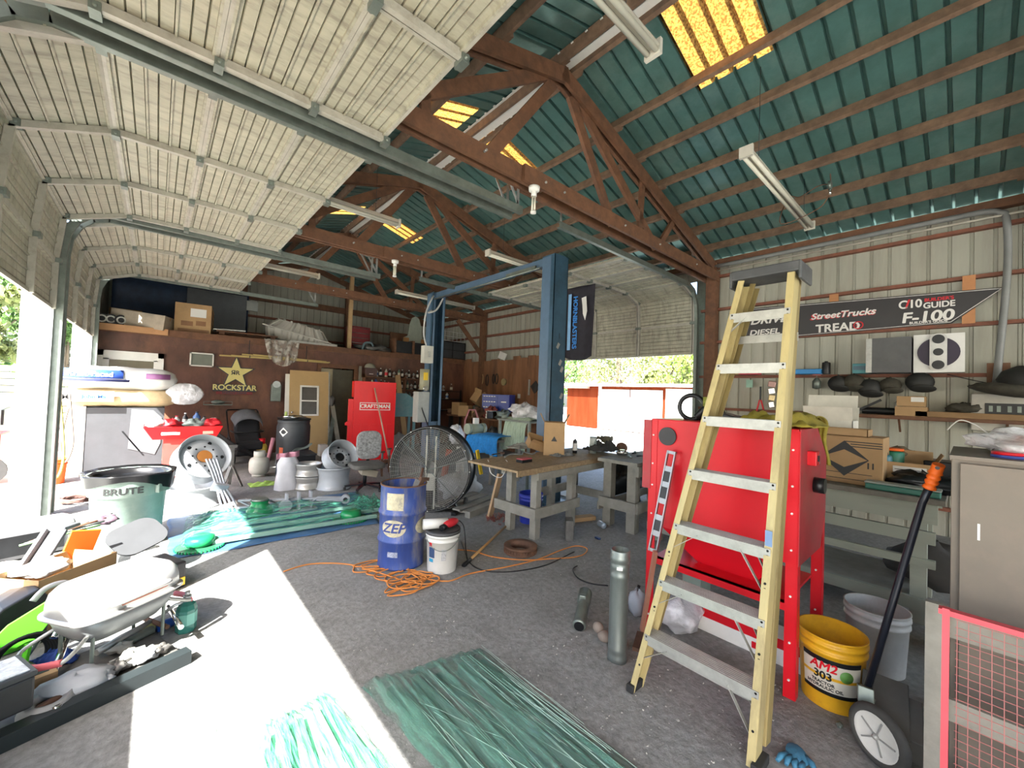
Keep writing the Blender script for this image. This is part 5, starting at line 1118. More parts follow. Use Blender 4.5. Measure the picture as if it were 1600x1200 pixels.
# controls on the far column
pu = thing('lift_power_unit', 'grey hydraulic power unit with a yellow label on the far lift column', 'power unit', (4.27, 7.52, 1.2))
mk('reservoir', B().box(-.26, -.10, -.25, -.0, .12, .38), mat('pale_grey_metal', (.33, .34, .32), .5), pu, bev=.01); mk('motor', B().cyl((-.08, 0, .42), (-.08, 0, .85), .10, n=20), mat('drab_motor', (.30, .29, .2), .5), pu); mk('yellow_label', B().box(-.16, -.107, .62, -.06, -.099, .78), mat('label_yellow', (.75, .5, .02), .5), pu); mk('gauge', B().cyl((-.1, -.11, .45), (-.1, -.06, .45), .05), chrome, pu)
o = thing('switch_box', 'cream electrical switch box mounted on the far lift column', 'switch box', (4.22, 7.50, 2.18)); mk('box_body', B().box(-.12, -.08, 0, .10, .06, .36), mat('cream_box', (.5, .49, .43), .5), o, bev=.008); mk('switch', B().box(-.03, -.10, .12, .02, -.08, .24), alu, o)
for i, pts in enumerate((((4.28, 7.45, 3.6), (4.18, 7.35, 3.5), (4.08, 7.38, 3.2), (4.06, 7.4, 2.8), (4.14, 7.42, 2.54)), ((4.28, 7.5, 3.3), (4.15, 7.4, 3.22), (4.3, 7.34, 3.3), (4.42, 7.3, 3.55)))):
    mk('conduit', B().tube(smoothpts([Vector(p)-Vector(pts[0]) for p in pts], 7), .018, 8), mat('grey_conduit', (.42, .42, .4), .5), loc=pts[0], label=['long grey flexible conduit bowing left of the far lift column', 'short grey conduit looping at the top of the far lift column'][i], cat='conduit')
mk('power_cable', B().tube(smoothpts([(0, 0, 0), (.12, -.02, -.3), (.2, 0, -.5), (.22, .02, -1.15)], 6), .010, 6), black, loc=(4.1, 7.42, 1.25), label='black cable dangling below the power unit', cat='cable')
# flag
p0, p1 = G(884, 452, 3.66), G(930, 443, 3.66); fl_ = thing('banner_flag', 'black flag with blue vertical brand lettering hanging beside the near lift column', 'flag', p0); dv = (p1-p0)
def fn(u, v):
    s_ = u; q = dv*s_*(1-.0*v); fold = .035*math.sin(9*u+2*v)*(.3+v); nr = Vector((-dv.y, dv.x, 0)).normalized()
    return Vector((q.x+nr.x*fold, q.y+nr.y*fold, -1.32*v*(1+.05*math.sin(PI*(1-u)))-.0))
fm = mat('black_flag_cloth', (.022, .02, .028), .85, var=.3)
mk('flag_cloth', B().grid(fn, 24, 20), fm, fl_, solid=.004)
Fv = axes((0, 0, -1), (dv.x, dv.y, 0)); nn_ = Vector((dv.y, -dv.x, 0)).normalized()
bl1, bl2 = mat('flag_blue', (.03, .22, .62), .6), mat('flag_pale_blue', (.20, .40, .65), .6)
ban = mk('pale_band', B().obox(dv*.22+nn_*.045+Vector((0, 0, -.66)), (.07, .004, 1.06), rotm(0, 0, math.atan2(dv.y, dv.x))), bl2, fl_); text('lettering', 'HORNBLASTERS', .13, bl1, fl_, dv*.42+nn_*.055+Vector((0, 0, -.68)), Fv, bold=.006, sx=1.04)
mk('white_flame', B().prism([(-.05, .0), (.05, .02), (.08, -.25), (.04, -.42), (-.01, -.3), (-.03, -.12)], axes((dv.x, dv.y, 0), (0, 0, 1)), dv*.70+nn_*.05+Vector((0, 0, -.24)), .003), papr, fl_)

# ================================================================== LAMPS
tubew = mat('lamp_tube_glass', (.62, .60, .50), .25, var=.03); fixw = mat('lamp_housing', (.55, .53, .46), .5, dirt=(.35, .32, .26), dirt_amt=.4)
lp = thing('tube_light', 'unlit twin tube light hanging at the top edge nearest the camera', 'ceiling light', (.12, 1.45, 4.0), 0, 'twin tube lights hung from the roof')
mk('housing', B().prism([(-.055, .0), (.055, .0), (.028, .055), (-.028, .055)], axes((0, 1, 0), (0, 0, 1)), (0, 0, 0), 2.35), fixw, lp)
for y in (-.032, .032): mk('tube', B().cyl((.03, y, -.022), (2.32, y, -.022), .019, n=14), tubew, lp)
for x in (.0, 2.33): mk('end_cap', B().box(x-.005, -.06, -.05, x+.025, .06, .058), fixw, lp)
mk('chain', B().cyl((.3, 0, .05), (.3, 0, .53), .003, n=5), black, lp); mk('chain', B().cyl((2.0, 0, .05), (2.0, 0, 1.03), .003, n=5), black, lp)
for (x, y, lb2) in ((4.12, 1.42, 'unlit twin tube light hanging right of the ladder top below the right roof slope'), (.18, 5.48, 'unlit twin tube light just beyond the first truss at left centre'), (4.14, 5.46, 'unlit twin tube light behind the near post of the car lift'), (.20, 9.38, 'farthest left twin tube light, partly behind the raised door panels'), (4.30, 9.30, 'farthest right twin tube light, above the far lift column')):
    dup(lp, (x if x < 3 else x+2.35, y, 4.0), 0 if x < 3 else PI, lb2)
for x, y, z, lb2 in ((2.85, 3.0, 3.66, 'bare white lamp under the first truss between the door track brackets'), (2.9, 6.36, 3.66, 'bare white lamp under the second truss')):
    o = thing('bulb_lamp', lb2, 'lamp', (x, y, z), group='bare bulbs under the trusses'); mk('holder', B().lathe([(0, .1), (.06, .1), (.055, .06), (.03, .05), (0, .05)], 20), wf, o)
    b = B()
    for k in range(4): a_ = k*PI/2; b.cyl((.018*math.cos(a_), .018*math.sin(a_), -.16), (.018*math.cos(a_), .018*math.sin(a_), .0), .010, n=8)
    mk('bulb', b, tubew, o); mk('bulb_base', B().cyl((0, 0, -.0), (0, 0, .06), .028), wf, o); mk('bulb_tip', B().cyl((0, 0, -.175), (0, 0, -.155), .03), wf, o)
o = thing('cable_pulley', 'small steel pulley hooked on a purlin right of the hanging tube light', 'pulley', GX(1297, 292, 5.9)); mk('hook', B().tube([(0, 0, .16), (.02, 0, .1), (0, 0, .03)], .006), rust, o); mk('sheave', B().cyl((0, -.015, .02), (0, .015, .02), .05, n=16), greysteel, o); mk('shackle', B().cyl((0, 0, -.09), (0, 0, -.03), .012), chrome, o)
mk('looped_rope', B().tube(smoothpts([(0, 0, 0), (.02, .12, .03), (.0, .3, -.05), (-.02, .42, -.03), (-.3, .42, -.45), (-.05, .1, -.28), (0, 0, -.1)], 6), .006, 6), rust, loc=GX(1297, 288, 5.95), label='thin rope looping from the pulley along the purlin', cat='rope')

# ================================================================== RIGHT WALL
XW = XR-.09
def W(px_, py_, X=XW): return GX(px_, py_, X)
# sign board
c4 = [W(1143, 535), W(1488, 505), W(1569, 449), W(1166, 483)]
sg = thing('sponsor_sign', 'long black arrow shaped sign with white truck magazine names on the right wall', 'sign', (XW-.02, 0, 0))
blk = mat('black_sign_face', (.035, .032, .033), .4, var=.05); wht = mat('sign_white', (.72, .70, .66), .5, var=.02)
P2 = [(-2.72, 2.66), (-.0, 2.72), (.28, 3.08), (-2.55, 3.06)]
def YZ(p): return (-p.y, p.z)
out_ = [YZ(p) for p in c4]
mk('board', B().prism(out_, F_YZ, (0, 0, 0), -.012), blk, sg)
b = B(); cen = (sum(p[0] for p in out_)/4, sum(p[1] for p in out_)/4)
def sc_(p, k): return Vector((0, -(cen[0]+(p[0]-cen[0])*k[0]), cen[1]+(p[1]-cen[1])*k[1]))
q = [sc_(p, (.988, .93))+Vector((-.001, 0, 0)) for p in out_]
for i in range(4): b.bar(q[i], q[(i+1) % 4], .006, .003, (1, 0, 0))
mk('pin_line', b, wht, sg)
def sgn_(px_, py_): p = GX(px_, py_, XW-.024); return Vector((-.003, p.y, p.z))
def slope_F(a, c_):
    p, q_ = sgn_(*a), sgn_(*c_); return axes(q_-p, (0, 0, 1))
Fs = slope_F((1166, 500), (1500, 483)) if 0 else F_YZ
sred = mat('sign_red', (.60, .02, .03), .5)
def stext(body, px_, py_, size, m_=wht, sx=1, shear=0, bold=.003, halo=None):
    if halo: text('lettering', body, size, halo, sg, sgn_(px_, py_)+Vector((.0, .008, -.008)), F_YZ, sx=sx*1.02, shear=shear, bold=bold)
    text('lettering', body, size, m_, sg, sgn_(px_, py_)+Vector((-.002, 0, 0)), F_YZ, sx=sx, shear=shear, bold=bold)
stext('StreetTrucks', 1315, 491, .125, halo=sred, shear=.25, sx=1.12)
stext('TREAD', 1308, 512, .165, sx=1.0, bold=.005); mk('target_mark', B().tube([sgn_(1341, 508)+Vector((-.002, .05*math.cos(i*PI/10), .05*math.sin(i*PI/10))) for i in range(20)], .008, 6, True).obox(sgn_(1341, 508), (.004, .04, .04), rotm(.78, 0, 0)), sred, sg)
stext('DRIVE', 1200, 500, .17, shear=.25, sx=1.15, bold=.006); stext('DIESEL', 1194, 519, .12, shear=.15, sx=1.25, bold=.006); stext('WORLD', 1208, 526, .07, sx=1.2)
stext('C', 1411, 477, .15, sx=.85, bold=.006); stext('/', 1418, 476, .16, sred, bold=.006); stext('10', 1430, 475, .15, sx=.85, bold=.006)
stext("BUILDER'S", 1467, 467, .058, halo=None, m_=sred); stext('GUIDE', 1467, 476, .105, sx=.92, bold=.003)
stext('F-100', 1448, 495, .19, sx=1.1, bold=.007, shear=.1); stext("BUILDER'S GUIDE", 1450, 503, .045)
for (px_, y0_, y1_) in ((1303, 463, 478), (1514, 434, 503)):
    a, c = GX(px_, y0_, XW-.002), GX(px_, y1_, XW-.002); mk('wood_cleat', B().box(-.0, -.055, 0, .02, .055, a.z-c.z+.05), mat('orange_wood', (.45, .20, .08), .6), loc=(XW-.008, a.y, c.z-.02), label=['small orange wooden cleat above the middle of the sign', 'tall orange wooden cleat behind the arrow tip of the sign'][px_ > 1400], cat='cleat')
# conduit pipes
pvc = mat('grey_pvc_pipe', (.19, .195, .19), .5)
e0, e1 = GX(1112, 405, XW-.05), GX(1575, 312, XW-.05)
mk('large_conduit', B().tube(smoothpts([(0, 3.05, EZ-.16), (0, .2, EZ-.16), (0, -.10, EZ-.165), (0, -.24, EZ-.21), (0, -.29, EZ-.33), (0, -.295, 3.2), (0, -.22, 1.95)], 8), .034, 14), pvc, loc=(XW-.05, 0, 0), label='large grey conduit along the eave bending down at the far right of the wall', cat='conduit')
mk('thin_conduit', B().cyl((0, 3.0, EZ-.25), (0, -7.4, EZ-.25), .014), mat('cream_pvc', (.55, .52, .44), .5), loc=(XW-.06, 0, 0), label='thin cream pipe running below the large conduit along the whole wall', cat='conduit')
# ledge items on the girt at z 2.07 (top)
ZL = 2.072
def ledge(px_): p = GX(px_, 590, XW-.045); return p.y
spk = thing('speaker_box', 'grey carpeted speaker box with bright edge standing on the wall ledge', 'speaker', (XW-.16, ledge(1392), ZL)); sy = .24
mk('box_body', B().box(-.16, -.21, 0, .16, .21, .46), mat('grey_carpet', (.12, .12, .12), .95), spk); mk('metal_edge', B().box(-.165, .165, 0, .16, .225, .46), alu, spk)
spk = thing('car_speaker', 'white and silver boxed car speaker with dark woofers on the wall ledge', 'speaker', (XW-.14, ledge(1467), ZL)); mk('box_body', B().box(-.10, -.22, 0, .14, .22, .48), white, spk)
mk('woofer', B().cyl((-.115, 0, .25), (-.10, 0, .25), .185, n=30), mat('purple_black', (.03, .02, .04), .5), spk); mk('silver_bar', B().prism([(x, z+.25) for x, z in rrect(.15, .46, .06)], F_YZ, (-.128, 0, 0), .012), mat('silver_plastic', (.6, .59, .56), .35, .3), spk)
for z in (.09, .25, .41): mk('tweeter', B().cyl((-.152, 0, z), (-.139, 0, z), .055 if z != .25 else .045, n=24), dark, spk)
cb = mat('cyan_box', (.10, .32, .36), .5)
o = thing('teal_storage_box', 'flat teal box lying on the ledge left of the grey speaker', 'box', (XW-.12, ledge(1354), ZL)); mk('box_body', B().box(-.1, -.13, 0, .1, .13, .135), cb, o, bev=.006); mk('label_band', B().box(-.102, -.12, .045, -.1, .12, .10), mat('dim_blue_grey', (.12, .2, .25), .6), o)
mk('blue_case', B().box(-.08, -.19, 0, .08, .19, .075), mat('bright_blue', (.02, .24, .58), .4), loc=(XW-.1, ledge(1262), ZL), label='bright blue flat case on the ledge just right of the ladder', cat='case', bev=.008)
can('ledge_can', (XW-.1, ledge(1292), ZL), .05, .19, dark, 'black can on the ledge right of the blue case')
can('small_ledge_can', (XW-.1, ledge(1284), ZL), .025, .09, papr, 'small white can on the ledge beside the black can')
mk('red_carton', B().box(-.09, -.16, 0, .09, .13, .16), mat('pinkish_red_carton', (.5, .06, .09), .5), loc=(XW-.1, ledge(1172), ZL), label='crimson box on the ledge seen between the ladder rails', cat='box', bev=.004)
mk('brown_carton', B().box(-.09, -.11, 0, .09, .11, .13), card, loc=(XW-.1, ledge(1148), ZL), label='small brown box on the ledge at the ladder left rail', cat='box', bev=.003)
# caps hanging under the ledge
def cap_(px_, py_, m_, label, s_=1, tilt=0):
    p = GX(px_, py_, XW-.11); o = thing('baseball_hat', label, 'cap', p, 0, 'caps hung in a row under the wall ledge', rot=(tilt, 0, 0))
    mk('crown', B().sph((0, 0, 0), .12*s_, (.8, 1, .9)), m_, o); mk('brim', B().sph((-.05, -.03, -.075*s_), .11*s_, (.75, 1.0, .18), R=rotm(0, .5, 0)), m_, o); mk('button', B().sph((-.0, 0, .11*s_), .012), m_, o)
ck = mat('black_cap_cloth', (.02, .02, .018), .7, var=.3)
ok_ = mat('olive_black_cap', (.05, .045, .032), .9, var=.4, scale=12)
for px_, py_, m_, s_, lb2 in ((1310, 599, ck, 1.05, 'shiny black cap, leftmost of the caps under the wall ledge'), (1334, 598, ok_, 1.1, 'faded grey camouflage cap second from the left under the ledge'), (1358, 606, ck, 1.15, 'dark cap with a large brim third from the left under the ledge'), (1391, 602, ok_, .95, 'olive cap hanging alone under the grey speaker'), (1437, 597, ck, 1.15, 'shiny black cap hanging under the white car speaker')): cap_(px_, py_, m_, lb2, s_)
o = thing('black_jacket_heap', 'large dark green hat shape hanging at the far right edge of the wall', 'hat', GX(1578, 600, XW-.30)); mk('brim', B().sph((0, -.05, -.07), .36, (.6, 1, .22), noise=.05, R=rotm(.12, 0, 0)), ok_, o); mk('crown', B().sph((0, -.12, .05), .22, (.8, 1, .7), noise=.05), ck, o)
o = thing('hanging_lamp_cage', 'small wire caged work lamp hanging right of the ladder', 'lamp', GX(1276, 600, XW-.08)); mk('cage', B().lathe([(.02, .09), (.055, .04), (.055, -.06), (.0, -.08)], 10), greysteel, o); mk('hook', B().cyl((0, 0, .08), (0, 0, .17), .006), greysteel, o); mk('red_tag', B().box(-.01, -.05, .13, .0, .05, .15), mat('pink_tag', (.6, .2, .2), .6), o)
o = thing('red_cutters', 'tool with red handles hanging behind the ladder', 'cutters', GX(1188, 625, XW-.05)); mk('handle', B().bar((0, .01, 0), (0, .05, -.18), .02, .02).bar((0, -.01, 0), (0, -.05, -.16), .02, .02), sred, o); mk('jaw', B().bar((0, 0, 0), (0, 0, .22), .03, .02), black, o)
mk('green_tag', B().box(-.004, -.05, -.08, .004, .05, .05), mat('mint_tag', (.30, .50, .40), .6), loc=GX(1171, 598, XW-.03), label='mint green card hanging under the crimson box', cat='tag')
o = thing('hanging_foil_bag', 'strip of shiny foil packets hanging behind the ladder', 'packets', GX(1206, 612, XW-.05))
for k in range(4): mk('packet', B().obox((0, .0, .12-.11*k), (.03, .11-.01*k, .10), rotm(.2*(-1)**k, 0, .1)), [mat('pinkish_foil', (.35, .22, .2), .3, .5), chrome, mat('brass_foil', (.4, .32, .18), .25, .7), chrome][k], o, bev=.01)
# lower shelf board and things on it
ls = thing('wall_shelf', 'long narrow wooden shelf board on the right wall above the workbench', 'shelf', (XW, 0, 1.50)); mk('shelf_board', B().box(-.22, -1.9, -.03, 0, 1.75, .01), wood, ls)
for y in (-1.2, -.3, .6, 1.5): mk('shelf_bracket', B().bar((-.2, y, -.03), (-.01, y, -.2), .02, .03), wood, ls)
def sh(px_, dx=.11): p = GX(px_, 655, XW-dx); return Vector((XW-dx, p.y, 1.512))
o = card_box('shoe_box', sh(1424), .2, .30, .12, 0, 'brown cardboard box on the wall shelf, lower of two stacked'); o2 = card_box('shoe_box', sh(1424)+Vector((0, 0, .125)), .19, .27, .13, 0, 'brown cardboard box on the wall shelf with a pale label, upper of two stacked'); mk('paper_label', B().box(-.097, -.12, .06, -.095, .0, .12), papr, o2)
can('steel_can', sh(1402), .035, .19, silver, 'grey white tall can left of the two stacked brown boxes')
mk('grinder_tool', B().cyl((0, -.24, .05), (0, .14, .05), .045).bar((0, .12, .05), (0, .30, .12), .03, .03).bar((-.04, .22, .02), (-.04, -.06, .20), .03, .03), black, loc=sh(1368), label='long black cylindrical tool on the wall shelf left of the brown boxes', cat='tool', bev=.003)
mk('flat_plank', B().box(-.1, -.45, 0, .1, .45, .07), mat('yellow_brown_plank', (.24, .14, .06), .7), loc=sh(1512), label='thick yellow brown plank lying on the wall shelf under the dark rags', cat='plank', bev=.004)
blob('dark_rags', sh(1508)+Vector((0, 0, .072)), (.08, .14, .06), ok_, 'dark crumpled rags on the thick plank of the wall shelf', 'rags', 15, noise=.2)
eb = thing('breaker_panel', 'grey electrical breaker panel on the wall at the right edge', 'electrical panel', GX(1567, 640, XW-.02)); mk('panel_body', B().box(-.12, -.30, -.26, 0, .25, .18), mat('panel_grey', (.40, .38, .33), .5), eb, bev=.01); mk('breaker_window', B().box(-.125, -.2, -.06, -.121, .14, .07), black, eb)
mks('breaker', B().box(-.135, -.13, -.03, -.125, -.10, .04).box(-.135, -.06, -.03, -.125, -.03, .04).box(-.135, .02, -.03, -.125, .05, .04).box(-.135, .08, -.03, -.125, .11, .04), greysteel, eb); mk('paper_label', B().box(-.124, -.1, -.17, -.121, .1, -.10), mat('pinkish_label', (.55, .42, .38), .6), eb)
mk('wall_cable', B().tube(smoothpts([(0, 0, 0), (0, -.3, -.10), (0, -.6, -.17), (0, -.9, -.16)], 6), .006, 6), black, loc=GX(1480, 585, XW-.01), label='thin black cable slanting across the wall right of the car speaker', cat='cable')
mk('wood_block_panel', B().box(-.02, -.09, -.12, 0, .09, .12), wood, loc=GX(1560, 583, XW-.02), label='small brown board fixed behind the lower end of the large conduit', cat='board')
# things on the workbench
BZ = WZ+.022
def wbp(px_, py_): return G(px_, py_, BZ)
def wbx(px_, X): p = GX(px_, 740, X); return Vector((X, p.y, BZ))
bc = card_box('printed_carton', wbx(1337, 4.62)+Vector((0, .03, 0)), .38, .45, .40, 0, 'large cardboard carton with a black diamond print on the workbench')
dg = B().prism([(-.16, 0), (0, .15), (.16, 0), (0, -.15)], F_YZ, (-.192, .02, .21), .002); mk('diamond_print', dg, ink, bc); mk('diamond_inner', B().prism([(-.15, .0), (.0, .075), (.15, 0), (0, -.075)], F_YZ, (-.194, .02, .21), .002), card, bc)
for z in (.35, .33, .31): mk('print_line', B().box(-.1915, -.22, z, -.190, -.02 if z != .35 else .02, z+.008), ink, bc)
mk('print_grid', B().box(-.1915, -.16, .035, -.190, .2, .04).box(-.1915, -.16, .085, -.190, .2, .09), ink, bc)
mks('arrow_mark', B().box(-.1915, -.17, .14, -.190, -.16, .19).box(-.1915, -.14, .14, -.190, -.13, .19), ink, bc)
o = card_box('white_carton', wbx(1308, 4.72)+Vector((.04, .06, .405)), .28, .36, .12, 0, 'open white box with its lid raised on top of the printed carton', 1.25, m_=mat('white_card', (.62, .60, .53), .7), flaps=('r', 'l')); mk('raised_lid', B().obox((.15, .02, .24), (.012, .38, .22), rotm(0, .2, 0)), MC['white_card'], o)
o = card_box('low_open_carton', wbx(1300, 4.50)+Vector((.0, .0, .402)), .24, .5, .06, 0, 'shallow brown tray box at the front of the printed carton top', 1.0, flaps=('b',))
o = card_box('label_carton', wbx(1420, 4.80), .22, .30, .20, .1, 'small cardboard box with white paper labels on the workbench', 1.1, flaps=('r', 'f')); mk('paper_label', B().box(-.113, -.10, .12, -.111, .10, .17), papr, o); mk('label_line', B().box(-.1135, -.09, .142, -.1125, .09, .147), ink, o)
o = thing('green_tray', 'shallow dark green plastic tray at the front of the workbench', 'tray', wbx(1412, 4.36), 0); mk('tray_body', B().box(-.05, -.2, 0, .07, .22, .045), mat('dark_green_plastic', (.02, .14, .10), .4), o, bev=.008); mk('frosted_lid', B().box(-.055, -.205, .045, .075, .225, .06), mat('frosted_grey', (.3, .34, .3), .4), o, bev=.008)
can('teal_can', wbx(1383, 4.72), .045, .27, mat('teal_can', (.04, .16, .2), .4), 'dark teal tall can standing right of the printed carton', lab_=papr)
can('orange_top_can', wbx(1396, 4.9), .07, .30, mat('green_can', (.03, .2, .12), .4), 'green can with a broad orange top on the workbench', cap=.95, capm=orange)
blob('brown_bag', wbx(1402, 5.0)+Vector((.02, 0, 0)), (.12, .2, .16), mat('olive_brown_bag', (.16, .12, .07), .8), 'crumpled olive brown bag behind the orange topped can', 'bag', 17)
o = thing('black_amplifier', 'long black electronic unit at the back of the workbench', 'electronics', (5.03, -.30, BZ)); mk('unit_body', B().box(-.12, -.5, 0, .1, .55, .22), black, o, bev=.01); mk('knob_strip', B().box(-.123, -.3, .10, -.12, .3, .115), greysteel, o)
blob('black_cable_heap', wbx(1440, 4.62), (.14, .2, .07), black, 'black cable heap at the right end of the workbench', 'cables', 19, noise=.3)
# under the bench
blob('dark_sack', (4.75, .15, .201), (.22, .3, .18), mat('dark_sack', (.06, .055, .05), .9), 'dark sack on the lower shelf under the right end of the workbench', 'sack', 23)
card_box('floor_carton', (4.0, -.12, .001), .3, .3, .3, .2, 'brown box on the floor between the pole and the tan cabinet')

# ================================================================== LOFT
LZ = MZ+.036
def lo(px_, py_, Y=11.15): p = GY(px_, py_, Y); return Vector((p.x, Y, LZ))
lc = card_box('long_printed_carton', lo(292, 515, 11.55)+Vector((.14, .0, 0)), .62, 1.1, .62, -.12, 'large brown carton with repeated print standing on the loft edge')
mk('white_label', B().box(-.05, -.552, .34, .22, -.551, .52), papr, lc)
mks('print_block', B().box(-.25, -.552, .02, .28, -.551, .08).box(-.2, -.552, .14, .0, -.551, .24).box(.05, -.552, .16, .22, -.551, .26), mat('brown_print', (.22, .11, .05), .7), lc)
b = B()
for i in range(6):
    for j in range(4): b.box(.311, -.5+.17*i, .06+.14*j, .3125, -.42+.17*i, .13+.14*j)
mk('side_print', b, mat('dim_brown_print', (.14, .08, .045), .7), lc)
o = card_box('taped_parcel', lo(223, 508), .85, .5, .30, -.35, 'white brown parcel in clear tape on the loft left of the large carton', m_=mat('taped_card', (.42, .36, .28), .4, var=.2)); o.rotation_euler = (0, .09, -.35)
for i, (px_, lb2) in enumerate(((160, 'black speaker with a white ring, leftmost on the loft'), (172, 'black speaker with a white ring, second from left on the loft'), (186, 'black speaker with white rings near the taped parcel'))):
    o = thing('ringed_speaker', lb2, 'speaker', lo(px_, 508), .1*i, 'black ringed speakers on the loft'); mk('body', B().cyl((0, -.18, .10), (0, .12, .10), .10), black, o); mk('white_ring', B().tube([(.06*math.cos(k*PI/8), -.185, .10+.06*math.sin(k*PI/8)) for k in range(16)], .014, 6, True), papr, o)
mk('pale_board', B().box(-.05, -.02, -.09, 1.0, .02, .035), mat('pale_orange_board', (.45, .24, .11), .7), loc=(XL+.08, MY-.06, MZ), label='pale orange board nailed at the left end of the loft edge', cat='board')
mk('blue_sheet', B().grid(lambda u, v: Vector((2.55*u, .05*math.sin(9*u)+.02*math.sin(14*v), 1.35*v-.12*u*v)), 26, 14), mat('navy_sheet', (.012, .03, .07), .6, var=.3, bump=.3), loc=(XL+.12, 12.5, LZ+.02), label='dark navy sheet across the back of the loft at left', cat='tarp', solid=.006)  # dark navy sheet set before the far gable wall
mk('dark_carton', B().box(-.25, -.2, 0, .25, .2, .42), cardd, loc=(XL+.40, 11.9, LZ), label='dim brown box at the far left end of the loft', cat='box')
o = thing('grey_partition', 'tall dim grey panel standing at the back of the loft behind the large carton', 'panel', (1.05, 12.35, LZ)); mk('panel', B().box(-.6, -.02, 0, .6, .02, 1.2), mat('dim_grey_panel', (.09, .10, .11), .6), o); mk('white_corner', B().box(.6, -.03, .85, .85, .03, 1.1), mat('dim_white', (.3, .32, .3), .6), o)
# upside-down ribbed hood
hd = thing('ribbed_cover', 'white ribbed plastic cover lying tilted on the loft', 'cover', lo(462, 528, 11.5), rot=(0, .22, -.25)); hd.scale = (.82, .82, .82); wpl = mat('dusty_white_plastic', (.42, .40, .35), .6, dirt=(.25, .23, .2), dirt_amt=.4)
for j, (z0_, z1_, k0, k1) in enumerate(((.02, .30, .9, 1.0), (.33, .62, 1.0, .72))):
    def fn(u, v, z0_=z0_, z1_=z1_, k0=k0, k1=k1):
        a_ = u*2*PI; w_ = (k0+(k1-k0)*v); r_ = 1+.06*(1 if math.sin(40*a_/2) > 0 else -1); sx_ = .92*w_; sy_ = .42*w_; c_, s_ = math.cos(a_), math.sin(a_)
        q_ = (abs(c_)**4+abs(s_)**4)**-.25; return Vector((c_*q_*sx_, s_*q_*sy_*r_, z0_+(z1_-z0_)*v))
    mk('tub', B().grid(fn, 120, 4, False), wpl, hd)
mk('top_panel', B().box(-.64, -.29, .60, .64, .29, .625), wpl, hd, bev=.01); mk('flange', B().box(-.97, -.45, .295, .97, .45, .335), wpl, hd, bev=.01)
mks('top_rib', B().box(-.5, -.27, .62, -.44, .27, .66).box(-.3, -.27, .62, -.24, .27, .66).box(-.1, -.27, .62, -.04, .27, .66).box(.1, -.27, .62, .16, .27, .66).box(.3, -.27, .62, .36, .27, .66).box(.5, -.27, .62, .56, .27, .66), wpl, hd)
mk('clear_sheet', B().grid(lambda u, v: Vector(((u-.5)*.75*(1-.25*v), -.06-.05*math.sin(20*u)*v-.12*v+.02*math.sin(31*u+4*v), -.62*v*(.75+.25*math.sin(3*u)))), 30, 12), film('dusty_clear_film', (.5, .47, .42), .4, .5, 7), loc=(GY(440, 530, MY).x, MY-.04, MZ+.05), label='dusty clear plastic sheet hanging over the loft edge', cat='plastic sheet')
o = thing('flat_junk', 'dark pallet with thin panels lying on the loft between carton and ribbed cover', 'pallet', lo(385, 522, 11.3)); mk('pallet_frame', B().box(-.6, -.3, 0, .6, .3, .03).box(-.6, -.3, .09, .6, -.2, .12).box(-.6, .2, .09, .6, .3, .12).box(-.55, -.3, 0, -.45, .3, .1).box(.45, -.3, 0, .55, .3, .1), wood, o); mk('white_panel', B().obox((-.35, -.1, .15), (.6, .3, .02), rotm(0, -.05, 0)), papr, o)
mk('white_strip', B().obox((0, 0, .03), (1.1, .10, .06), rotm(0, .0, -.02)), alu, loc=lo(490, 535, 11.0), label='pale metal strip lying on the loft edge under the ribbed cover', cat='strip')
mk('roof_prop', B().box(-.045, -.045, 0, .045, .045, 2.1), mat('yellow_timber', (.42, .28, .14), .6), loc=lo(545, 545, 11.05), label='pale timber prop standing from the loft floor to the truss', cat='prop')
rc = thing('red_tool_chest', 'small dark red tool chest on the loft behind the pale prop', 'tool chest', lo(558, 540, 12.2)); mk('chest_body', B().box(-.3, -.2, 0, .3, .2, .78), mat('dim_red', (.22, .015, .02), .4), rc, bev=.006)
for k in range(5): d_ = mk('drawer', B().box(-.27, -.21, .05+.145*k, .27, -.2, .17+.145*k), MC['dim_red'], rc, bev=.003); mk('drawer_handle', B().box(-.25, -.225, .14+.145*k, .25, -.21, .155+.145*k), chrome, d_)
blob('machine_junk', lo(585, 550, 11.2), (.45, .2, .10), grime, 'low heap of grey machine scraps on the loft right of the pale prop', 'scrap heap', 27, noise=.35)
mk('blue_pipe_loop', B().tube(smoothpts([(0, 0, 0), (.06, 0, .2), (.25, 0, .22), (.32, 0, .03)], 6), .03, 8), mat('dusty_blue_pipe', (.12, .18, .2), .6), loc=lo(566, 550, 11.05), label='dusty blue bent pipe on the loft before the red tool chest', cat='pipe')
gb = thing('round_top_board', 'pale green board with a rounded stepped top standing on the loft', 'board', lo(647, 556, 11.4)); prof = [(-.38, .0), (.38, 0), (.38, .55), (.24, .62), (.2, .95), (.12, 1.18), (0, 1.25), (-.12, 1.18), (-.2, .95), (-.24, .62), (-.38, .55)]
mk('board', B().prism(prof, F_XZ, (0, 0, .0), -.03), mat('pale_green_board', (.30, .33, .27), .6), gb)
for s_ in (-1, 1): mk('orange_block', B().box(s_*.30-.09, -.03, .32, s_*.30+.09, -.01, .55), mat('dull_orange', (.42, .2, .07), .6), gb)
o = thing('loft_rack', 'dark open wooden rack on the loft left of the far lift column', 'rack', lo(645, 560, 11.0)); mk('rack_frame', B().box(-.6, -.03, 0, -.55, .3, .45).box(-.03, -.03, 0, .03, .3, .42).box(.55, -.03, 0, .6, .3, .45).box(-.6, -.03, .0, .6, .3, .03), wood, o); mk('dark_back', B().box(-.55, .02, .03, .55, .05, .38), black, o)
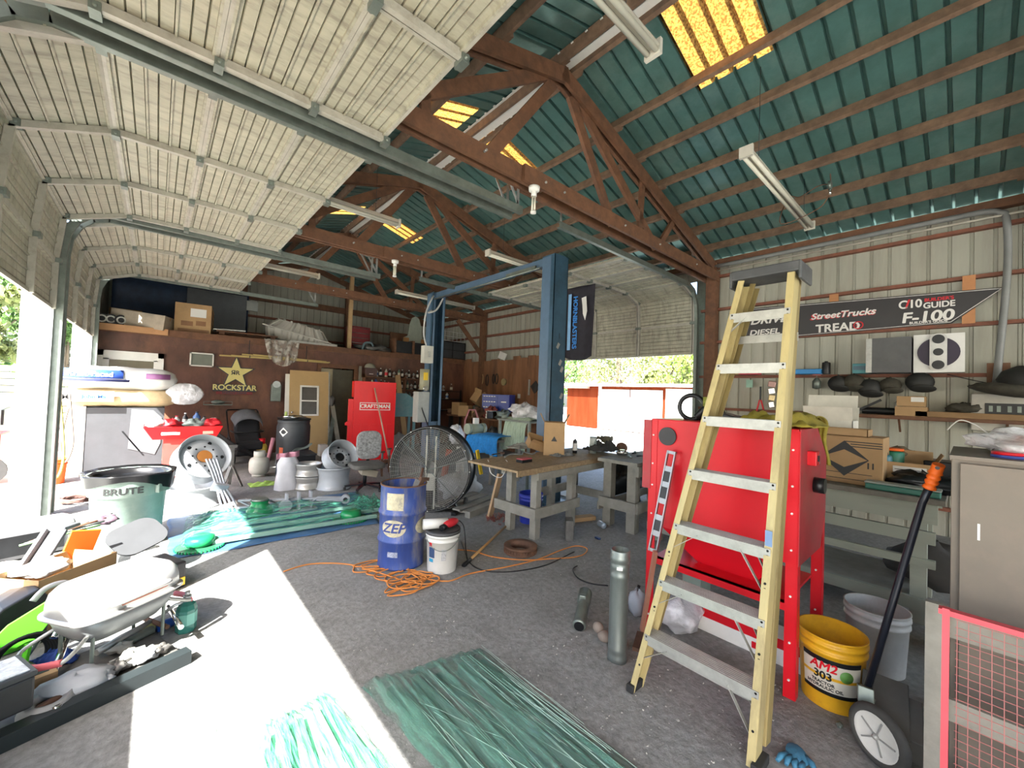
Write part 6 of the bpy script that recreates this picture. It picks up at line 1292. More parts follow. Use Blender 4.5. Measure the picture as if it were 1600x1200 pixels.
mk('brown_board', B().box(-.3, -.03, 0, .3, .03, .75), wood, loc=lo(622, 556, 12.0), label='dark brown board standing left of the round topped board', cat='board')
dc = thing('drawer_unit', 'dark drawer unit with a wire basket on top at the right end of the loft', 'drawers', lo(700, 558, 11.2)); mk('unit_body', B().box(-.5, -.25, 0, .5, .25, .55), black, dc); mks('drawer', B().box(-.46, -.262, .03, -.02, -.25, .27).box(.02, -.262, .03, .46, -.25, .27).box(-.46, -.262, .29, -.02, -.25, .52).box(.02, -.262, .29, .46, -.25, .52), dkp, dc, bev=.004)
b = B()
for x in [-.45+.15*k for k in range(7)]: b.bar((x, -.25, .56), (x, -.25, .86), .012, .012)
for z in (.57, .71, .86): b.bar((-.45, -.25, z), (.45, -.25, z), .012, .012)
mk('wire_basket', b, mat('pale_wire', (.45, .45, .42), .5), dc)

# ================================================================== PLYWOOD WALL
wn = thing('window_frame_unit', 'white framed window in the plywood wall behind the insulation bags', 'window', (-.86, MY-.05, 1.1)); mk('frame', B().box(0, 0, .0, .08, .05, 1.05).box(.86, 0, .0, .95, .05, 1.05).box(0, 0, .95, .95, .05, 1.05).box(.08, .01, .88, .86, .04, .95).box(.08, .01, .0, .16, .04, .9).box(.80, .01, .0, .86, .04, .9), white, wn); mk('pane', B().box(.15, .02, .0, .82, .03, .90), mat('olive_pane', (.12, .10, .06), .2), wn); mk('paper_note', B().box(.28, .005, .62, .56, .01, .72), papr, wn)
ac = thing('vent_unit', 'small white framed vent unit high on the plywood wall', 'vent', (.50, MY-.06, 1.94)); mk('frame', B().box(0, 0, 0, .41, .06, .025).box(0, 0, .265, .41, .06, .29).box(0, 0, 0, .025, .06, .29).box(.385, 0, 0, .41, .06, .29), white, ac); mk('grey_face', B().box(.02, .02, .02, .39, .05, .27), mat('dim_grey_green', (.16, .18, .15), .5), ac)
sr = thing('energy_drink_sign', 'black and yellow star shaped drink sign on the plywood wall', 'sign', (1.32, MY-.03, 1.42)); ylw = mat('pale_yellow_print', (.68, .60, .22), .5, var=.02)
def star(R_, r_, cz=0): return [((R_ if i % 2 == 0 else r_)*math.sin(i*PI/5), cz+(R_ if i % 2 == 0 else r_)*math.cos(i*PI/5)) for i in range(10)]
mk('black_star', B().prism(star(.40, .16, .42), F_XZ, (0, .0, 0), .012), blk, sr); mk('yellow_star', B().prism(star(.34, .135, .42), F_XZ, (0, -.013, 0), .004), ylw, sr)
text('lettering', 'R', .13, blk, sr, (.035, -.019, .42), F_XZ, bold=.004); text('lettering', 'Я', .13, blk, sr, (-.045, -.019, .42), F_XZ, bold=.004)
mk('name_plate', B().box(-.40, -.016, .0, .40, .0, .155), blk, sr, bev=.01); text('lettering', 'ROCKST★R'.replace('★', 'A'), .165, ylw, sr, (0, -.019, .085), F_XZ, bold=.005, sx=.97); mk('lower_plate', B().box(-.34, -.012, -.06, .34, .0, .0), mat('dull_red_plate', (.20, .02, .02), .5), sr); text('lettering', 'ENERGY DRINK', .06, blk, sr, (0, -.015, -.03), F_XZ, bold=.002, sx=1.1)
for i in range(4):
    mk('lumber_strip', B().obox((0, 0, 0), (2.3-.25*i, .035, .03), rotm(0, .012*(i-1), 0)), mat('pale_yellow_lumber', (.50, .38, .14), .6), loc=(2.15+.08*i, MY-.08-.045*(i % 2), 2.22+.035*(i//2)), label=['pale yellow wood strip, lower one nearest the plywood wall', 'pale yellow wood strip, lower one on the outside', 'pale yellow wood strip, upper one nearest the plywood wall', 'shortest pale yellow wood strip, upper one on the outside'][i], cat='lumber', group='lumber strips hung on the plywood wall')
for x in (1.55, 2.75): mk('hanging_hook', B().bar((0, 0, .4), (0, 0, 0), .014, .006).bar((0, 0, 0), (0, -.14, 0), .014, .006).bar((0, -.14, 0), (0, -.14, .05), .014, .006), black, loc=(x, MY-.04, 2.20), label='thin black hook holding the strips %s' % ('above the star sign' if x < 2 else 'above the tan door'), cat='hook')
for x, z in ((.97, .78),): mk('wall_outlet', B().box(-.04, -.012, -.06, .04, 0, .06), white, loc=(x, MY-.002, z), label='white outlet plate low on the plywood wall left of the stroller', cat='outlet', bev=.004)
o = thing('small_wire_shelf', 'small wire shelf on the plywood wall under the star sign', 'shelf', (1.02, MY-.03, 1.12)); mk('shelf_plate', B().box(-.25, -.12, 0, .25, 0, .015), greysteel, o); mk('wire_rim', B().bar((-.25, -.12, .08), (.25, -.12, .08), .006, .006).bar((-.25, -.12, 0), (-.25, -.12, .08), .006, .006).bar((.25, -.12, 0), (.25, -.12, .08), .006, .006), greysteel, o); blob('items', (0, -.06, .015), (.12, .04, .05), greysteel, None, None, 5, parent=o)
o = thing('meter_box', 'grey meter box on the wall left of the tan door', 'box', (2.12, MY-.08, 1.42)); mk('box_body', B().box(-.10, -.05, -.2, .1, .08, .2), greysteel, o, bev=.01); mk('round_meter', B().cyl((0, -.06, .2), (0, .05, .2), .08), galv, o)
# shelves with bottles right of the doorway
sb = thing('wall_shelving', 'brown wall shelves crowded with bottles between doorway and far lift column', 'shelving', (4.15, MY-.16, 0))
for z in (1.30, 1.62, 1.94): mk('shelf_board', B().box(0, -.12, z-.03, 2.35, .12, z), wood, sb)
for x in (0, 1.15, 2.32): mk('upright', B().box(x, -.12, .9, x+.03, .12, 2.0), wood, sb)
r_ = random.Random(77); bm_ = [mat('b_dark', (.02, .02, .022), .35), mat('b_blue', (.04, .10, .26), .4), mat('b_cream', (.5, .48, .36), .5), mat('b_white', (.55, .55, .52), .5), mat('b_brown', (.10, .05, .03), .4), mat('b_green', (.08, .14, .10), .4), mat('b_silver', (.35, .35, .34), .35, .5)]
protos = {}
def bottle(kind, loc, label, group):
    if kind not in protos:
        m_ = bm_[kind]; o = thing('bottle', label, 'bottle', loc, group=group); h = [.24, .27, .24, .20, .22, .26, .18][kind]; rr_ = [.038, .055, .04, .045, .04, .035, .045][kind]
        mk('bottle_body', B().lathe([(0, 0), (rr_, 0), (rr_, h*.68), (rr_*.4, h*.84), (rr_*.4, h*.92), (0, h*.92)], 12), m_, o); mk('cap', B().cyl((0, 0, h*.92), (0, 0, h), rr_*.45, n=10), [papr, dark, chrome, sred, papr, dark, dark][kind], o); mk('bottle_label', B().lathe([(rr_+.001, h*.2), (rr_+.001, h*.55)], 12), [papr, bm_[1], sred, bm_[1], bm_[2], bm_[2], bm_[4]][kind], o)
        protos[kind] = o; return o
    return dup(protos[kind], loc, 0, label, group)
kn = ['black', 'blue', 'cream', 'white', 'brown', 'green', 'silver']; cnt = {}
for zi, z in enumerate((1.94, 1.62, 1.30)):
    x = .35 if zi == 0 else .08
    while x < 2.22:
        k = r_.choice((0, 0, 1, 2, 3, 4, 5, 6)); zn = ['top', 'middle', 'bottom'][zi]; sd = 'left' if x < 1.1 else 'right'
        g_ = 'bottles and cans on the wall shelves'
        bottle(k, (4.15+x, MY-.16+r_.uniform(-.05, .05), z), '%s bottle on the %s half of the %s wall shelf' % (kn[k], sd, zn), g_); x += r_.uniform(.10, .155)
o = thing('round_top_case', 'dark brown case with a rounded clear top on the wall shelf', 'case', (4.30, MY-.17, 1.942)); mk('case_body', B().box(-.15, -.10, 0, .18, .10, .22), mat('dark_brown_case', (.06, .02, .015), .4), o, bev=.01); mk('dome', B().sph((.015, 0, .22), .16, (1, .6, .85)), mat('dull_dome', (.26, .25, .2), .25), o); mk('logo', B().box(-.04, -.104, .05, .07, -.10, .065), papr, o)
mk('leaning_board', B().obox((0, 0, 1.0), (.14, .03, 2.05), rotm(-.08, -.14, 0)), card, loc=(5.18, MY-.42, .0), label='pale brown leaning board in front of the wall shelves', cat='board')
for i in range(3): mk('grey_jamb_strip', B().box(0, 0, 0, .07, .03, 2.2-.3*i), gw, loc=(DXB+.12+.07*i, MY-.05-.03*i, 0), label=['tallest grey strip leaning right of the doorway', 'middle grey strip leaning right of the doorway', 'shortest grey strip leaning right of the doorway'][i], cat='strip', group='grey strips by the doorway')

# ================================================================== BACK RIGHT CORNER: long bench and clutter
cb_ = thing('corner_bench', 'dark cluttered bench along the wall in the far right corner', 'bench', (6.55, 8.9, 0))
mk('benchtop', B().box(-.1, -1.9, .90, .9, 1.28, .95), wood, cb_); mk('under_shelf', B().box(.0, -1.9, .38, .9, 1.28, .41), wood, cb_)
for y in (-1.85, 0, 1.15): mk('leg', B().box(-.05, y, 0, .05, y+.09, .9), black, cb_)
sf = thing('corner_shelf', 'black steel shelf in the far right corner left of the tilted cartons', 'shelf', (6.1, 10.45, 0))
for z in (1.05, 1.38, 1.62): mk('shelf_board', B().box(-.45, -.2, z-.02, .9, .3, z), black, sf)
for x in (-.43, .86): mk('upright', B().box(x, -.2, 0, x+.04, -.16, 1.66), black, sf)
ob = thing('blue_organizer', 'bright blue tool organizer with white drawer labels on the corner bench', 'tool organizer', (6.95, 8.40, 1.12), math.radians(-62)); ob.scale = (.82, 1, .95); bbl = mat('royal_blue_steel', (.012, .035, .26), .35)
mk('organizer_body', B().box(-.48, -.22, 0, .48, .22, .48), bbl, ob, bev=.006)
for r2 in range(3):
    dr_ = mk('drawer', B().box(-.45, -.232, .04+.15*r2, .08, -.22, .16+.15*r2), bbl, ob, bev=.003); mks('label_tab', B().box(-.42, -.236, .11+.15*r2, -.36, -.232, .135+.15*r2).box(-.33, -.236, .11+.15*r2, -.27, -.232, .135+.15*r2).box(-.24, -.236, .11+.15*r2, -.18, -.232, .135+.15*r2).box(-.15, -.236, .11+.15*r2, -.09, -.232, .135+.15*r2).box(-.06, -.236, .11+.15*r2, 0, -.232, .135+.15*r2), papr, dr_)
mk('side_door', B().box(.12, -.232, .03, .46, -.22, .45), bbl, ob, bev=.003); mk('logo_strip', B().box(.2, -.235, .26, .38, -.232, .29), papr, ob)
r_ = random.Random(3)
items = [(6.45, 9.2, .35, .3, .28, .5, 'tilted brown carton on the corner bench left of the blue organizer', 1.1), (6.6, 9.75, .32, .3, .35, .2, 'brown carton standing in the dark corner beneath the shelf end', 1.0), (6.5, 8.75, .3, .24, .2, .8, 'reddish brown box low in front of the blue organizer', .95)]
for x, y, w_, d_, h_, rz, lb2, z in items:
    o = card_box('bench_carton', (x, y, .955), w_, d_, h_, rz, lb2)
o = card_box('tilted_carton', (6.62, 8.98, 1.30), .34, .26, .26, .3, 'open carton with a white flap tipped on the heap beside the blue organizer', 1.0); o.rotation_euler = (.3, .5, .3)
for i, (x, y, c_, w_) in enumerate(((6.9, 7.55, papr, .18), (7.0, 7.25, card, .26), (7.1, 7.02, mat('reddish_carton', (.28, .10, .06), .7), .2))):
    o = card_box('small_bench_box', (x, y, .955), .22, w_, .26, .5*i, ['white narrow box leaning right of the blue organizer', 'light brown box in the row right of the blue organizer', 'small reddish box at the right end of the corner bench row'][i], m_=c_); o.rotation_euler = (0, [.35, .1, 0][i], -.4)
pot = thing('steel_pot', 'silver strapped pot below the blue organizer on the corner bench', 'pot', (6.52, 8.15, .955)); mk('pot_body', B().lathe([(0, 0), (.15, 0), (.17, .03), (.17, .19), (.18, .2), (.15, .2), (0, .19)], 24), chrome, pot); mk('strap', B().box(-.175, -.02, 0, -.165, .02, .19), papr, pot)
for i in range(14):
    x, y = 6.42+r_.uniform(0, .7), 7.08+i*.22; z = .955 if i % 2 else .415
    col_ = [grime, rust, dark, greysteel, bm_[2], mat('dull_red_junk', (.2, .04, .03), .7)][i % 6]
    nm = ['greasy grey', 'rusty', 'black', 'grey', 'cream', 'dull red'][i % 6]; wh = 'on' if i % 2 else 'under'
    blob('bench_scrap', (x, y, z), (.12+.06*r_.random(), .12, .08+.08*r_.random()), col_, '%s lump of scrap %s the corner bench, number %s from its door end' % (nm, wh, ['one', 'two', 'three', 'four', 'five', 'six', 'seven', 'eight', 'nine', 'ten', 'eleven', 'twelve', 'thirteen', 'fourteen'][i]), 'scrap', 60+i, noise=.3, group='scrap heaped on and under the corner bench')
for i in range(8):
    z = (1.38, 1.62)[i % 2]; bottle([0, 6, 3, 0, 5, 6, 3, 4][i], (5.75+.14*i, 10.42, z+.001), '%s bottle on the %s board of the corner shelf' % (kn[[0, 6, 3, 0, 5, 6, 3, 4][i]], 'upper' if i % 2 else 'lower'), 'bottles on the corner shelf')
# belts and parts hung on the boards
for i, (px_, py_, rr_, rect_) in enumerate(((753, 592, .10, 0), (761, 594, .11, 0), (771, 592, .09, 1), (776, 592, .10, 1))):
    p = GX(px_, py_, XR-.13); mk('hanging_belt', B().tube([(0, rr_*.55*math.cos(k*PI/10), rr_*1.5*math.sin(k*PI/10)) for k in range(20)], .012, 6, True), [mat('tan_ring', (.4, .26, .12), .6), rubber, rubber, rubber][i], loc=p, label=['tan ring hanging on the boards above the blue organizer', 'black belt hanging right of the tan ring', 'black belt, third of the row on the boards', 'black belt, last of the row on the boards'][i], cat='belt', group='belts hung on the wooden boards')
mk('headlamp', B().cyl((-.04, 0, 0), (0, 0, 0), .10, n=20), mat('brassy_lamp', (.45, .38, .2), .3, .4), loc=GX(788, 597, XR-.12), label='round brassy lamp hanging above the right side of the blue organizer', cat='lamp')
mk('white_plate', B().obox((0, 0, 0), (.02, .34, .2), rotm(.3, .2, 0)), white, loc=GX(785, 556, XR-.12), label='white tilted plate at the top of the wooden boards', cat='plate')
mk('black_diamond_tag', B().obox((0, 0, 0), (.02, .24, .24), rotm(.9, 0, 0)), ink, loc=GX(836, 605, XR-.12), label='black diamond shaped sign hanging left of the near lift column', cat='sign')
mk('hanging_file', B().box(-.01, -.03, -.3, .01, .03, .12), alu, loc=GX(827, 600, XR-.12), label='thin pale tool hanging beside the black diamond sign', cat='tool')
mk('board_outlet', B().box(-.012, -.05, -.06, 0, .05, .06), white, loc=GX(811, 619, XR-.105), label='white outlet on the wooden boards right of the blue organizer', cat='outlet')
# nearer heap: small bench with towels
nb_ = thing('towel_bench', 'low bench with a bright blue towel and grinder behind the fan', 'bench', (4.9, 5.75, 0)); mk('benchtop', B().box(-.5, -.3, .74, .25, .35, .78), gw, nb_)
for x, y in ((-.45, -.25), (.15, -.25), (-.45, .25), (.15, .25)): mk('leg', B().box(x, y, 0, x+.07, y+.07, .74), gw, nb_)
blt = mat('bright_blue_towel', (.02, .21, .55), .9, var=.2, scale=20, bump=.3)
tp = G(790, 690, .82); drape('blue_towel', (4.9-.22, 5.75, .815), [(.35, 0, .0), (.2, 0, .03), (0, 0, .04), (-.26, 0, .02), (-.30, 0, -.12), (-.31, 0, -.30)], .9, .4, blt, 'bright blue towel hanging over the low bench behind the work table', 'towel', amp=.015)
rk = GY(822, 650, 5.25); rx_ = rk.x
drape('striped_towel', (rx_-.15, 5.25, 1.16), [(.3, 0, .0), (.1, 0, .02), (0, 0, .02), (-.10, 0, -.05), (-.14, 0, -.3), (-.15, 0, -.52)], .62, .4, mat('pale_green_towel', (.36, .44, .34), .9, var=.35, scale=6, stretch=(1, 14, 1)), 'pale green striped towel hanging behind the tall carton', 'towel', amp=.02, seed=5)
tr = thing('towel_rack', 'small steel table under the striped towel with grey clutter on top', 'table', (rx_, 5.25, 0)); mk('tabletop', B().box(-.3, -.4, 1.12, .35, .45, 1.15), greysteel, tr)
for x, y in ((-.27, -.37), (.3, -.37), (-.27, .4), (.3, .4)): mk('leg', B().box(x, y, 0, x+.04, y+.04, 1.12), greysteel, tr)
blob('crumpled_clutter', (rx_, 5.3, 1.16), (.2, .3, .14), bagm, 'crumpled white clear bags on the small steel table', 'bags', 91, noise=.25)
o = card_box('white_box', (rx_+.2, 5.0, 1.155), .15, .12, .34, 0, 'tall white and black box at the right of the small steel table', m_=papr); mk('black_side', B().box(-.0765, -.061, 0, -.0755, .02, .34), ink, o)
gr = thing('bench_grinder', 'dusty green bench grinder on a bracket behind the fan', 'grinder', (4.55, 6.15, .785)); gg = mat('dusty_green_enamel', (.28, .33, .26), .6)
mk('motor_housing', B().cyl((-.13, 0, .14), (.13, 0, .14), .09, n=20), gg, gr)
for s_ in (-1, 1): mk('wheel_guard', B().cyl((s_*.14, 0, .14), (s_*.20, 0, .14), .10, n=20), gg, gr)
mk('grinder_base', B().box(-.1, -.09, 0, .1, .09, .07), gg, gr, bev=.01); mk('top_lamp', B().box(-.05, -.03, .23, .05, .03, .34), papr, gr)
mk('yellow_level', B().obox((0, 0, .22), (.06, .04, .44), rotm(0, -.25, 0)), mat('safety_yellow', (.75, .5, .02), .5), loc=(4.25, 5.6, .18), label='short yellow tool leaning below the bench grinder', cat='tool', bev=.006)
blob('white_carrier_bag', (4.62, 6.9, .55), (.16, .16, .2), bagm, 'white plastic bag above the right side of the fan', 'bag', 93)
o = thing('pink_hand_truck', 'faded pink hand truck frame standing behind the fan at right', 'hand truck', (5.25, 7.25, 0)); mk('frame', B().tube([(-.18, 0, 0), (-.18, 0, 1.0), (-.08, 0, 1.22), (.08, 0, 1.22), (.18, 0, 1.0), (.18, 0, 0)], .02), mat('faded_pink_paint', (.38, .14, .14), .6), o); mk('back_plate', B().box(-.18, -.01, .75, .18, .01, .92), MC['faded_pink_paint'], o); mk('toe_plate', B().box(-.2, -.22, 0, .2, .0, .02), greysteel, o)
mk('white_stand_box', B().box(-.15, -.15, 0, .15, .15, .5), mat('dull_white_box', (.4, .4, .36), .6), loc=(4.75, 6.7, 0), label='dull white crate seen through the fan guard', cat='crate', bev=.01)
mk('red_cylinder', B().cyl((0, 0, 0), (.10, 0, .5), .06, n=16), mat('dull_red_cylinder', (.35, .06, .03), .5), loc=(4.15, 6.55, 0), label='dull red tube leaning beside the white crate behind the fan', cat='tube')
blob('crumpled_paper', (3.55, 5.15, 0), (.34, .2, .19), mat('grey_paper', (.42, .42, .42), .8, var=.2), 'heap of pale printed papers behind the fan on the floor', 'papers', 95, noise=.18)
mk('blue_film_scrap', B().sph((0, 0, .1), .2, (1, .6, .4), noise=.15), mat('pale_blue_scrap', (.12, .3, .42), .5), loc=(3.75, 5.6, 0), label='pale blue plastic heap behind the fan guard', cat='plastic')
mk('wood_offcut', B().obox((0, 0, .28), (.10, .03, .56), rotm(.1, .22, 0)), mat('fresh_offcut', (.40, .26, .14), .7), loc=(3.35, 4.05, 0), rz=.3, label='pale wood offcut leaning at the left legs of the work table', cat='offcut')
o = thing('grey_pallet', 'low weathered pallet on the floor behind the work table legs', 'pallet', (3.4, 4.6, 0), .3)
for k in range(4): mk('slat', B().box(-.45, -.3+.17*k, .06, .45, -.18+.17*k, .08), gw, o)
for y in (-.3, .2): mk('runner', B().box(-.45, y, 0, .45, y+.08, .06), gw, o)
blob('dark_machine', (5.7, 3.6, 0), (.3, .24, .3), black, 'black machine heap on the floor beyond the side bench', 'machine', 97, noise=.25)
mk('white_floor_sheet', B().obox((0, 0, .006), (.5, .3, .01)), papr, loc=(5.2, 4.35, 0), rz=.2, label='white sheet of paper on the floor under the side bench', cat='paper')

# ================================================================== LEFT SIDE: cabinet with insulation bags, cart, trash can
gc = thing('metal_cabinet', 'dark grey metal cabinet under the insulation bags by the left wall', 'cabinet', (-.42, 9.75, 0)); dgm = mat('charcoal_panel', (.045, .047, .052), .5)
mk('cabinet_body', B().box(-.42, -.25, 0, .55, .35, 1.12), dgm, gc); mk('pale_edge', B().box(-.455, -.26, 0, -.42, .35, 1.14), alu, gc); mk('diagonal_trim', B().bar((.02, -.255, .72), (.3, -.255, .3), .01, .02), black, gc); mk('curved_panel', B().prism([(.10, .42), (.45, .3), (.52, .5), (.52, .95), (.40, 1.08), (.12, 1.1)], F_XZ, (0, -.256, 0), .004), mat('mid_grey_panel', (.10, .105, .11), .5), gc)
insu = mat('insulation_bag', (.62, .62, .60), .35, var=.08, bump=.4, scale=9); insp = mat('insulation_brown', (.50, .38, .22), .6, var=.2)
def bagroll(c, L_, R_, m_, label, rz, group='insulation bags stacked on the dark cabinet'):
    o = thing('insulation_bag', label, 'insulation', c, rz, group)
    def fn(u, v):
        x = (u-.5)*L_; e = min(u, 1-u)*2; r_ = R_*min(1, (e*3.2)**.4+.05)*(1+.03*math.sin(23*u+3)); a_ = v*2*PI; r_ *= 1+.03*math.sin(6*a_+9*u)
        return Vector((x, r_*math.cos(a_), R_*.72+r_*.72*math.sin(a_)))
    mk('bag_body', B().grid(fn, 40, 24), m_, o); return o
b1 = bagroll((-.44, 9.65, 1.16), 1.46, .27, insu, 'white and blue printed insulation bag, upper left of the stack', .0, ); b1.location.z = 1.42
jb = mat('royal_blue_print', (.04, .10, .46), .4)
def bpatch(o, x0, x1, a0, a1, R_, m_, nm='print_band'):
    b = B(); n = 8
    vs_ = []
    for i in range(n+1):
        a_ = a0+(a1-a0)*i/n
        for x in (x0, x1): vs_.append((x, (R_*1.07)*math.cos(a_), R_*.72+R_*1.07*.72*math.sin(a_)))
    return mk(nm, b.add(vs_, [(2*i, 2*i+1, 2*i+3, 2*i+2) for i in range(n)], True), m_, o, solid=.004)
bpatch(b1, -.72, .02, PI*1.02, PI*.80, .28, jb); bpatch(b1, .30, .62, PI*1.0, PI*.86, .28, mat('purple_print', (.22, .08, .20), .5)); bpatch(b1, -.72, .1, PI*1.10, PI*1.04, .28, mat('navy_print', (.04, .05, .15), .5))
text('lettering', 'Kraft-Faced', .11, papr, b1, (-.36, -.305, .25), F_XZ, bold=.003)
b2 = bagroll((-.42, 9.66, 1.125), 1.46, .22, insp, 'brown paper faced insulation bag, lower one of the stack', 0)
w2 = mk('white_panel', B().box(-.82, -.285, .10, -.1, -.27, .27), insu, b2); text('lettering', 'JM', .12, ink, w2, (-.66, -.29, .17), F_XZ, bold=.005); text('lettering', 'John Ma', .085, jb, w2, (-.33, -.29, .18), F_XZ, bold=.003)
b3 = bagroll((.40, 9.7, 1.22), .50, .27, bagm, 'clear wrapped rolled insulation at the right end of the stack', PI/2); b3.location.z = 1.18
# red parts cart
rcx = thing('red_parts_cart', 'red tray cart heaped with bottles and tools before the dark cabinet', 'cart', (.38, 8.9, 0)); rcx.scale = (.84, 1, .93)
b = B(); T0, T1 = [(-.60, -.30, .92), (.62, -.30, .92), (.62, .30, .92), (-.60, .30, .92)], [(-.46, -.22, .70), (.52, -.22, .70), (.52, .22, .70), (-.46, .22, .70)]
b.add(T0+T1, [(0, 1, 5, 4), (1, 2, 6, 5), (2, 3, 7, 6), (3, 0, 4, 7), (4, 5, 6, 7)]); mk('tray', b, brr, rcx, solid=.012); mk('tray_floor', B().box(-.56, -.27, .86, .58, .27, .88), black, rcx)
mk('stand', B().box(-.30, -.18, .0, .40, .18, .70), mat('faded_red_stand', (.5, .05, .04), .5), rcx); lbp = mk('white_badge', B().obox((-.20, -.272, .81), (.28, .004, .07), rotm(-.35, 0, 0)), papr, rcx); mk('print_mark', B().obox((.38, -.272, .82), (.17, .004, .09), rotm(-.35, 0, 0)), mat('cream_sticker', (.55, .5, .38), .5), rcx)
for i, (x, y, k, lb2) in enumerate(((.28, 8.82, 3, 'white bottle in the red cart, leftmost of the bottles'), (.55, 8.86, 1, 'blue bottle in the red cart beside the red funnel'), (.66, 8.95, 6, 'silver can in the red cart near its right end'), (.40, 8.98, 0, 'black bottle in the middle of the red cart'))): bottle(k, (x, y, .823), lb2, 'bottles standing in the red cart')
for i, (x, m_, lb2, nm, ct2) in enumerate(((.02, papr, 'white rags piled at the left of the red cart', 'white_rags', 'rags'), (.76, sred, 'red ball shaped tool at the right of the red cart', 'red_tool', 'tool'), (.50, mat('grey_green_glass', (.3, .36, .33), .3), 'grey green jar heap in the middle of the red cart', 'jar_heap', 'jars'), (.22, sred, 'red clamp pieces standing in the red cart', 'red_clamp', 'clamp'))): blob(nm, (x, 8.76, .83), (.13, .1, .07), m_, lb2, ct2, 50+i, noise=.25)
# trash can with liner
tcn_ = thing('trash_can', 'grey green plastic trash can with a black liner by the left door', 'trash can', (-.15, 5.42, 0)); tgm = mat('grey_green_plastic', (.20, .27, .235), .5, var=.12, dirt=(.32, .36, .32), dirt_amt=.4, dscale=8)
mk('can_body', B().lathe([(0, .0), (.245, 0), (.25, .01), (.275, .50), (.295, .51), (.30, .66), (.305, .70), (.30, .70), (.28, .68), (.245, .03), (0, .03)], 48), tgm, tcn_)
def fn(u, v):
    a_ = u*2*PI
    if v < .45: r_ = .345-.02*(1-v/.45)+.010*math.sin(9*a_); z = .655+.065*(v/.45)+.015*math.sin(3*a_+1)*(1-v/.45)-.13*max(0, math.cos(a_+.1))**3*(1-v/.45)-.05*max(0, math.cos(a_-3.6))**3*(1-v/.45)
    else: r_ = .272-(v-.45)*.08; z = .722-(v-.45)*.75
    return Vector((r_*math.cos(a_), r_*math.sin(a_), z))
mk('bin_liner', B().grid(fn, 64, 14), mat('glossy_black_film', (.008, .008, .009), .25), tcn_)
at = math.atan2(-5.42, .15); curved_text('lettering', 'BRUTE', .085, mat('dark_grey_print', (.008, .009, .009), .5), tcn_, .300, .568, at-.15, sx=1.15, bold=.003)
mk('can_handle', B().obox((.30*math.cos(at+.9), .30*math.sin(at+.9), .56), (.04, .14, .09), rotm(0, 0, at+.9)), tgm, tcn_, bev=.01); blob('trash', (0, 0, .42), (.20, .2, .10), MC['grey_rag'] if 'grey_rag' in MC else grime, None, None, 3, noise=.2, parent=tcn_)
# hose on the post
mk('yellow_hose_coil', B().tube(smoothpts([(0, 0, .5), (.03, .02, .2), (.0, .0, -.3), (.05, .02, -.62), (.10, .02, -.3), (.06, .03, .2), (.1, .04, .48), (.13, .04, .1), (.12, .04, -.5), (.16, .05, -.68), (.2, .05, -.4), (.14, .04, .3)], 8), .014, 8), mat('pale_yellow_hose', (.5, .48, .14), .6), loc=(-1.02, 7.35, 1.05), label='yellow hose looped on the door post by the insulation bags', cat='hose')
mk('grey_rope_coil', B().tube(smoothpts([(0, 0, .4), (.03, .0, .1), (.06, 0, -.3), (.0, .0, -.52), (-.05, 0, -.25), (0, 0, .2)], 8), .012, 8), mat('brown_grey_rope', (.25, .2, .16), .8), loc=(-.86, 7.9, 1.0), label='brown grey rope loop hanging right of the yellow hose', cat='rope')
pl2 = pail('orange_pail', Vector((-1.16, 9.1, .0)), orange, 'orange bucket outside the left door behind the post', .2, .4); pl2.location.z = -.03
mk('coiled_chain', B().tube(smoothpts([(.16*math.cos(k*1.1)*(1+.1*math.sin(k)), .14*math.sin(k*1.1), .05+.02*math.sin(k*2.3)) for k in range(40)], 3), .014, 6), mat('brown_coir', (.12, .06, .05), .9, bump=.6, scale=60), loc=(-.68, 7.55, 0), label='brown coiled bristly hose on the floor beside the door post', cat='hose')

# ================================================================== LEFT FRONT PILE
TZ0 = .03
ty = thing('steel_channel_tray', 'long dark steel tray of greasy parts at the bottom left', 'tray', (-.15, 3.0, 0))
def L2(p): return Vector(p)-ty.location
a0_, a1_ = G(-60, 1207, .0), G(298, 1036, .0); a1_.z = 0
dkst = mat('dark_grey_green_steel', (.016, .022, .024), .5, .2, var=.2)
fr0, fr1 = L2(a0_), L2(a1_); dd = (fr1-fr0).normalized(); nn2 = Vector((-dd.y, dd.x, 0))
mk('front_channel', B().bar(fr0+Vector((0, 0, .05)), fr1+Vector((0, 0, .05)), .10, .012) if 0 else B().obox((fr0+fr1)/2+Vector((0, 0, .033)), ((fr1-fr0).length, .012, .065), rotm(0, 0, math.atan2(dd.y, dd.x))).obox((fr0+fr1)/2+Vector((0, 0, .068))+nn2*.03, ((fr1-fr0).length, .07, .008), rotm(0, 0, math.atan2(dd.y, dd.x))), dkst, ty)
mk('tray_bottom', B().obox((fr0+fr1)/2+nn2*.30+Vector((0, 0, .01)), ((fr1-fr0).length, .55, .02), rotm(0, 0, math.atan2(dd.y, dd.x))), grime, ty)
def tr_(px_, py_, z=.03): return G(px_, py_, z)
o = thing('wheel_hub', 'dusty grey hub ring with rusty bore lying in the dark tray', 'machine part', tr_(75, 1110, .03), .3); mk('hub_ring', B().lathe([(.045, .05), (.075, .06), (.08, .045), (.10, .02), (.10, 0), (.04, 0), (.045, .05)], 28), mat('pale_dusty_metal', (.30, .30, .30), .6, .2), o); mk('bore', B().cyl((0, 0, .0), (0, 0, .03), .044), rust, o)
o = thing('stub_pipe', 'short rusty pipe stub in the front left of the dark tray', 'pipe', tr_(45, 1130, .03), .7); mk('pipe', B().cyl((0, 0, .03), (.12, 0, .03), .024, n=16), rust, o); mk('bore', B().cyl((-.001, 0, .03), (.004, 0, .03), .017, n=16), black, o)
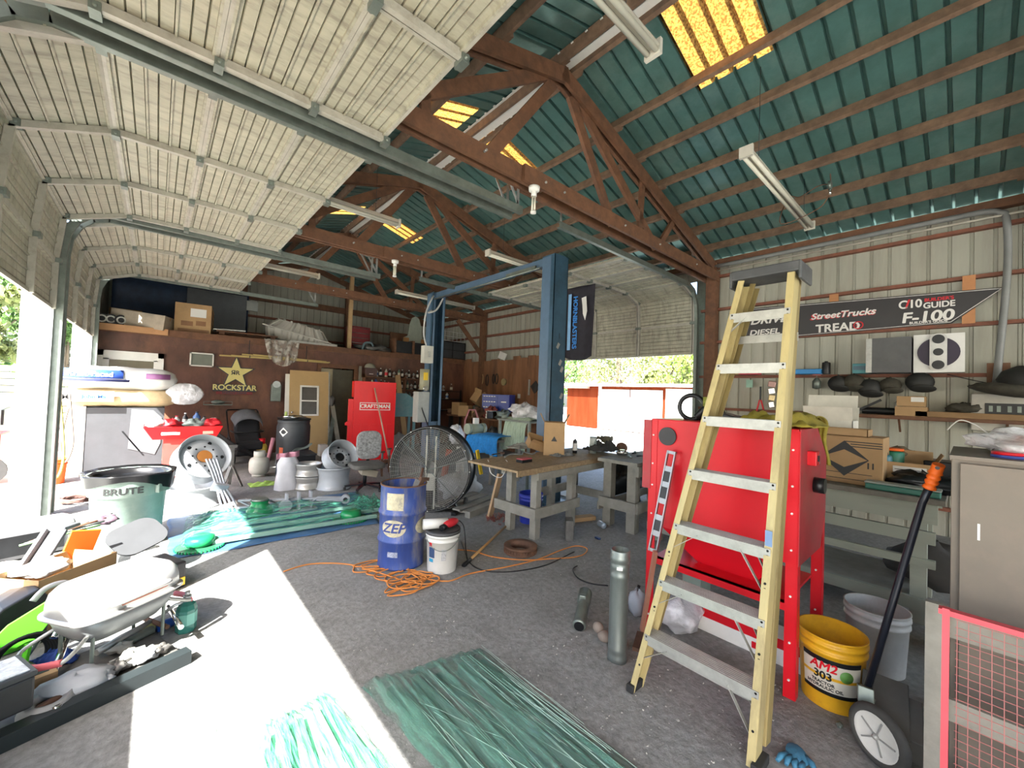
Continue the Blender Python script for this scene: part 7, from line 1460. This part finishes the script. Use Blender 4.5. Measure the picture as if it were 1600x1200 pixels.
o = thing('socket', 'small steel socket standing in the dark tray before the hub', 'socket', tr_(88, 1118, .03)); mk('socket_body', B().cyl((0, 0, 0), (0, 0, .05), .018, n=14), chrome, o); mk('drive_hole', B().cyl((0, 0, .0495), (0, 0, .051), .010, n=8), black, o)
pgm = mat('dusty_pale_plastic', (.36, .38, .40), .7, var=.12)
blob('casting_shell', tr_(118, 1080, .03), (.14, .10, .05), pgm, 'dusty pale grey shell casting in the middle of the dark tray', 'machine part', 71, noise=.12)
for i, (px_, py_, s_) in enumerate(((150, 1072, .07), (180, 1050, .06), (205, 1035, .07), (228, 1030, .06), (245, 1022, .05), (190, 1018, .05))):
    blob('dusty_part', tr_(px_, py_, .03), (s_, s_*.7, s_*.5), [pgm, grime, MC['dull_white_box']][i % 3], '%s part in the dark tray, number %s counted from the hub' % (['pale grey', 'greasy', 'whitish'][i % 3], ['one', 'two', 'three', 'four', 'five', 'six'][i]), 'machine part', 80+i, noise=.25, group='loose parts in the dark tray')
for i, (pa, pb_, r2, lb2) in enumerate((((35, 1035), (82, 1058), .016, 'dull steel tube in an angle, lower arm, left of the chrome wrench'), ((38, 1030), (62, 998), .013, 'dull steel tube in an angle, upper arm, beside the black box'), ((82, 1058), (103, 1000), .016, 'chrome tube with hooked end pointing up to the grill'), ((150, 1020), (235, 972), .018, 'long bright steel bar lying behind the dark tray'), ((215, 962), (262, 980), .013, 'dark tube beside the green bottle'), ((263, 948), (283, 980), .014, 'short chrome pipe leaning on the green bottle'))):
    q0, q1 = G(pa[0], pa[1], .06), G(pb_[0], pb_[1], .14 if i in (1, 2, 5) else .06); mk('metal_tube', B().cyl((0, 0, 0), q1-q0, r2, n=14), [greysteel, greysteel, chrome, alu, rust, chrome][i], loc=q0, label=lb2, cat='tube')
mk('hooked_pipe_end', B().tube(smoothpts([(0, 0, 0), (.01, .03, .03), (-.03, .04, .04), (-.05, .01, .01)], 5), .018, 10), chrome, loc=G(104, 996, .16), label='hooked chrome pipe elbow under the grill bowl', cat='pipe')
# tabletop grill
gl = thing('portable_grill', 'silver portable barbecue with a domed lid and red handle in the left pile', 'grill', (-.115, 3.24, .05), math.radians(36)); gl.scale = (.88, .95, 1.05)
sil = mat('bright_cast_aluminium', (.55, .55, .54), .42, .6, var=.06); dga = mat('dull_cast_aluminium', (.30, .31, .31), .5, .6, var=.15, dirt=(.15, .15, .14), dirt_amt=.5)
def rr3(sx, sy, z, n=48, p=4.5): return [(sx*math.copysign(abs(math.cos(2*PI*i/n))**(2/p), math.cos(2*PI*i/n)), sy*math.copysign(abs(math.sin(2*PI*i/n))**(2/p), math.sin(2*PI*i/n)), z) for i in range(n)]
def shell(rings):
    b = B(); n = len(rings[0]); vs_ = [v for r2 in rings for v in r2]; fs = [(j*n+i, j*n+(i+1) % n, (j+1)*n+(i+1) % n, (j+1)*n+i) for j in range(len(rings)-1) for i in range(n)]
    b.add(vs_, fs, True); b.add(rings[0], [tuple(range(n))]); b.add(rings[-1], [tuple(range(n))]); return b
mk('bowl', shell([rr3(.20, .12, .14), rr3(.25, .16, .19), rr3(.285, .185, .27)]), dga, gl); mk('rim', shell([rr3(.29, .19, .268), rr3(.315, .21, .272), rr3(.315, .21, .284), rr3(.29, .19, .288)]), sil, gl)
mk('lid', shell([rr3(.297, .192, .288), rr3(.294, .188, .34), rr3(.283, .178, .38), rr3(.255, .155, .41), rr3(.19, .11, .428), rr3(.10, .05, .434), rr3(.02, .01, .435)]), sil, gl)
mk('lid_handle', B().tube(smoothpts([(-.16, -.185, .33), (-.13, -.235, .345), (.0, -.245, .35), (.13, -.235, .345), (.16, -.185, .33)], 6), [.014]*25, 10), sil, gl); mk('handle_band', B().tube(smoothpts([(-.13, -.222, .325), (0, -.232, .328), (.13, -.222, .325)], 6), .007, 8), mat('copper_red', (.5, .15, .08), .4), gl)
mk('vent_plate', B().cyl((.06, 0, .428), (.06, 0, .433), .03, n=20), dga, gl)
for s_ in (-1, 1):
    lg = mk('folding_leg', B().tube(smoothpts([(s_*.22, -.12, .20), (s_*.36, -.15, .14), (s_*.42, 0, .13), (s_*.36, .15, .14), (s_*.22, .12, .20)], 6), .010, 8), alu, gl); mk('red_grip', B().tube(smoothpts([(s_*.36, -.15, .14), (s_*.42, -.05, .13), (s_*.42, .05, .13)], 6), .017, 8), mat('salmon_red', (.62, .12, .13), .5), lg)
mks('foot_stand', B().tube([(-.2, -.12, .0), (-.2, -.12, .18)], .01).tube([(.2, -.12, 0), (.2, -.12, .18)], .01).tube([(-.2, .12, 0), (-.2, .12, .18)], .01).tube([(.2, .12, 0), (.2, .12, .18)], .01), greysteel, gl)
# green refrigerant bottle
gbt = thing('green_spray_bottle', 'translucent green plastic bottle with a grey cap by the grill', 'bottle', G(290, 985)); grn = mat('bottle_green', (.03, .16, .13), .2, var=.1)
mk('bottle_body', B().lathe([(0, 0), (.05, 0), (.055, .01), (.055, .14), (.045, .17), (.022, .19), (0, .19)], 8, smooth=False), grn, gbt); mk('face_panel', B().lathe([(.056, .05), (.056, .12)], 8, smooth=False), mat('bottle_mint', (.12, .36, .30), .3), gbt); mk('cap', B().cyl((0, 0, .19), (0, 0, .225), .022).cyl((0, 0, .225), (0, 0, .25), .014), sil, gbt); mk('collar_arm', B().tube([(0, 0, .19), (-.06, 0, .18), (-.11, 0, .15)], .01), sil, gbt)
o = lie('blue_tape_can', G(258, 983, .0), .03, .09, .4, mat('deep_blue_can', (.015, .07, .32), .35), 'short blue can lying at the foot of the green bottle', 'can')
o = lie('yellow_label_can', G(225, 992, .0), .032, .12, .5, mat('yellowish_can', (.42, .40, .18), .4), 'crumpled yellowish can lying left of the short blue can', 'can')
for i, (px_, py_) in enumerate(((215, 1003), (195, 1012))): lie('spray_can_lying', G(px_, py_, 0), .028, .16, .6, [greysteel, chrome][i], ['dark spray can lying behind the tray beside the yellowish can', 'chrome spray can lying farthest left behind the tray'][i], 'can')
# cartons and black pieces behind the grill
card_box('tipped_carton', Vector((-.44, 4.0, 0)), .46, .34, .36, .80, 'brown cardboard box with an open top behind the grill', 1.2, flaps=())
mk('orange_folder', B().obox((0, 0, .12), (.16, .02, .2), rotm(.2, .2, .4)), orange, loc=Vector((-.36, 4.28, .27)), label='orange sheet sticking out of the brown box', cat='sheet')
blob('white_foam', (-.50, 4.02, .30), (.13, .10, .05), papr, 'white foam lumps heaped in the top of the brown box', 'foam', 73, noise=.15)
bp = thing('grey_bracket_arm', 'long bent grey plastic bracket leaning across the left pile', 'bracket', G(22, 935, .12)); q1 = G(92, 828, .46)-bp.location; q2 = G(108, 818, .42)-bp.location
mk('arm', B().bar((0, 0, .0), q1, .11, .03).bar(q1, q2+Vector((.03, .03, -.02)), .07, .03), mat('grey_bumper_plastic', (.07, .075, .085), .5), bp, bev=.01); mk('arm_flange', B().bar(Vector((-.06, .0, .01)), q1+Vector((-.06, 0, .01)), .02, .05), mat('pale_bumper_edge', (.25, .26, .27), .5), bp)
bs = thing('black_flap_board', 'dark grey square panel tilted behind the grill near the trash can', 'panel', (-.06, 4.45, 0), .3); mk('panel', B().prism(rrect(.34, .30, .10), Matrix.Identity(3), (0, 0, 0), .014), mat('dusty_black_panel', (.035, .037, .04), .6), bs); bs.rotation_euler = (.55, -.25, .5); bs.location.z = .33
bcs = thing('black_case', 'black plastic case open under the tilted panel in the left pile', 'case', (-.05, 4.1, 0), .4); mk('case_body', B().box(-.25, -.16, 0, .25, .16, .20), dark, bcs, bev=.015); mk('latch', B().box(.1, -.175, .06, .16, -.16, .16), greysteel, bcs, bev=.004); mk('yellow_tag', B().box(.17, -.168, .02, .24, -.161, .08), MC['safety_yellow'], bcs)
bg_ = thing('shoulder_bag', 'grey and white bag with dark straps at the left of the pile', 'bag', G(55, 880)+Vector((-.1, .3, 0)), .3); mk('bag_body', B().box(-.28, -.15, 0, .28, .15, .30), mat('grey_bag_cloth', (.2, .2, .21), .8), bg_, bev=.05); mk('dark_pocket', B().box(-.2, -.16, .05, .2, -.15, .22), black, bg_)
mk('bag_strap', B().tube(smoothpts([(-.25, -.15, .28), (-.3, -.2, .15), (-.26, -.2, .02)], 5), .02), mat('purple_grey_strap', (.15, .13, .16), .8), bg_)
for i in range(4): mk('garden_stick', B().cyl((0, 0, 0), (.42, .10+.03*i, .05+.015*i), .008, n=8), [mat('green_stick', (.1, .2, .08), .6), greysteel, wood, alu][i], loc=(-.72+.02*i, 4.72+.03*i, .32), label=['green thin stick laid on the grey bag', 'grey thin rod laid on the grey bag', 'brown thin stick laid on the grey bag', 'silver thin rod laid on the grey bag'][i], cat='rod', group='thin rods laid over the grey bag')
blob('purple_glove', (-.28, 4.95, .34), (.08, .05, .04), mat('purple_black_glove', (.08, .05, .07), .7), 'small dark purple glove on top of the rods', 'glove', 79, noise=.2)
# green pressure washer with hose coil
pw = thing('pressure_washer', 'black and lime green pressure washer with a coiled hose at the left edge', 'pressure washer', G(26, 1030), .35); pw.scale = (.9, .9, .80); lime = mat('lime_green_plastic', (.11, .62, .03), .35, var=.04)
mk('machine_body', B().prism([(-.22, 0), (.14, 0), (.17, .30), (.10, .42), (-.05, .34), (-.22, .12)], F_XZ, (0, .1, 0), -.26), dark, pw, bev=.012)
mk('green_panel', B().prism([(-.24, .14), (.02, .15), (.15, .38), (.08, .43), (-.08, .34)], F_XZ, (0, -.168, 0), .012), lime, pw, bev=.004); mk('carry_handle', B().tube(smoothpts([(.04, -.05, .40), (.10, -.03, .46), (.19, -.03, .46), (.20, -.03, .36)], 5), .018), mat('pale_grey_handle', (.45, .46, .47), .4), pw)
bb = B()
for k in range(7): bb.tube([(-.02+(.10+.010*k)*math.cos(i*PI/14), -.20-.012*k, .07+(.125+.008*k)*math.sin(i*PI/14)+.03) for i in range(28)], .010, 8, True)
mk('hose_coil', bb, rubber, pw, kind='stuff'); mk('green_strap', B().bar((-.02, -.30, .23), (-.05, -.31, -.04), .035, .02), lime, pw, bev=.004)
# toolbox with clear lid
tx = thing('organizer_toolbox', 'black toolbox with a clear lid at the bottom left corner', 'toolbox', G(0, 1150)+Vector((-.03, .0, .11)), .4); mk('box_body', B().box(-.13, -.10, 0, .10, .12, .14), dark, tx, bev=.01); mk('lid', B().box(-.135, -.105, .14, .105, .125, .165), dkp, tx, bev=.006); mk('clear_panel', B().box(-.115, -.085, .165, .085, .105, .17), mat('cloudy_clear_panel', (.40, .45, .50), .2, var=.5, scale=30), tx)
sb2 = card_box('small_brown_box', G(50, 1075, .03), .15, .13, .07, .3, 'small brown box with black print behind the clear lidded toolbox'); mk('print_line', B().box(-.04, -.03, .0705, .05, .0, .0715), ink, sb2)
cloth('blue_cloth', G(75, 1038, .02), .22, .14, .07, mat('blue_rag', (.02, .06, .28), .8), 'blue cloth between the steel tubes in the left pile', 'rag', seed=55)
o = thing('white_lamp_housing', 'white oval lamp with a red spot at the far left edge', 'lamp', G(12, 925, .1)+Vector((-.05, .1, 0))); mk('housing', B().sph((0, 0, .12), .13, (1, .8, .45)), papr, o); mk('red_lens', B().sph((.08, -.05, .12), .03), sred, o); mk('lamp_base', B().cyl((0, 0, -.1), (0, 0, .1), .08), greysteel, o)

# ================================================================== OUTSIDE
wingm = mat('white_outer_wall', (.72, .71, .68), .6)
leafm = [mat('sunny_leaf', (.14, .24, .02), .6, var=.3), mat('green_leaf', (.06, .13, .02), .6, var=.3), mat('pale_leaf', (.17, .20, .06), .6, var=.3)]
bark = mat('bark', (.12, .09, .06), .9, bump=.4)
def tree(loc, R_, H_, mi, label, seed, n=1500, ls=.22, name='tree', cat='tree', tr_=True):
    r_ = random.Random(seed); o = thing(name, label, cat, loc, group='trees and bushes outside'); b = B()
    cl = [Vector((r_.gauss(0, R_*.42), r_.gauss(0, R_*.42), H_*.62+r_.gauss(0, H_*.17))) for _ in range(16)]
    for i in range(n):
        c = r_.choice(cl)+Vector((r_.gauss(0, R_*.17), r_.gauss(0, R_*.17), r_.gauss(0, R_*.16)))
        if c.z < .15: c.z = .15+r_.random()*.4
        R2 = rotm(r_.random()*6, r_.random()*6, r_.random()*6); s_ = ls*r_.uniform(.6, 1.2); b.add([c+R2@Vector(v) for v in ((-s_/2, 0, 0), (0, -s_*.3, 0), (s_/2, 0, .02), (0, s_*.3, 0))], [(0, 1, 2, 3)])
    mk('foliage', b, leafm[mi], o)
    if tr_:
        mk('trunk', B().cyl((0, 0, 0), (r_.uniform(-.3, .3), 0, H_*.6), R_*.07, R_*.04, n=10), bark, o)
        for k in range(4): mk('branch', B().cyl((0, 0, H_*(.3+.07*k)), cl[k]*.95, R_*.03, R_*.01, n=6), bark, o)
    return o
for i, (x, y, R_, H_, mi, lb2) in enumerate(((27, 24, 4, 6.6, 1, 'green tree seen through the right door just right of the near lift column'), (29, 19.5, 4, 6.8, 2, 'pale tree seen over the orange end of the shed'), (30, 15.5, 4.2, 6.6, 2, 'pale olive tree with visible branches above the white shed doors'), (27, 11.5, 3.6, 6.4, 0, 'bright lime green tree at the right side of the back door opening'), (31, 28, 5, 7.5, 1, 'dark green tree farthest left behind the shed'), (33, 13, 5, 6.8, 2, 'pale tree far behind the white shed doors'), (26, 14, 2.2, 3.9, 2, 'pale bush right behind the shed roof'))): tree((x, y, 0), R_, H_, mi, lb2, 100+i, 2300, .30)
for i, (x, y, R_, H_, mi, lb2) in enumerate(((-4.9, 25, 1.7, 6.6, 1, 'leafy tree outside the left door at the upper left edge'), (-6.2, 31, 2.4, 7.5, 0, 'sunlit tree farther out beyond the left doors'), (-3.0, 26.5, 1.5, 6.4, 1, 'tree seen in the gap between the two left door posts'), (-4.3, 20, 1.0, 4.6, 2, 'pale tree at the very left edge outside'))): tree((x, y, 0), R_, H_, mi, lb2, 200+i, 2200, .24)
# shed
sh_ = thing('storage_shed', 'low shed with an orange plywood end and wide white doors outside the right door', 'shed', (17.2, 12.6, 0)); orp = mat('orange_plywood', (.095, .014, .003), .9, spec=.1, var=.3, scale=3, stretch=(1, 1, .15), dirt=(.07, .018, .008), dirt_amt=.5)
mk('wall', B().box(0, -6.5, 0, 4, 2.2, 2.18), orp, sh_); mk('roof', B().box(-.45, -6.8, 2.18, 4.4, 2.6, 2.30), mat('white_roof', (.75, .75, .73), .5), sh_); mk('pink_beam', B().box(-.3, .6, 2.05, -.1, 2.3, 2.18), mat('pinkish_beam', (.45, .22, .18), .6), sh_); mk('corner_post', B().box(-.06, -.10, 0, .04, .05, 2.18), white, sh_)
for k in range(2): d_ = mk('door', B().box(-.05, -1.75-1.7*k, .02, -.01, -.12-1.7*k, 2.02), white, sh_); mk('handle', B().box(-.10, -1.70-1.7*k+(0 if k == 0 else 1.4), 1.0, -.05, -1.66-1.7*k+(0 if k == 0 else 1.4), 1.2), greysteel, d_)
mk('gable_slats', B().box(-.03, -6.5, 0, -.01, -3.6, 2.1), mat('pale_slats', (.6, .58, .52), .6), sh_)
# white pickup and a fence on the left
tk = thing('white_pickup', 'white pickup truck parked outside at the left edge', 'truck', (-4.75, 13.2, 0), .1); wc_ = mat('white_car_paint', (.75, .75, .74), .3)
mk('cab', B().prism([(-2.4, .45), (2.4, .45), (2.4, .95), (1.5, 1.05), (.9, 1.7), (-.6, 1.7), (-.9, 1.1), (-2.4, 1.05)], F_XZ, (0, .9, 0), 1.8), wc_, tk, bev=.03); mk('window', B().prism([(-.5, 1.12), (1.25, 1.12), (.8, 1.6), (-.5, 1.6)], F_XZ, (0, -.905, 0), .01), mat('car_glass', (.05, .06, .07), .1), tk)
for x in (-1.5, 1.5): mk('wheel', B().cyl((x, -.92, .38), (x, -.70, .38), .38, n=24), rubber, tk)
mk('grille', B().box(2.4, -.7, .6, 2.44, .7, .9), black, tk); mk('tail_light', B().box(-2.43, -.85, .7, -2.4, -.7, .95), sred, tk)
o = thing('board_fence', 'yellowish horizontal board fence outside between the left posts', 'fence', (-2.6, 18.5, 0))
for k in range(9): mk('fence_board', B().box(-.9, 0, .12+.2*k, 1.5, .03, .28+.2*k), mat('yellow_fence', (.45, .42, .25), .7), o)
for x in (-.9, .3, 1.5): mk('fence_post', B().box(x-.05, .03, 0, x+.05, .12, 2.0), MC['yellow_fence'], o)
o = thing('red_garden_cart', 'red cart outside at the far left edge', 'cart', (-2.12, 9.9, -.03)); mk('tub', B().box(-.4, -.3, .3, .4, .3, .75), brr, o, bev=.03); mk('wheel', B().cyl((-.3, -.34, .2), (-.3, -.3, .2), .2).cyl((.3, -.34, .2), (.3, -.3, .2), .2), rubber, o)
o = thing('brush_pile', 'grey brush pile lying outside near the left edge', 'brush', (-3.1, 7.6, -.03))
bb = B(); r_ = random.Random(4)
for i in range(60): a = Vector((r_.gauss(0, .4), r_.gauss(0, .35), r_.uniform(.0, .25))); bb.cyl(a, a+Vector((r_.gauss(0, .3), r_.gauss(0, .3), r_.uniform(0, .2))), .008, n=4)
mk('twigs', bb, bark, o, kind='stuff')

# unseen boxes added by the nearest doorway to shade the floor at lower left
for k, (z0, h) in enumerate(((0, .62), (.622, .62))):
    o = thing('shade_box', ['lower unseen box added in the near doorway to cast shade', 'upper unseen box added in the near doorway to cast shade'][k], 'crate', (-1.42, 1.52, z0), group='added shade boxes in the near doorway')
    mk('shade_box_panel', B().box(-.46, -1.2, 0, .46, 1.2, h), card, o)
    for y in (-1.2, 1.12):
        mk('corner_batten', B().box(.46, y, 0, .48, y+.08, h), wood, o)

# grit and crumbs on the floor
b = B(); r_ = random.Random(31)
for i in range(520):
    p = G(r_.uniform(420, 1250), r_.uniform(860, 1195)) if i < 380 else Vector((r_.uniform(1.0, 6.5), r_.uniform(1.0, 8.5), 0))
    q = r_.uniform(.002, .0055); b.obox((p.x, p.y, q*.5), (q*2, q*1.5, q), rotm(r_.random(), r_.random(), r_.random()*3))
mk('floor_grit', b, mat('pale_grit', (.36, .35, .32), .9, var=.4), label='fine grit and crumbs scattered over the concrete floor', cat='grit', kind='stuff')
